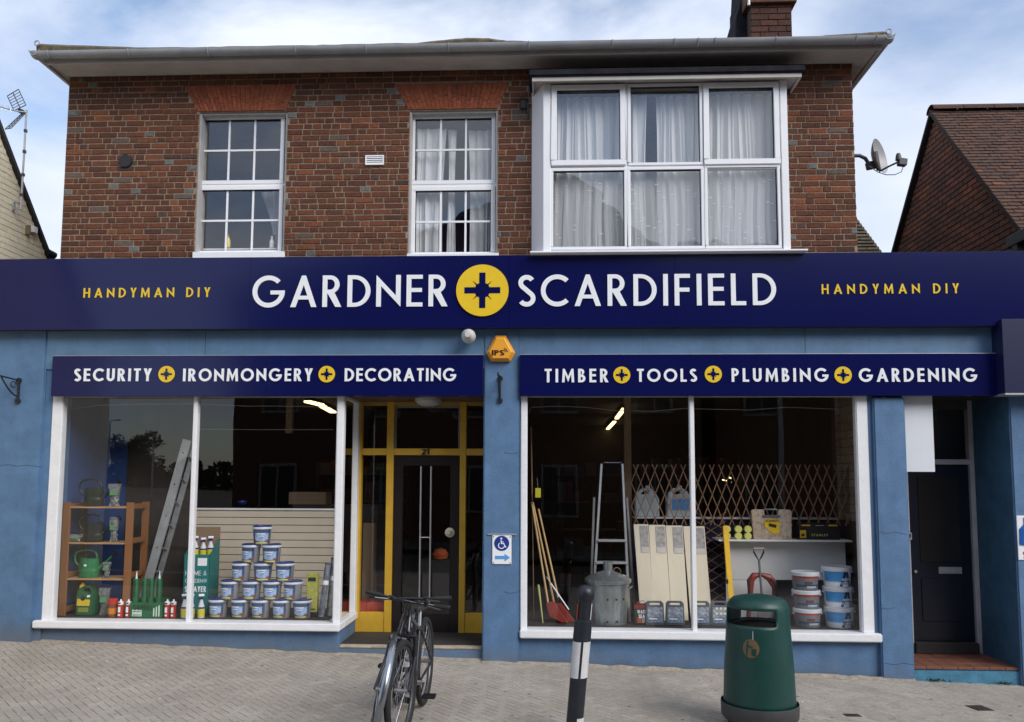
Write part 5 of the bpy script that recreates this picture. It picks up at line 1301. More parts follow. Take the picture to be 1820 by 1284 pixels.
# clear bags with white and green header card
bagm = mat('clear_crinkled_film', (.55, .58, .58), .12, var=.55, scale=22, bump=1.0, bscale=40, c2=(.12, .13, .13)); bagg = mat('green_card_print', (.10, .30, .12), .4)
def bag(px, pt, pb, wpx, Y, z, label, grp='clear bags of can roses'):
    x0, x1, _, _ = bx(px-wpx/2, px+wpx/2, pt, pb, Y); h = (pb-pt)/PXM(Y); rnd = random.Random(px)
    o = thing('clear_bag', label, 'bag', ((x0+x1)/2, Y, z), grp); nx, nz = 6, 9; b = MB()
    for s_ in (-1, 1):
        for j in range(nz+1):
            for i in range(nx+1):
                u, t = i/nx, j/nz; e = math.sin(PI*min(1, max(0, u)))*.5+.12
                b.v.append((x0+(x1-x0)*(u*.8+.1+.1*math.sin(t*5+u*3)), Y+s_*(.012+.03*e*math.sin(PI*(t*.9+.05)))+rnd.uniform(-.008, .008), z+h*t*(1 if s_ < 0 else 1)))
    q = (nx+1)*(nz+1)
    for j in range(nz):
        for i in range(nx):
            k = j*(nx+1)+i; b.f += [[k, k+1, k+nx+2, k+nx+1], [q+k+1, q+k, q+k+nx+1, q+k+nx+2]]; b.mi += [0, 0]
    b.build('film', bagm, o); MB().box(x0+(x1-x0)*.3, x0+(x1-x0)*.85, Y-.06, Y-.057, z+h*.5, z+h*.68).build('card', bagg, o)
bag(204, 858, 899, 22, .40, shz[0], 'clear bag with green card beside the dark can topping the rack')
bag(203, 918, 963, 16, .40, shz[1], 'clear bag with green card at the right of the second shelf')
bag(190, 1000, 1028, 14, .40, shz[2], 'clear bag with green card beside the bright green watering can')
bag(186, 1046, 1095, 20, .40, shz[3], 'grey clear bag beside the green and yellow bottle on the bottom shelf')
bag(134, 949, 963, 30, .38, shz[1], 'flat shiny bag lying at the left of the second shelf')
# green feed container with yellow cap
x = W(155, 1095, .40).x; o = thing('feed_bottle', 'green plant feed bottle with yellow cap and label on the lowest rack shelf', 'bottle', (x, .4, shz[3]))
z = shz[3]; dgp = mat('feed_green_plastic', (.01, .10, .04), .35)
b = MB(); b.prism([(x-.105, z), (x+.10, z), (x+.115, z+.05), (x+.105, z+.25), (x+.06, z+.345), (x-.02, z+.35), (x-.09, z+.30), (x-.11, z+.2)], .33, .45, [[(x-.03, z+.28), (x-.02, z+.325), (x+.055, z+.32), (x+.07, z+.265)]]); b.build('body', dgp, o, bevel=.012, smooth=True, seg=2)
MB().lathe([(.035, 0), (.033, .05), (.018, .058), (.015, .075)], (x-.065, .39, z+.30), 16).build('cap', mat('feed_yellow', (.72, .50, .03), .4), o, smooth=True)
MB().prism([(x-.09, z+.12), (x+.06, z+.12), (x+.065, z+.19), (x-.085, z+.20)], .328, .3299).build('label', MATS['feed_yellow'], o)
MB().disc((x-.02, z+.205), .028, .326, .3279, 20).build('emblem', blk, o); MB().box(x-.07, x+.05, .327, .3299, z+.05, z+.10).build('label', mat('olive_print', (.22, .26, .04), .4), o)
MB().prism([(x+.03, z+.215), (x+.065, z+.222), (x+.062, z+.245), (x+.027, z+.238)], .326, .3299).build('price_tag', swht, o)
# long aluminium ladder leaning, seen side on
lad = thing('ladder', 'silver aluminium ladder leaning steeply beside the pine rack', 'ladder', tuple(W(258, 1060, .7)))
def lp_(x, y, Y): return W(x, y, Y)
a0_, a1_ = lp_(251, 1078, .55), lp_(333, 782, .55)
b = MB(); d = (a1_-a0_).normalized(); b.obox(a0_, a1_, .028, .105, Vector((1, 0, .2))); b.build('stile', alud, lad, bevel=.004)
c0_, c1_ = lp_(268, 1078, .92), lp_(345, 800, .92); b = MB(); b.obox(c0_, c1_, .028, .07, Vector((1, 0, .2))); b.build('stile', alud, lad, bevel=.004)
for k in range(7): t = (k+.5)/7; MB().tube([a0_+(a1_-a0_)*t, c0_+(c1_-c0_)*t], .014, 10).build('rung', alud, lad, smooth=True)
for k in range(5):
    t = .16+k*.19; q = a0_+(a1_-a0_)*t; MB().disc((q.x, q.z), .009, .533, .5355, 10).build('rivet', blk, lad)
# grip adhesive carton with four tubes
x0, x1, z0, z1 = bx(232, 289, 1071, 1106, .24); z0 = zL; z1 = W(260, 1071, .24).z
gg = mat('adhesive_green', (.010, .12, .042), .45); ggd = mat('adhesive_dark_print', (.004, .03, .015), .4)
o = thing('adhesive_carton', 'green cardboard carton lettered GRIPFILL at the foot of the ladder', 'carton', ((x0+x1)/2, .3, z0))
MB().box(x0, x1, .22, .245, z0, z1).build('front', gg, o, bevel=.002); MB().box(x0, x1, .40, .41, z0, z1+.03).build('back', gg, o)
MB().box(x0, x0+.006, .245, .40, z0, z1).build('side', gg, o); MB().box(x1-.006, x1, .245, .40, z0, z1).build('side', gg, o); MB().box(x0, x1, .245, .40, z0, z0+.005).build('base', gg, o)
t = MB(); word('GRIPFILL', x0+.035, x1-.11, z1-.085, .055, .22, .218, .2198, mb=t); t.build('lettering', ggd, o)
MB().box(x0+.03, x0+.14, .218, .2198, z0+.02, z0+.095).build('arrow_panel', mat('pale_green_print', (.55, .68, .58), .4), o)
for k in (.035, .072):
    MB().prism([(x0+.04, z0+k), (x0+.055, z0+k-.010), (x0+.055, z0+k-.003), (x0+.13, z0+k-.003), (x0+.13, z0+k+.003), (x0+.055, z0+k+.003), (x0+.055, z0+k+.010)], .2165, .2178).build('arrow', ggd, o)
for k in range(3): MB().box(x1-.1+k*.03, x1-.085+k*.03, .218, .2198, z0+.02, z1-.06+k*.015).build('small_print', MATS['pale_green_print'], o)
for i, px in enumerate((241, 256, 268, 282)):
    x = W(px, 1050, .3).x; zt = W(px, 1029, .3).z
    q = thing('adhesive_tube', 'green adhesive tube, number %s from the left standing in the GRIPFILL carton' % ('one', 'two', 'three', 'four')[i], 'tube', (x, .31, z0+.006), 'green adhesive tubes')
    MB().lathe([(.033, .006), (.033, zt-z0-.01), (.03, zt-z0)], (x, .31, z0), 16).build('body', gg, q, smooth=True)
    b = MB()
    for k in range(6): b.box(x-.012, x+.008, .2745, .2765, zt-.045-k*.03, zt-.028-k*.03)
    b.build('print', ggd, q)
    if i in (0, 3): MB().lathe([(.012, 0), (.01, .02), (.003, .085)], (x, .31, zt), 10).build('nozzle', swht, q, smooth=True)
redc = mat('sealant_red', (.50, .03, .02), .38)
for i, (px, lb) in enumerate(((214, 'left of the pair beside the orange jar'), (228, 'right of the pair beside the orange jar'), (297, 'left of the pair just right of the green carton'), (308, 'right of the pair just right of the green carton'))):
    x = W(px, 1090, .26).x; zt = W(px, 1070, .26).z
    q = thing('sealant_cartridge', 'red and white sealant cartridge, ' + lb, 'cartridge', (x, .26, zL), 'red and white sealant cartridges')
    MB().lathe([(.029, 0), (.029, zt-zL)], (x, .26, zL), 16).build('body', redc, q, smooth=True)
    MB().lathe([(.03, zt-zL-.03), (.03, zt-zL+.0), (.012, zt-zL+.008), (.009, zt-zL+.02), (.006, zt-zL+.03)], (x, .26, zL), 14).build('cap', swht, q, smooth=True)
    for k, (c0, c1, m_) in enumerate(((.06, .12, swht), (.155, .17, blk), (.02, .04, swht))): MB().box(x-.014, x+.012, .2285, .232, zL+c0, zL+c1).build('label', m_, q)
x = W(200, 1090, .3).x; zt = W(200, 1064, .3).z; o = thing('filler_jar', 'squat jar with red lid and orange label at the foot of the pine rack', 'jar', (x, .3, zL))
MB().lathe([(.05, 0), (.05, zt-zL-.06)], (x, .3, zL), 20).build('body', mat('jar_brown', (.20, .06, .02), .4), o, smooth=True)
MB().lathe([(.053, zt-zL-.06), (.053, zt-zL-.005), (.048, zt-zL)], (x, .3, zL), 20).build('lid', redc, o, smooth=True)
MB().lathe([(.0508, .035), (.0508, .10)], (x, .3, zL), 20, a0=-PI*.95, a1=-PI*.05).build('label', mat('jar_orange', (.62, .22, .02), .4), o, smooth=True)
# sprayer display carton
tealc = mat('teal_carton', (.012, .17, .17), .5, var=.05)
x0, x1 = W(326, 1040, .5).x, W(371, 1040, .5).x; z1 = W(350, 986, .5).z; zb1 = W(350, 937, .75).z
o = thing('sprayer_display', 'teal cardboard display box reading HOME AND GARDEN SPRAYER behind the white window bar', 'display box', ((x0+x1)/2, .6, zL))
MB().box(x0, x1, .5, .51, zL, z1).build('front', tealc, o)
MB().add([(x1, .5, zL), (x1, .78, zL), (x1, .78, z1+.19), (x1, .5, z1)], [(0, 1, 2, 3)]).build('side', tealc, o); MB().add([(x0, .5, zL), (x0, .78, zL), (x0, .78, z1+.19), (x0, .5, z1)], [(3, 2, 1, 0)]).build('side', tealc, o)
MB().box(x0, x1, .78, .785, zL, zb1).build('header_card', cardm, o); MB().box(x0+.01, x1-.01, .51, .775, z1-.06, z1-.05).build('tray', cardm, o)
MB().box(x1-.14, x1-.03, .4985, .4998, z1-.13, z1-.04).build('blank_label', swht, o)
t = MB(); zq = zL+.36
word('HOME &', x0+.02, x1-.03, zq+.09, .055, .09, .498, .4998, mb=t); word('GARDEN', x0+.02, x1-.07, zq+.005, .045, .09, .498, .4998, mb=t); word('SPRAYER', x0+.02, x1-.03, zq-.10, .065, .2, .498, .4998, mb=t)
t.build('lettering', swht, o); MB().disc((x1-.045, zq+.03), .022, .498, .4998, 16).build('seal', mat('grey_print', (.25, .4, .4), .5), o)
sprw = mat('clear_white_bottle', (.62, .66, .70), .25, var=.05); spry = mat('yellow_label', (.62, .56, .04), .4); navp = mat('navy_plastic', (.01, .02, .12), .35)
def sprayer(px, pyb, pyt, Y, z, label):
    x = W(px, pyb, Y).x; h = (pyb-pyt)/PXM(Y)
    q = thing('spray_bottle', label, 'spray bottle', (x, Y, z), 'trigger spray bottles')
    MB().lathe([(.036, 0), (.038, .01), (.038, h*.38), (.035, h*.45), (.013, h*.72), (.012, h*.78)], (x, Y, z), 18).build('body', sprw, q, smooth=True)
    MB().lathe([(.0388, h*.06), (.0388, h*.36)], (x, Y, z), 18).build('label', spry, q, smooth=True); MB().lathe([(.0385, h*.37), (.037, h*.44)], (x, Y, z), 18).build('band', navp, q, smooth=True)
    MB().lathe([(.017, h*.74), (.017, h*.82), (.010, h*.84)], (x, Y, z), 14).build('collar', navp, q, smooth=True)
    d = Vector((-.8, -.6, 0)); c = Vector((x, Y, z+h*.9))
    MB().obox(c-d*.028, c+d*.035, .022, .026).build('trigger_head', swht, q, bevel=.004); MB().obox(c+d*.02+Vector((0, 0, -.01)), c+d*.04+Vector((0, 0, -.05)), .012, .012).build('trigger', navp, q)
    MB().obox(c+d*.034, c+d*.045, .015, .015).build('nozzle', navp, q)
for px, t_ in ((347, 'left'), (361, 'middle'), (374, 'right')): sprayer(px, 990, 950+(3 if px == 361 else 0), .62, z1-.045, 'trigger spray bottle, %s one in the top tray of the teal display' % t_)
for px, t_ in ((327, 'left of'), (339, 'middle of'), (357, 'right of')): sprayer(px, 1104, 1060, .28, zL, 'trigger spray bottle on the floor, %s the three before the teal display' % t_)
# pyramid of fifteen tubs
tubb = mat('tub_grey_body', (.24, .25, .27), .4); lidb = mat('tub_blue_lid', (.008, .035, .20), .35); rimw = mat('tub_white_rim', (.60, .63, .68), .35)
sky_l = mat('tub_sky_label', (.16, .34, .68), .4, var=.35, scale=25, c2=(.48, .62, .86)); shed = mat('tub_brown_label', (.24, .085, .04), .5, var=.5, scale=30, c2=(.30, .14, .06)); ylb = mat('tub_yellow_strip', (.6, .6, .22), .5)
def make_tub(x, Y, z, label):
    q = thing('paint_tub', label, 'paint tub', (x, Y, z), 'blue lidded tubs stacked in a pyramid'); c = (x, Y, z)
    MB().lathe([(.001, .001), (.088, 0), (.092, .01), (.104, .175)], c, 48).build('body', tubb, q, smooth=True)
    MB().lathe([(.108, .172), (.112, .176), (.112, .192), (.108, .198)], c, 28).build('rim', rimw, q, smooth=True)
    MB().lathe([(.108, .198), (.107, .208), (.098, .212), (.096, .206), (.001, .206)], c, 28).build('lid', lidb, q, smooth=True)
    def patch(prof, a0, a1, m, nm, n=10): MB().lathe(prof, c, n, a0=math.radians(a0), a1=math.radians(a1)).build(nm, m, q, smooth=True)
    rr = lambda zz, e: .0925+(.1035-.0925)*zz/.175+e
    def poly(pts, m, nm, e):  # shape wrapped on the front of the tub; pts in (angle, z)
        tri = tessellate_polygon([[Vector((a, zz*900, 0)) for a, zz in pts]]); b = MB()
        b.add([(x+rr(zz, e)*math.cos(math.radians(a-100)), Y+rr(zz, e)*math.sin(math.radians(a-100)), z+zz) for a, zz in pts], [t for t in tri]); b.build(nm, m, q)
    patch([(rr(.012, .0006), .012), (rr(.168, .0006), .168)], -165, -35, MATS['tub_label_blue'], 'label', 16)
    def strip(z0f, z1f, m, nm, e, a0=-60, a1=60):   # ragged label band built of thin columns
        b = MB(); n = 18
        for i in range(n+1):
            a = a0+(a1-a0)*i/n; za, zb2 = z0f(i/n), z1f(i/n)
            for zz in (za, zb2): b.v.append((x+rr(zz, e)*math.cos(math.radians(a-98)), Y+rr(zz, e)*math.sin(math.radians(a-98)), z+zz))
            if i: b.f.append([2*i-2, 2*i, 2*i+1, 2*i-1]); b.mi.append(0)
        b.build(nm, m, q)
    strip(lambda u: .016, lambda u: .062-.022*math.sin(PI*u)+.008*math.sin(u*16), shed, 'label', .0012)
    strip(lambda u: .055-.022*math.sin(PI*u), lambda u: .135-.006*abs(math.sin(u*12)), sky_l, 'label', .0018, -46, 46)
    strip(lambda u: .118, lambda u: .128, swht, 'lettering', .0026, -26, 24); strip(lambda u: .012, lambda u: .026, ylb, 'label', .0024, -40, 40)
    strip(lambda u: .092, lambda u: .10, swht, 'lettering', .0026, -18, 18)
    MB().lathe([(.001, -.002), (.016, -.002), (.016, 0)], (x+.062, Y-.078, z+.15), 12, axis='Y').build('seal', blk, q)
    return q
mat('tub_label_blue', (.06, .10, .20), .42, var=.3, scale=18)
rowsT = [('bottom', [388, 427, 464, 501, 537]), ('second', [410, 447, 484, 521]), ('third', [429, 467, 506]), ('fourth', [446, 483]), ('top', [466])]
ordn = ['first', 'second', 'third', 'fourth', 'fifth']; tub0 = None
hpx = 32.6/PXM(.38)
for r, (rn, xs_t) in enumerate(rowsT):
    for i, px in enumerate(xs_t):
        x = W(px, 1085-r*33, .38).x; z = zL+.2075*r
        lb = 'grey and blue lidded tub crowning the pyramid' if rn == 'top' else 'blue lidded tub, %s from the left in the %s row of the pyramid' % (ordn[i], rn if rn == 'bottom' else rn+' lowest')
        if tub0 is None: tub0 = make_tub(x, .38, z, lb)
        else: dup(tub0, loc=(x, .38+random.uniform(-.01, .01), z), rz=random.uniform(-.5, .5), label=lb)
# yellow roll on its dark stand, and dark rolls
x = W(556, 1040, .45).x; za, zb2 = W(556, 1088, .45).z, W(556, 1019, .45).z
o = thing('netting_roll', 'tall yellow wrapped box of netting at the right of the tub pyramid', 'packet', (x, .45, zL))
MB().box(x-.06, x+.06, .42, .50, zL, za).build('stand', blk, o, bevel=.005); MB().box(x-.062, x+.062, .41, .50, za, zb2).build('pack', mat('lime_yellow_pack', (.50, .50, .06), .4, var=.3, scale=22, c2=(.62, .60, .16)), o, bevel=.006)
MB().box(x-.045, x+.045, .4075, .4098, zb2-.09, zb2-.045).build('label', ggd, o); MB().box(x-.045, x+.045, .4075, .4098, za+.03, za+.045).build('label', ggd, o)
for i, (pa, pb, m_, lb) in enumerate((((570, 1105), (583, 1003), mat('dark_blue_roll', (.02, .03, .09), .35, var=.6, scale=16, c2=(.25, .28, .36)), 'shiny dark blue roll leaning beside the yellow packet'),
                                    ((584, 1106), (594, 992), mat('dark_grey_roll', (.035, .038, .045), .35, var=.5, scale=16, c2=(.16, .17, .19)), 'shiny dark grey roll leaning against the right window post'))):
    a, c = W(*pa, .4+.1*i), W(*pb, .55+.1*i); a.z = zL+.002; o = thing('foil_roll', lb, 'roll', tuple(a), 'shiny wrapped rolls'); MB().tube([a, c], .034, 18).build('roll', m_, o, smooth=True)
    MB().tube([c-(c-a)*.012, c+(c-a)*.003], .036, 18).build('end_cap', blk, o, smooth=True); MB().tube([a+(c-a)*.6, a+(c-a)*.68], .0352, 18).build('label', swht if i == 0 else alud, o, smooth=True)
# wires and tube lights
wm = mat('grey_cable', (.25, .24, .22), .6)
def cable(px, Y, label, name='cable', r=.005):
    o = thing(name, label, 'cable', tuple(W(*px[len(px)//2], Y))); MB().tube([W(x, y, Y) for x, y in px], r, 6).build('wire', wm, o, smooth=True)
cable([(104, 722), (130, 727), (170, 721), (230, 719), (340, 718), (440, 722), (520, 722), (590, 724)], .35, 'thin pale cable strung under the ceiling of the left shop window')
cable([(352, 763), (470, 764), (592, 764)], .6, 'straight thin wire crossing the left shop window', r=.004)
cable([(940, 735), (944, 724), (990, 722), (1040, 724), (1090, 730), (1160, 731), (1220, 726), (1240, 727), (1330, 729), (1400, 724), (1500, 728)], .35, 'thin pale cable strung under the ceiling of the right shop window')
lampm = emit_mat('warm_tube_light', (1.0, .72, .30), 2.6)
ordn2 = ['leftmost', 'second from left', 'third from left', 'rightmost']
def tube_light(pts, z, label, w=.07):
    a, c = WZ(*pts[0], z), WZ(*pts[1], z); o = thing('tube_light', label, 'tube light', tuple((a+c)/2), 'lit ceiling tube lights')
    MB().obox(a, c, w, .03).build('diffuser', lampm, o, bevel=.006); MB().obox(a+Vector((0, 0, .03)), c+Vector((0, 0, .03)), w*1.2, .03).build('fitting', dark, o)
zt2 = cz_-.06
tube_light(((546, 714), (571, 720)), zt2, 'lit yellowish ceiling light, nearer of two above the tub display', .11); tube_light(((572, 722), (592, 733)), zt2, 'lit yellowish ceiling light, farther of two above the tub display', .11)
tube_light(((1109, 727), (1096, 744)), zt2-.02, 'lit ceiling tube, upper of two seen in the right shop window'); tube_light(((1092, 750), (1080, 763)), zt2-.02, 'lit ceiling tube, lower of two seen in the right shop window')
for i, (pa, pb) in enumerate((((1284, 853), (1292, 855)), ((1296, 849), (1302, 851)), ((1300, 857), (1307, 859)), ((1309, 853), (1315, 856)))):
    a, c = W(*pa, 7.5), W(*pb, 7.5); o = thing('tube_light', 'tiny far light glowing behind the lattice, %s of four' % ordn2[i], 'tube light', tuple(a), 'tiny far lights behind the lattice'); MB().obox(a, c, .03, .018).build('diffuser', lampm, o); MB().obox(a+Vector((0, .02, .02)), c+Vector((0, .02, .02)), .03, .02).build('fitting', dark, o)
# wooden posts in the shop
for (px, Y, lb, z_) in ((512, 2.0, 'light wooden post hanging inside the shop near the ceiling lights', W(512, 770, 2.0).z), (1116, 1.6, 'brown wooden post behind the stepladder', fz)):
    x = W(px, 800, Y).x; o = thing('timber_post', lb, 'post', (x, Y, z_)); MB().box(x-.045, x+.045, Y, Y+.08, z_, cz_).build('post', mat('brown_timber', (.34, .24, .14), .7, var=.25, stretch=(5, 5, 1)), o, bevel=.004)
    MB().box(x-.06, x+.06, Y-.01, Y+.09, cz_-.06, cz_-.002).build('head_plate', brnwd, o)
# dim shelving deep in the shop with boxes
rnd = random.Random(3)
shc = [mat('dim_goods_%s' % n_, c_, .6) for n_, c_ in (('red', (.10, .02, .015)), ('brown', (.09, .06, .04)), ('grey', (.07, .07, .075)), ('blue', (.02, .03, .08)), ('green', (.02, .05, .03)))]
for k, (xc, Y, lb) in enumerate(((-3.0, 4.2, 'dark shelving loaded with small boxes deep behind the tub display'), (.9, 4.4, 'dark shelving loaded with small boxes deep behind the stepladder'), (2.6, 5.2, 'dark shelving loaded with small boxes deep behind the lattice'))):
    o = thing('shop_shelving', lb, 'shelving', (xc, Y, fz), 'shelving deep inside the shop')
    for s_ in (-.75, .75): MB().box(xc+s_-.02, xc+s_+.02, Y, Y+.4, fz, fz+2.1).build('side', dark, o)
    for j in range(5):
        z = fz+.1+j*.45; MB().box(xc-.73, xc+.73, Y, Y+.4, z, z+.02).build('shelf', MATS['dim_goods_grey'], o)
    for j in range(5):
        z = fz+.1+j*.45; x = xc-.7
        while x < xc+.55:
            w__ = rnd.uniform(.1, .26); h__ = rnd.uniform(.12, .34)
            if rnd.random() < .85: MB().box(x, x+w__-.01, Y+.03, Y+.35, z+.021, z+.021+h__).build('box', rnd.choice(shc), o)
            x += w__
# red crates seen in the porch side light
x0, x1, z0, z1 = bx(641, 684, 1071, 1089, YD+.12)
o = thing('red_crate', 'low red plastic crate behind the glass left of the shop door', 'crate', ((x0+x1)/2, YD+.2, z0-.35))
MB().box(x0-.02, W(651, 1080, YD+.12).x-.003, YD+.12, YD+.4, z0-.35, z1).build('side', mat('red_crate_plastic', (.45, .05, .03), .45), o, bevel=.004); MB().box(W(651, 1080, YD+.12).x+.003, x1+.02, YD+.12, YD+.4, z0-.35, z1).build('front', MATS['red_crate_plastic'], o, bevel=.004)
p = W(650, 930, 1.3); o = thing('cardboard_tube', 'dim brown cardboard behind the narrow glass left of the shop door', 'cardboard', (p.x, 1.3, fz)); MB().box(p.x-.04, p.x+.12, 1.3, 1.45, fz, p.z).build('carton', cardm, o, bevel=.01)
p = W(783, 985, 1.9); o = thing('orange_bag', 'orange bag glimpsed through the glass of the dark shop door', 'bag', (p.x, 1.9, p.z-.08)); MB().lathe([(.001, -.07), (.09, -.06), (.11, 0), (.07, .06), (.001, .08)], p, 14).build('bag', mat('orange_bag_fabric', (.55, .12, .03), .6), o, smooth=True); MB().box(p.x-.25, p.x+.3, 1.8, 2.2, fz, p.z-.075).build('counter', dark, o)

# ------------------------------------------------------------------ right shop window
# cream brick side wall
Xs = W(1528, 900, .15).x+.16
xb0 = W(1488, 850, 1.25).x
sw2 = MB().box(xb0, Xs+.3, 1.27, 1.4, qst, ztopW+.2).build('inner_side_wall', mortar_dk, bld)
pl = []; z = W(1500, 925, 1.25).z; r = 0
while z < ztopW+.1:
    x = xb0-(.0 if r % 2 else .15)
    while x < Xs+.2:
        a, c = max(x, xb0), x+.30
        if c-a > .05: pl.append(((a+c)/2, z+.05, c-a-.008, .094))
        x += .30
    z += .1; r += 1
lay(pl, (Vector((0, 1.26, 0)), Vector((1, 0, 0)), Vector((0, 0, 1)), Vector((0, -1, 0))), .02, .003, buffbrick, sw2, 'brick', 'bricks')
pl = []; z = W(1500, 925, 1.25).z; r = 0
while z < ztopW+.1:
    y = -.15 if r % 2 else 0
    while y < 1.1:
        pl.append((y+.30, z+.05, .292, .094)); y += .30
    z += .1; r += 1
MB().box(Xs+.10, Xs+.2, .12, 1.27, qst, ztopW+.2).build('inner_side_wall', mortar_dk, bld)
sw3 = MB().box(Xs+.08, Xs+.1, .12, 1.26, qst-.2, ztopW+.2).build('inner_side_wall', mortar_dk, bld)
lay(pl, (Vector((Xs+.07, 0, 0)), Vector((0, 1, 0)), Vector((0, 0, 1)), Vector((-1, 0, 0))), .02, .003, buffbrick, sw3, 'brick', 'bricks')
nvp = mat('dark_navy_panel', (.012, .014, .055), .7)
x0, x1, z0, z1 = bx(1125, 1530, 924, 1118, 1.22); MB().box(x0, x1, 1.22, 1.25, qst, z1).build('display_back_panel', nvp, bld)
x0b, x1b = W(1127, 919, 1.18).x, W(1488, 923, 1.18).x; zsh = W(1300, 920.5, 1.12).z
MB().box(x0b, x1b, 1.12, 1.42, zsh-.018, zsh+.0).build('ledge', white, bld, bevel=.003)
# lattice
lt = thing('wooden_trellis', 'brown wooden expanding lattice stretched across the right shop window', 'trellis', tuple(W(1300, 880, 1.0)))
YT = 1.0; tz1 = W(1300, 826, YT).z; tz0 = W(1300, 934, YT).z; step = 16.6/PXM(YT)*1.0; rise = tz1-tz0; run = rise*(16.6/42)
x = W(1118, 880, YT).x-run
xE = W(1508, 880, YT).x
xS = W(1122, 880, YT).x
while x < xE+run:
    for s_, Yo in ((1, 0), (-1, .012)):
        a = [x if s_ > 0 else x+run, tz0]; c = [x+run if s_ > 0 else x, tz1]
        # clip to the stretched width
        def clip(a, c):
            (xa_, za_), (xb_, zb_) = a, c
            def at(X): return za_+(zb_-za_)*(X-xa_)/(xb_-xa_)
            lo, hi = sorted((xa_, xb_)); L_, H_ = max(lo, xS), min(hi, xE)
            if H_-L_ < .03: return None
            return ((L_, at(L_)), (H_, at(H_)))
        q = clip(a, c)
        if q: MB().obox((q[0][0], YT+Yo, q[0][1]), (q[1][0], YT+Yo, q[1][1]), .009, .025, (0, 1, 0)).build('slat', brnwd, lt)
    x += step
# second folded lattice behind, hanging lower beside the level
lt2 = thing('wooden_trellis', 'folded end of brown lattice hanging low between the boards and the yellow level', 'trellis', tuple(W(1262, 1020, 1.1)))
xa_, xb_ = W(1237, 1000, 1.1).x, W(1292, 1000, 1.1).x; za_, zb_ = qst+.05, W(1262, 925, 1.1).z; n_ = 9
for k in range(n_):
    z = za_+(zb_-za_)*k/n_
    for s_, Yo in ((1, 0), (-1, .012)):
        a, c = ((xa_, z), (xb_, z+.24)) if s_ > 0 else ((xb_, z), (xa_, z+.24)); MB().obox((a[0], 1.1+Yo, a[1]), (c[0], 1.1+Yo, min(c[1], zb_+.1)), .009, .019, (0, 1, 0)).build('slat', brnwd, lt2)
# canisters on ledge
for i, (px, w__, lb) in enumerate(((1150, 42, 'plain pale plastic canister behind the lattice, left of two'), (1207, 44, 'pale plastic canister with blue label behind the lattice, right of two'))):
    x0, x1, z0, z1 = bx(px-w__/2, px+w__/2, 868, 919, 1.24); z0 = zsh; o = thing('plastic_canister', lb, 'canister', ((x0+x1)/2, 1.28, z0), 'pale canisters behind the lattice')
    cm_ = mat('milky_canister_plastic', (.50, .58, .62), .3, var=.06); h = z1-z0; w_2 = x1-x0
    MB().prism([(x0, z0), (x1, z0), (x1, z0+h*.62), (x1-w_2*.18, z0+h*.88), (x1-w_2*.34, z0+h), (x0+w_2*.28, z0+h), (x0+w_2*.06, z0+h*.84), (x0, z0+h*.6)], 1.20, 1.36, [[(x0+w_2*.22, z0+h*.76), (x0+w_2*.3, z0+h*.90), (x0+w_2*.55, z0+h*.90), (x0+w_2*.55, z0+h*.80)]]).build('body', cm_, o, bevel=.01, seg=2, smooth=True)
    MB().lathe([(.028, 0), (.028, .03), (.001, .031)], (x1-w_2*.45, 1.28, z0+h), 14).build('cap', swht, o, smooth=True)
    if i: MB().box(x0+w_2*.2, x1-w_2*.08, 1.193, 1.1985, z0+h*.25, z0+h*.62).build('label', plb, o)
# striped boards leaning (rectangular planks)
tops = [(1126, 1152), (1153, 1182), (1183, 1213), (1214, 1252)]
bots = [(1139, 1163), (1162, 1194), (1194, 1224), (1228, 1266)]
for i in range(4):
    Ya, Yb = .62+.03*i, .98; z1 = W(1180, 932+i, Yb).z
    bl, br = W(bots[i][0], 1112, Ya).x, W(bots[i][1], 1112, Ya).x; tl, tr_ = W(tops[i][0], 933, Yb-.06).x, W(tops[i][1], 933, Yb-.06).x
    o = thing('shelf_board', 'long pale board with packing label, %s from left of the four leaning' % ordn[i], 'board', ((bl+br)/2, Ya, zR), 'pale boards leaning in the right shop window')
    b = MB(); vs = [(bl, Ya, zR), (br, Ya, zR), (tr_, Yb-.06, z1), (tl, Yb-.06, z1)]; b.add(vs+[(x, y+.02, z) for x, y, z in vs], [(0, 1, 2, 3), (7, 6, 5, 4), (0, 4, 5, 1), (1, 5, 6, 2), (2, 6, 7, 3), (3, 7, 4, 0)]); b.build('board', palewd, o, bevel=.003)
    f = lambda u, t: Vector(vs[0])*(1-u)*(1-t)+Vector(vs[1])*u*(1-t)+Vector(vs[2])*u*t+Vector(vs[3])*(1-u)*t+Vector((0, -.003, 0))
    MB().add([f(.38, .70), f(.96, .70), f(.96, .985), f(.38, .985)], [(0, 1, 2, 3)]).build('label', mat('grey_packing_label', (.36, .34, .33), .35, var=.35, scale=28), o)
    MB().add([f(.42, .70)+Vector((0, -.002, 0)), f(.94, .70)+Vector((0, -.002, 0)), f(.94, .76)+Vector((0, -.002, 0)), f(.42, .76)+Vector((0, -.002, 0))], [(0, 1, 2, 3)]).build('label_band', mat('pale_label', (.55, .52, .5), .4), o)
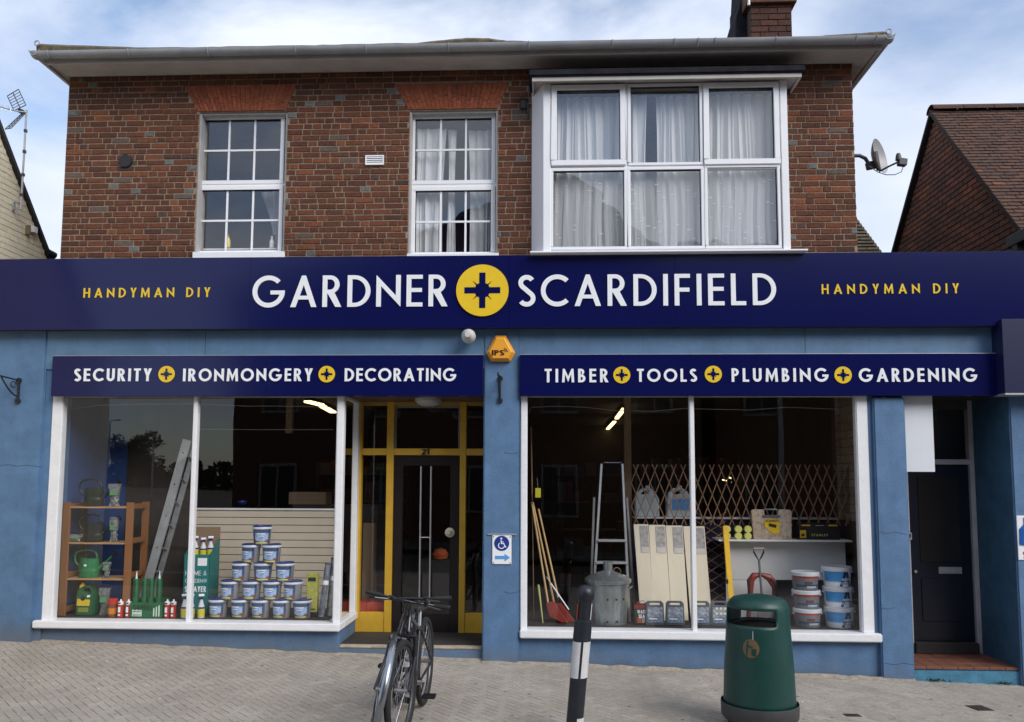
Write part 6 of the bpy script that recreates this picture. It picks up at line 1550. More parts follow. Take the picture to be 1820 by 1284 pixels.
# broom and rake handles with red heads
redh = mat('red_tool_plastic', (.23, .028, .018), .45, var=.15)
poles = [((975, 1078), (945, 893), 'nearest the window frame'), ((986, 1078), (947, 893), 'second from the window frame'), ((992, 1062), (957, 905), 'leaning most to the right')]
for i, (pb_, pt_, lb) in enumerate(poles):
    a, c = W(*pb_, .45+.04*i), W(*pt_, .7+.04*i); o = thing('brush', 'long wooden handled tool with red head, %s' % lb, 'brush', (a.x, a.y, zR), 'wooden handled tools with red heads')
    MB().tube([a, c], .0125, 10).build('handle', handle_wd, o, smooth=True)
    if i < 2:
        h0 = a; h1 = W(1000+i*16, 1112, .40+.06*i); h1.z = zR+.004; h2 = W(974+i*20, 1090, .48); 
        pts = [(970+i*15, 1074), (984+i*13, 1068+i*4), (1005+i*14, 1100), (1010+i*13, 1113), (998+i*8, 1113), (976+i*16, 1096)]
        q = [W(x, y, .42+.06*i) for x, y in pts]; b = MB(); b.prism([(p.x, max(p.z, zR+.003)) for p in q], .42+.06*i, .46+.06*i); b.build('head', redh, o, bevel=.006)
    else: MB().obox(a, W(1000, 1082, .5), .03, .02).build('head', blk, o)
a, c = W(1011, 1084, .36), W(979, 1037, .5); o = thing('white_pole', 'thin white metal rod leaning over the red tool heads', 'rod', tuple(a)); MB().tube([a, c], .008, 8).build('rod', swht, o, smooth=True); MB().tube([c, c+(c-a)*.25], .006, 8).build('tip', alud, o)
for i, (a_, c_, m_, lb, r) in enumerate((((965, 1112), (957, 1040), mat('pale_green_cane', (.45, .48, .16), .5), 'flat yellow green stake standing in the left corner of the right window', .012), ((949, 1100), (944, 760), brnwd, 'thin brown cane in the left corner of the right window', .008))):
    a, c = W(*a_, .4+.2*i), W(*c_, .55+.2*i); a.z = zR+.002; o = thing('garden_cane', lb, 'cane', tuple(a)); MB().tube([a, c], r, 8, rs=[r*.5, r*1.2]).build('cane', m_, o, smooth=True); MB().tube([c, c+(c-a)*.01], r*1.3, 8).build('tip', blk, o)
x0, x1, z0, z1 = bx(951, 961, 868, 885, .6); o = thing('yellow_tag', 'small yellow packet hanging above the wooden handles', 'packet', ((x0+x1)/2, .6, z0)); MB().box(x0, x1, .6, .62, z0, z1).build('packet', spry, o, bevel=.004); MB().tube([((x0+x1)/2, .61, z1), ((x0+x1)/2-.01, .61, z1+.12)], .003, 5).build('string', wm, o)
# step ladder
sl_ = thing('step_ladder', 'silver aluminium stepladder standing behind the galvanised dustbin', 'step ladder', tuple(W(1083, 1100, .9)))
for (a_, c_, Ya, Yb) in (((1053, 1085), (1069, 825), .55, .85), ((1118, 1085), (1106, 825), .55, .85), ((1049, 1085), (1056, 884), 1.15, 1.0), ((1128, 1085), (1114, 884), 1.15, 1.0)):
    a, c = W(*a_, Ya), W(*c_, Yb); MB().obox(a+(a-c)*((a.z-zR)/(c.z-a.z)), c, .028, .05, (0, 1, 0)).build('stile', alu, sl_, bevel=.003)
for px0, px1, py in ((1062, 1113, 961), (1058, 1115, 1000), (1056, 1117, 1040)):
    x0, x1, z0, z1 = bx(px0, px1, py-2, py+2, .68); MB().box(x0, x1, .62+(py-961)*-.0005, .74, z0, z1).build('step', alud, sl_, bevel=.004)
a, c = W(1073, 822.5, .86), W(1104, 822.5, .86); MB().tube([a, c], .006, 8).build('top_bar', alud, sl_, smooth=True)
# incinerator bin
cx_, Yc = W(1081, 1100, .5).x, .5; rb_ = 32/PXM(Yc); rt_ = 36/PXM(Yc); hb_ = W(1081, 1032, Yc).z-zR
o = thing('galvanised_bin', 'galvanised metal incinerator dustbin with chimney lid in the right shop window', 'dustbin', (cx_, Yc, zR))
prof = [(rb_*.98, 0), (rb_, .02)]; n_ = 18
vs_ = MB(); nn = 72
pr = [(rb_, 0), (rb_*1.0, .03), (rb_+(rt_-rb_)*.5, hb_*.5), (rt_*.985, hb_-.05), (rt_*1.02, hb_-.04), (rt_*1.02, hb_-.01), (rt_, hb_)]
b = MB(); 
for r_, z in pr:
    for k in range(nn):
        a = 2*PI*k/nn; f_ = 1+(.012 if (k % 4 < 2 and .02 < z < hb_-.045) else 0); b.v.append((cx_+r_*f_*math.cos(a), Yc+r_*f_*math.sin(a), zR+z))
for i in range(len(pr)-1):
    for k in range(nn): b.f.append([i*nn+k, i*nn+(k+1) % nn, (i+1)*nn+(k+1) % nn, (i+1)*nn+k]); b.mi.append(0)
b.build('body', galv, o, smooth=True)
MB().lathe([(rt_*1.1, hb_-.02), (rt_*1.13, hb_-.005), (rt_*1.13, hb_+.02), (rt_*.95, hb_+.05), (rt_*.4, hb_+.10), (.055, hb_+.115), (.052, hb_+.21), (.045, hb_+.212), (.045, hb_+.15)], (cx_, Yc, zR), 40).build('lid', galv, o, smooth=True)
MB().tube([(cx_+.10+.045*math.cos(t), Yc-.03, zR+hb_+.095+.055*math.sin(t)) for t in [k*PI/8 for k in range(9)]], .005, 6).build('lid_handle', brnwd, o, smooth=True)
for s_ in (-1, 1): MB().tube([(cx_+s_*(rt_*1.0), Yc-.05, zR+hb_-.09), (cx_+s_*(rt_*1.16), Yc-.04, zR+hb_-.06), (cx_+s_*(rt_*1.16), Yc+.04, zR+hb_-.06), (cx_+s_*(rt_*1.0), Yc+.05, zR+hb_-.09)], .006, 6).build('side_handle', galv, o, smooth=True)
for a, z in ((-96, .29), (-70, .29), (-44, .29), (-97, .045), (-68, .045)):
    a = math.radians(a); q = (cx_+rt_*.955*math.cos(a), Yc+rt_*.955*math.sin(a), zR+z); MB().lathe([(.011, -.012), (.001, -.012)][::-1]+[(.011, .02)], q, 12, axis='Y').build('air_hole', blk, o)
# WATER SEAL can
x0, x1 = W(1127, 1090, .38).x, W(1155, 1090, .38).x; z1 = W(1140, 1074, .38).z
o = thing('sealant_can', 'black and red can reading WATER SEAL beside the galvanised dustbin', 'can', ((x0+x1)/2, .38, zR))
MB().box(x0, x1, .38, .48, zR, z1).build('body', mat('can_charcoal', (.03, .032, .036), .35), o, bevel=.008, seg=2)
MB().box(x0+.003, x1-.003, .3775, .3795, z1-.05, z1-.008).build('band', redh, o); MB().lathe([(.02, 0), (.02, .02), (.001, .021)], (x0+.05, .42, z1), 14).build('cap', redh, o, smooth=True)
MB().tube([(x0+.1+.035*math.cos(t), .43, z1+.03*math.sin(t)) for t in [k*PI/8 for k in range(9)]], .004, 6).build('handle', redh, o)
t = MB(); word('WATER', x0+.035, x1-.02, z1-.105, .04, .22, .3765, .3792, mb=t); word('SEAL', x0+.05, x1-.035, z1-.155, .04, .22, .3765, .3792, mb=t); t.build('lettering', swht, o)
MB().box(x0+.035, x0+.085, .3768, .3792, zR+.02, zR+.085).build('print', mat('brick_print', (.40, .09, .03), .5), o); MB().box(x0+.13, x1-.01, .3768, .3792, zR+.02, zR+.11).build('print', mat('orange_print', (.55, .24, .05), .5), o); MB().box(x0+.09, x0+.125, .3768, .3792, zR+.02, zR+.07).build('print', mat('grey_print2', (.3, .3, .3), .5), o)
# grey parts cases
casem = mat('slate_case_plastic', (.10, .115, .14), .35, var=.1); clearm = mat('clear_case_front', (.22, .26, .32), .15, var=.6, scale=24, c2=(.48, .54, .62))
for i, (px, lb) in enumerate(((1164, 'beside the WATER SEAL can'), (1200, 'in front of the third pale board'), (1246, 'half hidden behind the white window bar'), (1280, 'with round white parts inside, left of the green litter bin'))):
    w__ = 33/PXM(.36); x = W(px, 1095, .36).x-w__/2; zt = W(px, 1069, .36).z; h = zt-zR
    o = thing('parts_case', 'grey parts case, ' + lb, 'case', (x+w__/2, .40, zR), 'grey parts cases on the window floor')
    MB().prism([(x+.01, zR), (x+w__-.01, zR), (x+w__, zR+.02), (x+w__-.008, zR+h*.9), (x+w__-.03, zR+h), (x+.03, zR+h), (x+.008, zR+h*.9), (x, zR+.02)], .36, .41, [[(x+.045, zR+h*.83), (x+.05, zR+h*.93), (x+w__-.05, zR+h*.93), (x+w__-.045, zR+h*.83)]]).build('case', casem, o, bevel=.005)
    MB().box(x+.022, x+w__-.022, .354, .3595, zR+.03, zR+h*.76).build('clear_front', clearm, o, bevel=.003)
    if i == 3:
        for q in range(6): MB().lathe([(.014, -.004), (.014, 0)], (x+.07+.045*(q % 3), .352, zR+h*.5+.055*(q//3)), 12, axis='Y').build('round_part', palewd, o)
    MB().box(x+.03, x+w__-.03, .3515, .3538, zR+.03, zR+h*.36).build('label', mat('slate_blue_label', (.05, .10, .20), .4, var=.3, scale=40, c2=(.3, .36, .45)), o)
    t = MB(); word('100' if i % 2 else '100', x+.04, x+.10, zR+h*.24, .028, .2, .3495, .3514, mb=t) if False else t.box(x+.04, x+.13, .3495, .3514, zR+h*.25, zR+h*.29); t.build('lettering', swht, o)
# yellow spirit level
a, c = W(1300, 1075, .6), W(1289, 935, .8); yl = mat('level_yellow', (.80, .48, .02), .4); d = (c-a); a2 = a-d*((a.z-zR)/d.z)*1.0
o = thing('spirit_level', 'long yellow spirit level leaning on the white counter edge', 'spirit level', tuple(a2)); MB().obox(a2, c, .025, .062, (1, 0, 0)).build('bar', yl, o, bevel=.004)
q = a2+(c-a2)*.95; MB().lathe([(.024, -.015), (.024, 0)], (q.x, q.y-.008, q.z), 18, axis='Y').build('vial', blk, o); q = a2+(c-a2)*.42; MB().obox(q+Vector((-.03, -.01, -.025)), q+Vector((-.03, -.01, .025)), .02, .03).build('vial', blk, o)
# white counter with shelf
x0, x1, z0, z1 = bx(1278, 1515, 960, 965, .78); zc_ = z1
o = thing('white_counter', 'plain white display counter with thin overhanging shelf in the right shop window', 'counter', ((x0+x1)/2, .95, zR))
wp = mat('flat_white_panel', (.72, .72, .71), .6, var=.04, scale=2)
MB().box(x0, x1, .78, 1.18, zc_-.022, zc_).build('shelf', wp, o, bevel=.003)
xa_, xb_, za_, zb_ = bx(1290, 1503, 966, 1031, .95); MB().box(xa_, xb_, .95, .97, za_, zc_-.023).build('panel', wp, o)
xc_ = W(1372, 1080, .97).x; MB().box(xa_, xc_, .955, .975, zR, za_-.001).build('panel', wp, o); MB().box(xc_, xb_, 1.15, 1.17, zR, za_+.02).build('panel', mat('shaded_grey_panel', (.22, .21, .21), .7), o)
# tape rolls, six in two rows
tp = mat('tape_black', (.02, .03, .03), .3); ty = mat('tape_lime', (.62, .62, .16), .4)
for i in range(6):
    px = (1291, 1311, 1328)[i % 3]; py = 951.5 if i < 3 else 937.5; r = .041
    p = W(px, py, .85); z = zc_+r+(0 if i < 3 else 2*r*.98)
    o = thing('tape_roll', 'pale rimmed roll of tape, %s in the %s row of six on the counter' % (('left one', 'middle one', 'right one')[i % 3], 'lower' if i < 3 else 'upper'), 'tape roll', (p.x, .87, z), 'tape rolls on the counter')
    MB().lathe([(r*.68, -.002), (r, -.002), (r, .05), (r*.68, .05)], (p.x, .85, z), 22, axis='Y').build('roll', ty, o, smooth=True); MB().lathe([(.001, .004), (r*.66, .004), (r*.66, .03)], (p.x, .85, z), 18, axis='Y').build('core', tp, o); MB().lathe([(r*.25, .0), (r*.45, .0), (r*.45, .006)][::-1], (p.x, .85, z), 14, axis='Y').build('hub', mat('hub_grey', (.3, .3, .25), .4), o)
# organiser case
x0, x1, z0, z1 = bx(1336, 1408, 906, 957, .84); z0 = zc_; h = z1-z0; w__ = x1-x0
o = thing('organiser_case', 'clear organiser case of small parts with a yellow STANLEY label on the counter', 'case', ((x0+x1)/2, .86, z0))
MB().prism([(x0+.02, z0), (x1-.01, z0), (x1, z1-.02), (x1-.02, z1), (x0+w__*.68, z1), (x0+w__*.64, z1-h*.24), (x0+w__*.34, z1-h*.24), (x0+w__*.3, z1), (x0+.02, z1), (x0, z1-.02)], .84, .90).build('case', mat('amber_clear_case', (.45, .34, .25), .2, var=.35, scale=30, c2=(.62, .52, .42)), o, bevel=.005)
MB().tube([(x0+w__*.30, .87, z1-.02), (x0+w__*.34, .87, z1+.0), (x0+w__*.64, .87, z1+.0), (x0+w__*.69, .87, z1-.02)], .011, 8).build('handle', casem, o, smooth=True); MB().box(x0+w__*.27, x0+w__*.71, .833, .839, z1-h*.27, z1-h*.18).build('latch', casem, o)
MB().prism([(x0+w__*.32, z1-h*.32), (x0+w__*.68, z1-h*.32), (x0+w__*.68, z0+h*.2), (x0+w__*.5, z0+h*.2), (x0+w__*.32, z0+h*.42)], .834, .839).build('label', mat('tool_yellow', (.75, .48, .02), .4), o)
t = MB(); word('STANLEY', x0+w__*.34, x0+w__*.67, z1-h*.42, .03, .24, .8315, .8335, mb=t); t.build('lettering', blk, o); MB().obox((x0+w__*.42, .831, z0+h*.5), (x0+w__*.6, .831, z0+h*.44), .006, .035, (0, 0, 1)).build('print', blk, o)
for j in range(3):
    for k in range(4):
        for sx_ in (x0+.02+k*.022, x1-.105+k*.022): MB().box(sx_, sx_+.016, .8375, .8395, z0+.04+j*.085, z0+.10+j*.085).build('compartment', mat('parts_tan', (.52, .42, .32), .4), o)
# black toolbox
x0, x1, z0, z1 = bx(1421, 1493, 931, 959, .86); z0 = zc_; o = thing('toolbox', 'black toolbox with yellow latches and STANLEY lettering on the counter', 'toolbox', ((x0+x1)/2, .95, z0)); tb = mat('toolbox_black', (.014, .014, .016), .4)
MB().prism([(x0, z0), (x1, z0), (x1, z1-.04), (x1-.02, z1), (x0+.02, z1), (x0, z1-.04)], .86, 1.05).build('body', tb, o, bevel=.006)
for a_ in (.05, .72): MB().box(x0+(x1-x0)*a_, x0+(x1-x0)*(a_+.22), .852, .8595, z1-.03, z1-.012).build('latch', MATS['tool_yellow'], o, bevel=.002)
MB().box(x0+(x1-x0)*.4, x0+(x1-x0)*.6, .852, .8595, z1-.026, z1-.018).build('handle', alud, o); MB().prism([(x0+.005, z0+.02), (x0+.075, z0+.02), (x0+.075, z0+.11), (x0+.005, z0+.11)], .856, .8595).build('label', MATS['tool_yellow'], o)
t = MB(); word('STANLEY', x0+.14, x0+.33, z0+.04, .028, .2, .856, .8595, mb=t); t.build('lettering', ty, o); MB().box(x0+.02, x0+.055, .853, .8558, z0+.04, z0+.07).build('print', blk, o)
# spade behind the litter bin, and red and black loppers
a, c = W(1357, 1100, .5), W(1349, 995, .62); o = thing('spade', 'spade with black D handle and metal shaft behind the green litter bin', 'spade', (a.x, a.y, zR)); stl = mat('dark_steel', (.16, .16, .16), .35, metal=.6)
MB().tube([a, c], .0135, 10).build('shaft', stl, o, smooth=True); Yh = c.y; hp = [(1349, 997), (1344, 989), (1340, 982), (1339, 976), (1358, 976), (1357, 982), (1354, 989)]
MB().tube([W(x, y, Yh) for x, y in hp], .010, 8, closed=True).build('handle', blk, o, smooth=True); MB().tube([W(1339, 975.5, Yh), W(1358, 975.5, Yh)], .013, 8).build('grip', mat('grey_grip', (.30, .28, .25), .5), o, smooth=True)
q = [W(1345, 1085, .5), W(1372, 1085, .5), W(1370, 1105, .48), (W(1352, 1112, .46))]; MB().prism([(q[0].x, q[0].z), (q[3].x-.03, zR+.01), (q[3].x+.05, zR+.004), (q[1].x, q[1].z)], .47, .476).build('blade', stl, o, bevel=.003)
o = thing('loppers', 'pair of red and black loppers standing open behind the spade shaft', 'loppers', tuple(W(1355, 1090, .6)))
for s_, pts in ((0, [(1352, 1021), (1340, 1024), (1334, 1032), (1334, 1060), (1330, 1112)]), (1, [(1352, 1021), (1366, 1026), (1374, 1036), (1376, 1045), (1388, 1105)])):
    MB().tube([W(x, y, .62+.01*s_) for x, y in pts], .03, 8, rs=[.02, .042, .045, .026, .022]).build('handle', redh, o, smooth=True); MB().tube([W(x+3*(1 if s_ else -1), y+2, .595) for x, y in pts[1:]], .014, 8).build('grip', blk, o, smooth=True)
# paint buckets: three grey and white, three blue
def bucket(px, Y, z, wpx, h, kind, label, grp):
    x = W(px, 1080, Y).x; r = wpx/2/PXM(Y); c = (x, Y, z); o = thing('paint_bucket', label, 'paint bucket', c, grp)
    MB().lathe([(.001, .001), (r*.86, 0), (r*.88, .008), (r*.96, h-.03)], c, 64).build('body', swht if kind == 'b' else mat('bucket_grey', (.16, .17, .19), .4), o, smooth=True)
    MB().lathe([(r*.97, h-.045), (r*1.04, h-.042), (r*1.04, h-.008), (r*.98, h), (r*.9, h), (r*.88, h-.006), (.001, h-.006)], c, 30).build('lid', rimw, o, smooth=True)
    rr = lambda zz, e: r*(.865+.095*zz/(h-.03))+e
    def band(z0, z1, a0, a1, m, nm, e=.0012, n=28): MB().lathe([(rr(z0, e), z0), (rr(z1, e), z1)], c, n, a0=math.radians(a0), a1=math.radians(a1)).build(nm, m, o, smooth=True)
    def wrap(outs, hls, m, nm, e, a_c, sc_):   # flat shape bent round the bucket
        b = MB(); b.prism(outs, 0, .001, hls); b.v = [(x+rr(vz, e+(.0006 if vy == 0 else 0))*math.cos(math.radians(a_c)+vx/r), Y+rr(vz, e+(.0006 if vy == 0 else 0))*math.sin(math.radians(a_c)+vx/r), z+vz) for vx, vy, vz in b.v]; b.build(nm, m, o)
    if kind == 'b':
        band(.012, h-.05, -170, -60, mat('bucket_sky_blue', (.05, .28, .62), .4, var=.12), 'label'); band(.012, .05, -95, -50, mat('bucket_light_blue', (.25, .50, .78), .4), 'label', .0014)
        H_ = h-.062; zb3 = .012
        for pth in ([(-.062, zb3), (-.03, zb3+H_*.5), (-.004, zb3+H_)], [(.072, zb3), (.04, zb3+H_*.5), (.014, zb3+H_)]):
            wrap(stroke(pth, .030), [], mat('bucket_navy_print', (.006, .01, .05), .4), 'letter', .0026, -72, 1)
        wrap([(-.03, zb3+H_*.28), (.0, zb3+H_*.28), (.02, zb3+H_*.28), (.05, zb3+H_*.28), (.04, zb3+H_*.5), (.02, zb3+H_*.55), (-.01, zb3+H_*.55), (-.03, zb3+H_*.5)], [], MATS['bucket_navy_print'], 'letter', .0024, -72, 1)
        b2 = MB(); word('ARMSTEAD', -.05, .06, .012+H_*.42, .024, .22, 0, .001, mb=b2); b2.v = [(x+rr(vz, .0048+(.0006 if vy == 0 else 0))*math.cos(math.radians(-72)+vx/r), Y+rr(vz, .0048+(.0006 if vy == 0 else 0))*math.sin(math.radians(-72)+vx/r), z+vz) for vx, vy, vz in b2.v]; b2.build('lettering', swht, o)
    else:
        band(h-.068, h-.046, -170, -10, mat('bucket_red', (.42, .06, .04), .4), 'stripe'); band(.012, .065, -150, -30, mat('bucket_navy_band', (.01, .05, .13), .35), 'label'); band(.068, .10, -110, -72, mat('bucket_brown_print', (.12, .05, .04), .5), 'print', .0014); band(.03, .05, -100, -50, mat('bucket_pale_print', (.35, .45, .52), .4), 'print', .0014)
    for a in (0, 180): MB().obox((x+r*.97*math.cos(math.radians(a)), Y-.01, z+h-.06), (x+r*1.10*math.cos(math.radians(a)), Y-.01, z+h-.055), .014, .018).build('lug', rimw, o)
hg = 31/PXM(.42); 
for k, nm in enumerate(('bottom', 'middle', 'top')):
    bucket(1434.5-k*1.2, .42, zR+k*(hg), 46, hg, 'g', 'grey paint bucket with red stripe and white lid, %s of its stack of three' % nm, 'grey paint buckets')
hb2 = 34/PXM(.42)
for k, nm in enumerate(('bottom', 'middle', 'top')):
    bucket(1491-k*1.0, .42, zR+k*(hb2), 49, hb2, 'b', 'blue and white paint bucket with a big dark A, %s of its stack of three' % nm, 'blue paint buckets')
# ------------------------------------------------------------------ bicycles
rub = mat('tyre_rubber', (.016, .016, .018), .75, var=.2, bump=.4, bscale=120); frm = mat('bike_frame_black', (.012, .013, .018), .25, coat=.4); chrome = mat('chrome_mudguard', (.30, .32, .36), .24, metal=.9, var=.15, scale=5); rimm = mat('grey_rim', (.10, .10, .11), .35, metal=.5)
stl2 = mat('dark_lever_metal', (.12, .12, .13), .35, metal=.6)
steel = mat('spoke_steel', (.4, .4, .42), .3, metal=.8)
def bike_at(name, label, Pf, Pr, R_, lean, steer, guard=False, bars=True, extras=True):
    """Pf / Pr: ground contact points of the front and the rear wheel"""
    o = thing(name, label, 'bicycle', tuple(Pr))
    Fv = (Pf-Pr); Fv.z = 0; wb_ = Fv.length; Fv.normalize(); Sd = Vector((Fv.y, -Fv.x, 0)); U0 = Vector((0, 0, 1)); Uv = (U0*math.cos(lean)+Sd*math.sin(lean)).normalized(); Sv = Fv.cross(Uv)
    def L(f, s, u, base=Pr): return base+Fv*f+Sv*s+Uv*u+Vector((0, 0, 1))*((Pf.z-Pr.z)*f/wb_)
    def wheel(cn, fdir, sdir, nm='wheel'):
        w = bpy.data.objects.new(nm, None); COL.objects.link(w); w.parent = o; w.location = cn-origin(o)
        up_ = sdir.cross(fdir)
        ring = lambda r, s_=0.0, n=40: [cn+fdir*(r*math.cos(2*PI*k/n))+up_*(r*math.sin(2*PI*k/n))+sdir*s_ for k in range(n)]
        MB().tube(ring(R_-.024), .026, 10, closed=True).build('tyre', rub, w, smooth=True)
        MB().tube(ring(R_-.055), .011, 8, closed=True).build('rim', rimm, w, smooth=True)
        MB().tube([cn-sdir*.05, cn+sdir*.05], .018, 10).build('hub', steel, w, smooth=True)
        b = MB()
        for k in range(28):
            a = 2*PI*k/28; a2 = a+(.5 if k % 4 < 2 else -.5); s_ = .03 if k % 2 else -.03
            b.tube([cn+fdir*(.02*math.cos(a2))+up_*(.02*math.sin(a2))+sdir*s_, cn+fdir*((R_-.06)*math.cos(a))+up_*((R_-.06)*math.sin(a))], .0013, 4)
        b.build('spokes', steel, w, kind='stuff'); return up_
    c_r = L(0, 0, R_); c_f = L(wb_, 0, R_)
    wheel(c_r, Fv, Sv)
    Fs = (Fv*math.cos(steer)+Sv*math.sin(steer)).normalized(); Ss = Fs.cross(Uv).normalized()
    wheel(c_f, Fs, Ss)
    # frame
    ht, hbm = L(wb_-.30, 0, .90), L(wb_-.24, 0, .76); bb = L(wb_*.42, 0, .29); stp = L(wb_*.27, 0, .72)
    b = MB(); b.tube([hbm, ht], .022, 12); b.tube([ht-Uv*.03, stp-Uv*.03], .017, 10); b.tube([hbm+Uv*.02, bb], .022, 12); b.tube([bb, stp], .017, 10)
    for s_ in (-1, 1): b.tube([bb+Sv*.03*s_, c_r+Sv*.065*s_], .010, 8); b.tube([stp-Uv*.04+Sv*.02*s_, c_r+Sv*.065*s_], .009, 8)
    b.build('frame', frm, o, smooth=True)
    b = MB(); cr_ = hbm-Uv*.03
    b.tube([cr_-Ss*.06, cr_+Ss*.06], .017, 8)
    for s_ in (-1, 1): b.tube([cr_+Ss*.06*s_, cr_+Ss*.06*s_-Uv*.16, c_f+Ss*.055*s_], .016, 10, rs=[.017, .017, .012])
    b.tube([cr_, ht+Uv*.06], .014, 10); b.build('fork', frm, o, smooth=True)
    MB().tube([stp-Uv*.02, stp+Uv*.12-Fv*.03], .0135, 12).build('seat_post', alu, o, smooth=True)
    sb = stp+Uv*.13-Fv*.03; b = MB(); prof = [(-.13, .065), (-.09, .072), (-.03, .055), (.03, .032), (.09, .022), (.14, .016), (.15, .006)]
    vs = []; n_ = 12
    for f_, w_ in prof:
        for k in range(n_):
            a = 2*PI*k/n_; vs.append(sb+Fv*f_+Sv*(w_*math.cos(a))+Uv*(.02+(.022 if math.sin(a) > 0 else .03)*math.sin(a)+(.015 if f_ < -.05 else 0)))
    fs = [(i*n_+k, i*n_+(k+1) % n_, (i+1)*n_+(k+1) % n_, (i+1)*n_+k) for i in range(len(prof)-1) for k in range(n_)]+[tuple(range(n_))[::-1], tuple(range((len(prof)-1)*n_, len(prof)*n_))]
    b.add(vs, fs).build('saddle', mat('saddle_vinyl', (.03, .03, .032), .45), o, smooth=True)
    # handlebar
    hc = ht+Uv*.11+Fs*.04; b = MB(); b.tube([ht+Uv*.05, hc], .014, 8)
    wbar = .335; b.tube([hc-Ss*wbar-Fs*.05+Uv*.012, hc-Ss*.08+Uv*.006, hc+Ss*.08+Uv*.006, hc+Ss*wbar-Fs*.05+Uv*.012], .0115, 10); b.build('handlebar', frm, o, smooth=True)
    for s_ in (-1, 1):
        e1 = hc+Ss*(s_*wbar)-Fs*.05+Uv*.012; e0 = hc+Ss*(s_*(wbar-.13))-Fs*.028+Uv*.009
        MB().tube([e0, e1], .0175, 12).build('grip', rub, o, smooth=True)
        l0 = hc+Ss*(s_*.14)-Fs*.01+Uv*.008
        MB().tube([l0, l0+Fs*.045+Ss*s_*.02-Uv*.005, l0+Fs*.055+Ss*s_*.12-Uv*.012], .006, 8).build('brake_lever', stl2, o, smooth=True); MB().obox(l0-Ss*s_*.02, l0+Ss*s_*.02, .035, .035).build('lever_clamp', frm, o, bevel=.006)
        MB().tube([l0-Ss*s_*.02+Fs*.02, hc+Ss*s_*.04+Fs*.09+Uv*.03, hc+Fs*.08-Uv*.06, cr_+Fs*.04+Ss*s_*.02], .0035, 6).build('cable', blk, o, smooth=True)
    # cranks
    MB().tube([bb-Sv*.06, bb+Sv*.06], .02, 10).build('bottom_bracket', steel, o, smooth=True)
    for s_, an in ((1, 2.74), (-1, -.4)):
        p0 = bb+Sv*.07*s_; p1 = p0+Fv*(.17*math.cos(an))+Uv*(.17*math.sin(an)); MB().obox(p0, p1, .014, .022).build('crank', frm, o, bevel=.004)
        c = p1+Sv*.07*s_; b = MB()
        for q in (-.04, .04): b.obox(c+Fv*q-Sv*.048, c+Fv*q+Sv*.048, .012, .022)
        for q in (-.048, 0, .048): b.obox(c-Fv*.04+Sv*q, c+Fv*.04+Sv*q, .010, .018)
        b.build('pedal', blk, o)
    b = MB(); n_ = 28
    b.tube([bb+Sv*.05+Fv*(.09*math.cos(2*PI*k/n_))+Uv*(.09*math.sin(2*PI*k/n_)) for k in range(n_)], .006, 6, closed=True); b.build('chainring', steel, o, smooth=True)
    MB().tube([bb+Sv*.05+Uv*.09, c_r+Sv*.05+Uv*.035], .004, 5).tube([bb+Sv*.05-Uv*.09, c_r+Sv*.05-Uv*.035], .004, 5).build('chain', blk, o)
    if guard:
        b = MB(); n_ = 30; m_ = 7; ua = Ss.cross(Fs)
        for i in range(n_+1):
            a = math.radians(-28+210*i/n_); cdir = Fs*math.cos(a)+ua*math.sin(a)
            for k in range(m_): t = -1+2*k/(m_-1); b.v.append(tuple(c_f+cdir*(R_+.028-.012*t*t)+Ss*(.026*t)))
            if i:
                for k in range(m_-1): q = i*m_+k; b.f.append([q-m_, q, q+1, q-m_+1]); b.mi.append(0)
        b.build('mudguard', chrome, o, smooth=True)
        for s_ in (-1, 1): MB().tube([c_f+Ss*.05*s_, c_f+(Fs*math.cos(-.4)+ua*math.sin(-.4))*(R_+.02)+Ss*.03*s_], .003, 5).build('stay', steel, o)
    return o
def gp(px, py, Y): p = W(px, py, Y); p.z = gz(p.x)+.002; return p
pf, pr = gp(713, 1232, -2.72), gp(754, 1207, -1.70)
b1 = bike_at('bicycle', 'black mountain bicycle facing the street with front wheel turned and silver seat post', pf, pr, .372, 0.0, math.radians(5))
pf2, pr2 = gp(660, 1232, -2.75), gp(708, 1207, -1.72)
b2 = bike_at('bicycle', 'second black bicycle with curved chrome front mudguard leaning against the mountain bicycle', pf2, pr2, .385, math.radians(-12), math.radians(-11), guard=True)

# ------------------------------------------------------------------ litter bin
Yb = -1.95; c0 = W(1349, 1200, Yb); cx_ = c0.x; s_ = PXM(Yb); zb0 = gz(cx_)
def zy(py): return W(1349, py, Yb).z
o = thing('litter_bin', 'dark green plastic litter bin with side openings and gold litter symbol', 'litter bin', (cx_, Yb, zb0))
r1 = 51/s_; r2 = 62/s_; nseg = 72; zt = zy(1061)+.0; zsh_ = zy(1076)
pr_ = [(zy(1256), r2*.985), (zy(1240), r2*.965), (zy(1180), (57.5)/s_), (zy(1112), 53.2/s_), (zy(1106), 52.9/s_), (zy(1094), 52.2/s_), (zy(1082), 51.6/s_), (zy(1079), 51.4/s_), (zy(1074), 50.5/s_), (zy(1068), 47.5/s_), (zy(1063), 42/s_), (zt+.004, 32/s_), (zt+.018, 16/s_), (zt+.022, 0.001)]
rows_ = pr_; b = MB(); slots = set(range(4, 7))
for z, r_ in rows_:
    for k in range(nseg): a = 2*PI*k/nseg; b.v.append((cx_+r_*math.cos(a), Yb+r_*math.sin(a), z))
for i in range(len(rows_)-1):
    for k in range(nseg):
        am = math.degrees(2*PI*(k+.5)/nseg)
        d1 = (am-232+180) % 360-180; d2 = (am-52+180) % 360-180
        if i in slots and (abs(d1) < 58 or abs(d2) < 58): continue
        b.f.append([i*nseg+k, i*nseg+(k+1) % nseg, (i+1)*nseg+(k+1) % nseg, (i+1)*nseg+k]); b.mi.append(0)
body = b.build('hood', green, o, smooth=True)
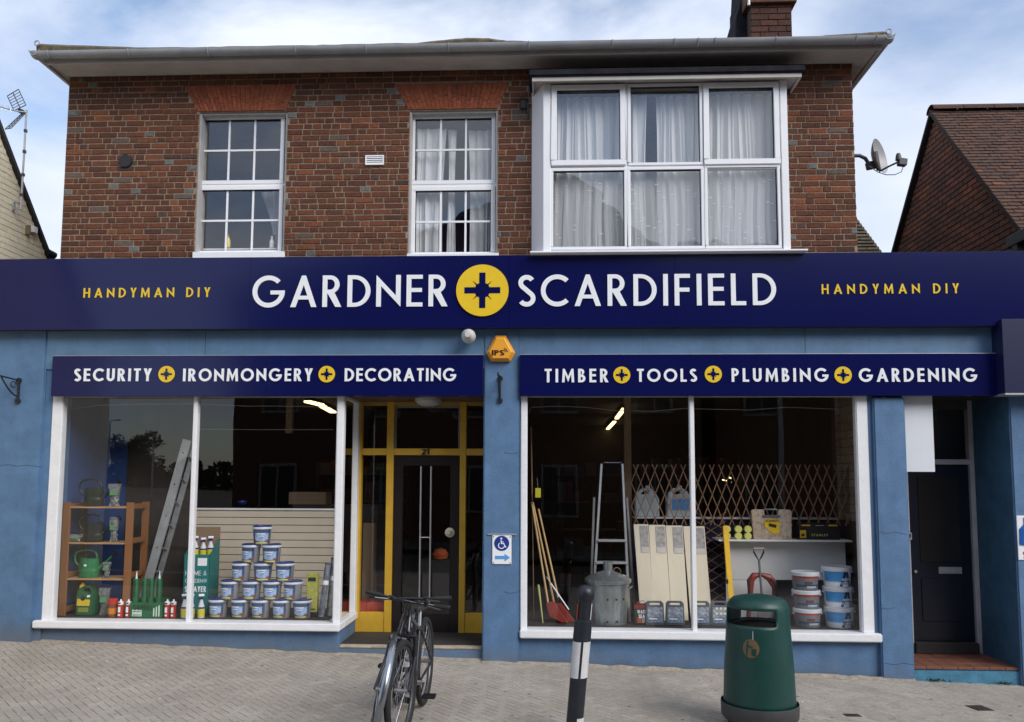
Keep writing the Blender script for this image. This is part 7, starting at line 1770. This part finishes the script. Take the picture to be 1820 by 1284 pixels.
sm = body.modifiers.new('thick', 'SOLIDIFY'); sm.thickness = .012; sm.offset = -1
MB().lathe([(r2*.985, zy(1256)), (r2*1.035, zy(1246)), (r2*1.045, zy(1250)), (r2*1.03, zy(1271)), (r2*.97, zy(1276)), (r2*.90, zy(1278))], (cx_, Yb, 0), 56).build('skirt', mat('bin_grey_plastic', (.045, .047, .05), .5, var=.2, dirt=.3), o, smooth=True)
MB().lathe([(r2*.86, zb0-.03), (r2*.86, zy(1277))], (cx_, Yb, 0), 48).build('base', blk, o, smooth=True)
MB().lathe([(50.8/s_, zy(1113)), (50.2/s_, zy(1108)), (46/s_, zy(1109.5)), (45/s_, zy(1250))], (cx_, Yb, 0), 48).build('liner', blk, o, smooth=True)
gold = mat('gold_print', (.15, .10, .045), .4, var=.2); 
def wrapbin(b, a_c, rf, e):
    b.v = [(cx_+(rf(vz)+e+(.001 if vy == 0 else 0))*math.cos(a_c+vx/.27), Yb+(rf(vz)+e+(.001 if vy == 0 else 0))*math.sin(a_c+vx/.27), vz) for vx, vy, vz in b.v]; return b
rf = lambda z: (53.2+(57.5-53.2)*(zy(1112)-z)/(zy(1112)-zy(1180)))/s_
ac = math.radians(-90-27); zc_ = zy(1143); rr = .066
b = MB()
n_ = 32; nr_ = 5
for i in range(nr_+1):
    for k in range(n_): b.v.append((rr*i/nr_*math.cos(2*PI*k/n_), 0, zc_+rr*1.12*i/nr_*math.sin(2*PI*k/n_)))
    if i:
        for k in range(n_): b.f.append([(i-1)*n_+k, (i-1)*n_+(k+1) % n_, i*n_+(k+1) % n_, i*n_+k]); b.mi.append(0)
wrapbin(b, ac, rf, .0012).build('symbol_disc', gold, o)
b = MB(); b.prism(stroke([(-.035, zc_-.055), (-.03, zc_-.01), (-.028, zc_+.03), (-.005, zc_+.012), (.012, zc_+.012)], .012), 0, .001); b.prism([(-.040+.012, zc_+.04), (-.018, zc_+.04), (-.018, zc_+.058), (-.028, zc_+.058)], 0, .001); b.prism([(.008, zc_-.055), (.04, zc_-.055), (.042, zc_+.0), (.006, zc_+.0)], 0, .001)
wrapbin(b, ac, rf, .0042).build('symbol', green, o)
b = MB(); b.prism([(-.004, zy(1128)), (.004, zy(1128)), (.003, zy(1113)), (-.003, zy(1113))], 0, .001); wrapbin(b, ac+.06, rf, .001).build('scratch', mat('pale_scratch', (.35, .4, .42), .6), o)

# ------------------------------------------------------------------ bollard
Yo = -2.3; pb0, pt0 = W(1022, 1300, Yo), W(1042, 1044, Yo); pb0.z = gz(pb0.x)-.05
ax = (pt0-pb0); 
def q_(py):  # point on the axis at photo row
    t = (1300-py)/(1300-1044.0); b_ = W(1020, 1300, Yo); t_ = W(1042, 1044, Yo); return b_+(t_-b_)*t
bk_ = mat('bollard_black_plastic', (.014, .016, .026), .38, var=.3, scale=8, dirt=.6); bw = mat('bollard_reflective_white', (.62, .62, .64), .4, var=.12, dirt=.3); sB = PXM(Yo)
o = thing('bollard', 'leaning black and white bollard with round head in front of the right shop window', 'bollard', (pb0.x, Yo, gz(pb0.x)))
def tubep(pys, rs, m_, nm, n=28): MB().tube([q_(y) for y in pys], 1, n, rs=[r/sB for r in rs]).build(nm, m_, o, smooth=True)
tubep([1390, 1280, 1205.5], [14.8, 14.6, 14.6], bk_, 'lower_shaft'); tubep([1205.5, 1139.5], [14.9, 15.2], bk_, 'band_core')
tubep([1139, 1128, 1108, 1104, 1102, 1076, 1066], [15.6, 15.6, 15.4, 15.2, 11.4, 11.2, 12.4], bk_, 'upper_shaft')
hc = q_(1055.5); b = MB(); u_ = (q_(1044)-q_(1100)).normalized(); v1 = u_.cross(Vector((0, 1, 0))).normalized(); v2 = u_.cross(v1); n_ = 24
prof = [(math.cos(math.radians(a))*15.8/sB, math.sin(math.radians(a))*15.5/sB+(0 if a >= 0 else 0)) for a in range(-90, 91, 12)]
prof = [(12/sB, -13.5/sB), (14.5/sB, -9/sB), (15.9/sB, -3/sB), (15.8/sB, 2/sB), (14.2/sB, 8/sB), (11/sB, 12/sB), (6/sB, 14.6/sB), (.001, 15.3/sB)]
vs = [hc+v1*(r*math.cos(2*PI*k/n_))+v2*(r*math.sin(2*PI*k/n_))+u_*z for r, z in prof for k in range(n_)]
b.add(vs, [(i*n_+k, i*n_+(k+1) % n_, (i+1)*n_+(k+1) % n_, (i+1)*n_+k) for i in range(len(prof)-1) for k in range(n_)]+[tuple(range(n_))[::-1]]).build('head', bk_, o, smooth=True)
def band(y0, y1, a0, a1, m_, nm, e):
    p0, p1 = q_(y0), q_(y1); b = MB(); n_ = 12
    for p, rp in ((p0, 15.0), (p1, 15.25)):
        for k in range(n_+1):
            a = math.radians(a0+(a1-a0)*k/n_); r = rp/sB+e; b.v.append(tuple(p+Vector((math.cos(a)*r, math.sin(a)*r, 0))))
    for k in range(n_): b.f.append([k, k+1, n_+2+k, n_+1+k]); b.mi.append(0)
    b.build(nm, m_, o, smooth=True)
band(1204, 1140, -172, -96, bw, 'white_band', .0015); band(1204, 1140, -80, -8, bw, 'white_band', .0015); band(1204, 1140, 8, 80, bw, 'white_band', .0015); band(1204, 1140, 96, 172, bw, 'white_band', .0015)
band(1102, 1073, -178, -150, mat('red_reflector', (.42, .04, .02), .3), 'reflector', -.012+.002); band(1102, 1073, -30, -2, mat('pale_reflector', (.6, .62, .64), .3), 'reflector', -.012+.002)
band(1320, 1274, -80, -8, bw, 'worn_white_band', .002)

# ------------------------------------------------------------------ small things on the pavement
def flat_cover(px, py, w_, d_, m_, nm, lb, ct, rz=.2):
    y = -(8.8); d = ray(px, py); t = 0; P = None
    k = (G0+GX*CAM.x-CAM.z)/(d.z-GX*d.x); P = CAM+d*k
    o = thing(nm, lb, ct, tuple(P)); b = MB(); ca_, sa_ = math.cos(rz), math.sin(rz)
    def bx_(u0, u1, v0, v1, h0, h1): 
        vs = [(u, v) for u, v in ((u0, v0), (u1, v0), (u1, v1), (u0, v1))]; vs = [(P.x+u*ca_-v*sa_, P.y+u*sa_+v*ca_) for u, v in vs]
        b.add([(x, y, gz(x)+h0) for x, y in vs]+[(x, y, gz(x)+h1) for x, y in vs], [(3, 2, 1, 0), (4, 5, 6, 7), (0, 1, 5, 4), (1, 2, 6, 5), (2, 3, 7, 6), (3, 0, 4, 7)])
    bx_(-w_/2, w_/2, -d_/2, d_/2, -.004, .004)
    for i in range(4): bx_(-w_/2+.01, w_/2-.01, -d_/2+d_*(i+.3)/4, -d_/2+d_*(i+.7)/4, .004, .007)
    b.build('lid', m_, o)
flat_cover(1741, 1259, .17, .17, mat('rusty_iron', (.035, .025, .02), .7, var=.4, scale=20), 'utility_cover', 'small dark square iron cover set in the paving at the right', 'utility cover')
flat_cover(1515, 1272, .14, .07, MATS['rusty_iron'], 'utility_cover', 'small dark oblong iron cover in the paving between litter bin and side door', 'utility cover', .1)
rnd = random.Random(11); lit = MB()
for i in range(60):
    x, y = rnd.uniform(-5.4, 5.2), rnd.uniform(-3.3, -.1); s = rnd.uniform(.004, .012); a = rnd.uniform(0, 6)
    lit.add([(x+s*math.cos(a+k*2.1), y+s*math.sin(a+k*2.1), gz(x)+.006+.004*(k == 1)) for k in range(3)], [(0, 1, 2)])
lit.build('litter', swht, None, kind='stuff')
# weeds at the foot of the step
leafm = mat('weed_leaf', (.05, .07, .03), .7, var=.3, scale=20)
for i, (px, w_) in enumerate(((1668, .22), (1786, .16))):
    x0 = W(px, 1208, .0).x; o = thing('weed', ('low weed tuft at the left foot of the teal step', 'low weed tuft at the right foot of the teal step')[i], 'weed', (x0, .02, gz(x0))); b = MB()
    for k in range(60):
        x = x0+rnd.gauss(0, w_*.3); y = .035+rnd.uniform(-.03, .01); h = rnd.uniform(.008, .035); a = rnd.uniform(0, 6); s = rnd.uniform(.006, .014)
        b.add([(x-s*math.cos(a), y-s*math.sin(a)*.6, gz(x)+h*.6), (x+s*math.cos(a), y+s*math.sin(a)*.6, gz(x)+h*.6), (x+rnd.uniform(-.01, .01), y-.01, gz(x)+h+.008)], [(0, 1, 2)])
    b.build('leaves', leafm, o, kind='stuff')

# ------------------------------------------------------------------ across the street (seen only as reflections in the glass)
rb = brick_mat('street_brick', [(0, (.12, .06, .04)), (1, (.16, .08, .05))]); slate = mat('slate_roof', (.05, .045, .045), .8, var=.3, scale=12)
def far_house(name, label, x0, x1, yf, dep, ze, zr, gable=True, chim=None, rx=None):
    g = gz(0)-.1; o = thing(name, label, 'house', ((x0+x1)/2, yf, g), 'houses across the street'); xm = rx if rx is not None else (x0+x1)/2
    b = MB()
    if gable: b.prism([(x0, g), (x1, g), (x1, ze), (xm, zr), (x0, ze)], yf-dep, yf)
    else: b.box(x0, x1, yf-dep, yf, g, ze)
    b.build('wall', rb, o)
    b = MB()
    if gable:
        for xe_, s_ in ((x0, -1), (x1, 1)):
            b.add([(xm, yf+.25, zr+.05), (xe_+s_*.3, yf+.25, ze-.2), (xe_+s_*.3, yf-dep-.2, ze-.2), (xm, yf-dep-.2, zr+.05), (xm, yf+.25, zr+.2), (xe_+s_*.3, yf+.25, ze-.05), (xe_+s_*.3, yf-dep-.2, ze-.05), (xm, yf-dep-.2, zr+.2)],
                  [(0, 1, 2, 3), (4, 5, 6, 7), (0, 4, 5, 1), (1, 5, 6, 2), (2, 6, 7, 3)])
    else: b.add([(x0-.3, yf+.3, ze), (x1+.3, yf+.3, ze), (x1+.3, yf-dep/2, zr), (x0-.3, yf-dep/2, zr), (x0-.3, yf-dep-.3, ze), (x1+.3, yf-dep-.3, ze)], [(0, 1, 2, 3), (3, 2, 5, 4), (0, 3, 4), (1, 5, 2), (0, 4, 5, 1)])
    rf_ = b.build('roof', slate, o)
    if chim: MB().box(chim-.45, chim+.45, yf-2.4, yf-1.6, ze, zr+.6).build('chimney', rb, rf_)
    if chim:
        for q in (-.25, .25): MB().lathe([(.13, zr+.6), (.11, zr+1.1)], (chim+q, yf-1.9, 0), 10).build('chimney_pot', tilem, rf_)
    nx = int((x1-x0)/2.4)
    for i in range(nx):
        for z in (1.0, 4.0):
            xc = x0+(x1-x0)*(i+.5)/nx; w = MB().box(xc-.55, xc+.55, yf, yf+.05, z, z+1.5).build('window', mat('dull_window_frame', (.24, .23, .22), .6), o); 
            for q in (-1, 1): MB().box(xc-.47 if q < 0 else xc+.03, xc-.03 if q < 0 else xc+.47, yf+.05, yf+.055, z+.08, z+1.42).build('pane', gasket, w)
# mirrored layout: what stands at (X, -14) appears where its mirror ray meets the glass
far_house('terraced_house', 'tall brick gabled house across the street with twin pot chimney', -9.3, 4.6, -14.5, 8, 7.6, 10.9, True, .3, rx=.6)
far_house('terraced_house', 'wide brick house across the street with plain slate roof', 5.2, 13.5, -15.5, 8, 7.6, 10.5, False)
far_house('terraced_house', 'brick house with chimney across the street at the far right', 13.6, 26, -15.8, 8, 7.6, 10.7, False, 20)
def tree(x, y, h, label, seed):
    r = random.Random(seed); g = gz(0)-.1; o = thing('street_tree', label, 'tree', (x, y, g), 'trees across the street')
    MB().tube([(x, y, g), (x+.1, y, g+h*.3), (x-.1, y+.1, g+h*.55)], .2, 8, rs=[.28, .2, .1]).build('trunk', brnwd, o, smooth=True)
    cl = [(x+r.gauss(0, h*.14), y+r.gauss(0, h*.12), g+h*r.uniform(.42, .95), h*r.uniform(.09, .16)) for _ in range(26)]; b = MB()
    for k in range(6500):
        c = r.choice(cl); d = Vector((r.gauss(0, 1), r.gauss(0, 1), r.gauss(0, 1))).normalized()*c[3]*r.uniform(.6, 1.15); p = Vector(c[:3])+d; s = r.uniform(.12, .24); u = Vector((r.gauss(0, 1), r.gauss(0, 1), r.gauss(0, 1))).normalized(); v = u.orthogonal().normalized()
        b.add([p+u*s, p+v*s*.6, p-u*s, p-v*s*.6], [(0, 1, 2, 3)])
    b.build('crown', mat('tree_leaf', (.035, .055, .02), .8, var=.4, scale=2), o, kind='stuff')
for i, (x, y, h, lb) in enumerate(((-50, -75, 6.2, 'broad green tree across the street, left of the far houses'), (-44.5, -76, 7.2, 'tallest green tree far across the street'), (-58, -72, 5.4, 'low bushy tree at the far left across the street'), (-39.5, -78, 4.2, 'small green tree right of the tallest far tree'))): tree(x, y, h, lb, 40+i)
for i, (x, y, h, lb) in enumerate(((-29.5, -50, 4.6, 'short grey street lamp near the tall gabled house'), (-33, -50, 6.4, 'tall grey street lamp in front of the far trees'), (6.1, -11.9, 8.4, 'tall street lamp at the kerb opposite the bay window'))):
    o = thing('street_lamp', lb, 'street lamp', (x, y, gz(0)-.1), 'street lamps across the street'); MB().tube([(x, y, -.2), (x, y, h)], .07, 10, rs=[.09, .05]).build('post', alud, o, smooth=True)
    MB().tube([(x, y, h-.02), (x+.2, y+.1, h+.12), (x+.7, y+.2, h+.15)], .035, 8).build('arm', alud, o, smooth=True); MB().lathe([(.001, 0), (.2, .02), (.22, .07), (.08, .14), (.001, .15)], (x+.8, y+.2, h+.08), 16).build('lamp_head', alud, o, smooth=True)
o = thing('far_hedge', 'long dark hedge running behind the far trees across the street', 'hedge', (-56, -79, gz(0)))
b = MB(); r = random.Random(9)
for k in range(9000):
    x = r.uniform(-90, -22); p = Vector((x, -79+r.gauss(0, .9), gz(0)+r.uniform(0, 1)**.7*(3.3+.5*math.sin(x*.5)+.3*math.sin(x*1.7)))); s = r.uniform(.25, .5)
    u = Vector((r.gauss(0, 1), r.gauss(0, 1), r.gauss(0, 1))).normalized(); v = u.orthogonal().normalized(); b.add([p+u*s, p+v*s*.6, p-u*s, p-v*s*.6], [(0, 1, 2, 3)])
b.build('leaves', MATS['tree_leaf'], o, kind='stuff')
b = MB(); r = random.Random(77)
for i in range(110):
    x, y = r.uniform(-6, 6), r.uniform(-3.6, -.15); rr_ = r.uniform(.008, .018)
    b.add([(x+rr_*r.uniform(.8, 1.2)*math.cos(2*PI*k/9), y+rr_*r.uniform(.8, 1.2)*math.sin(2*PI*k/9), gz(x)+.0022) for k in range(9)], [tuple(range(9))])
b.build('trodden_gum', mat('old_gum', (.13, .12, .11), .8, var=.3, scale=30), pav, kind='stuff')
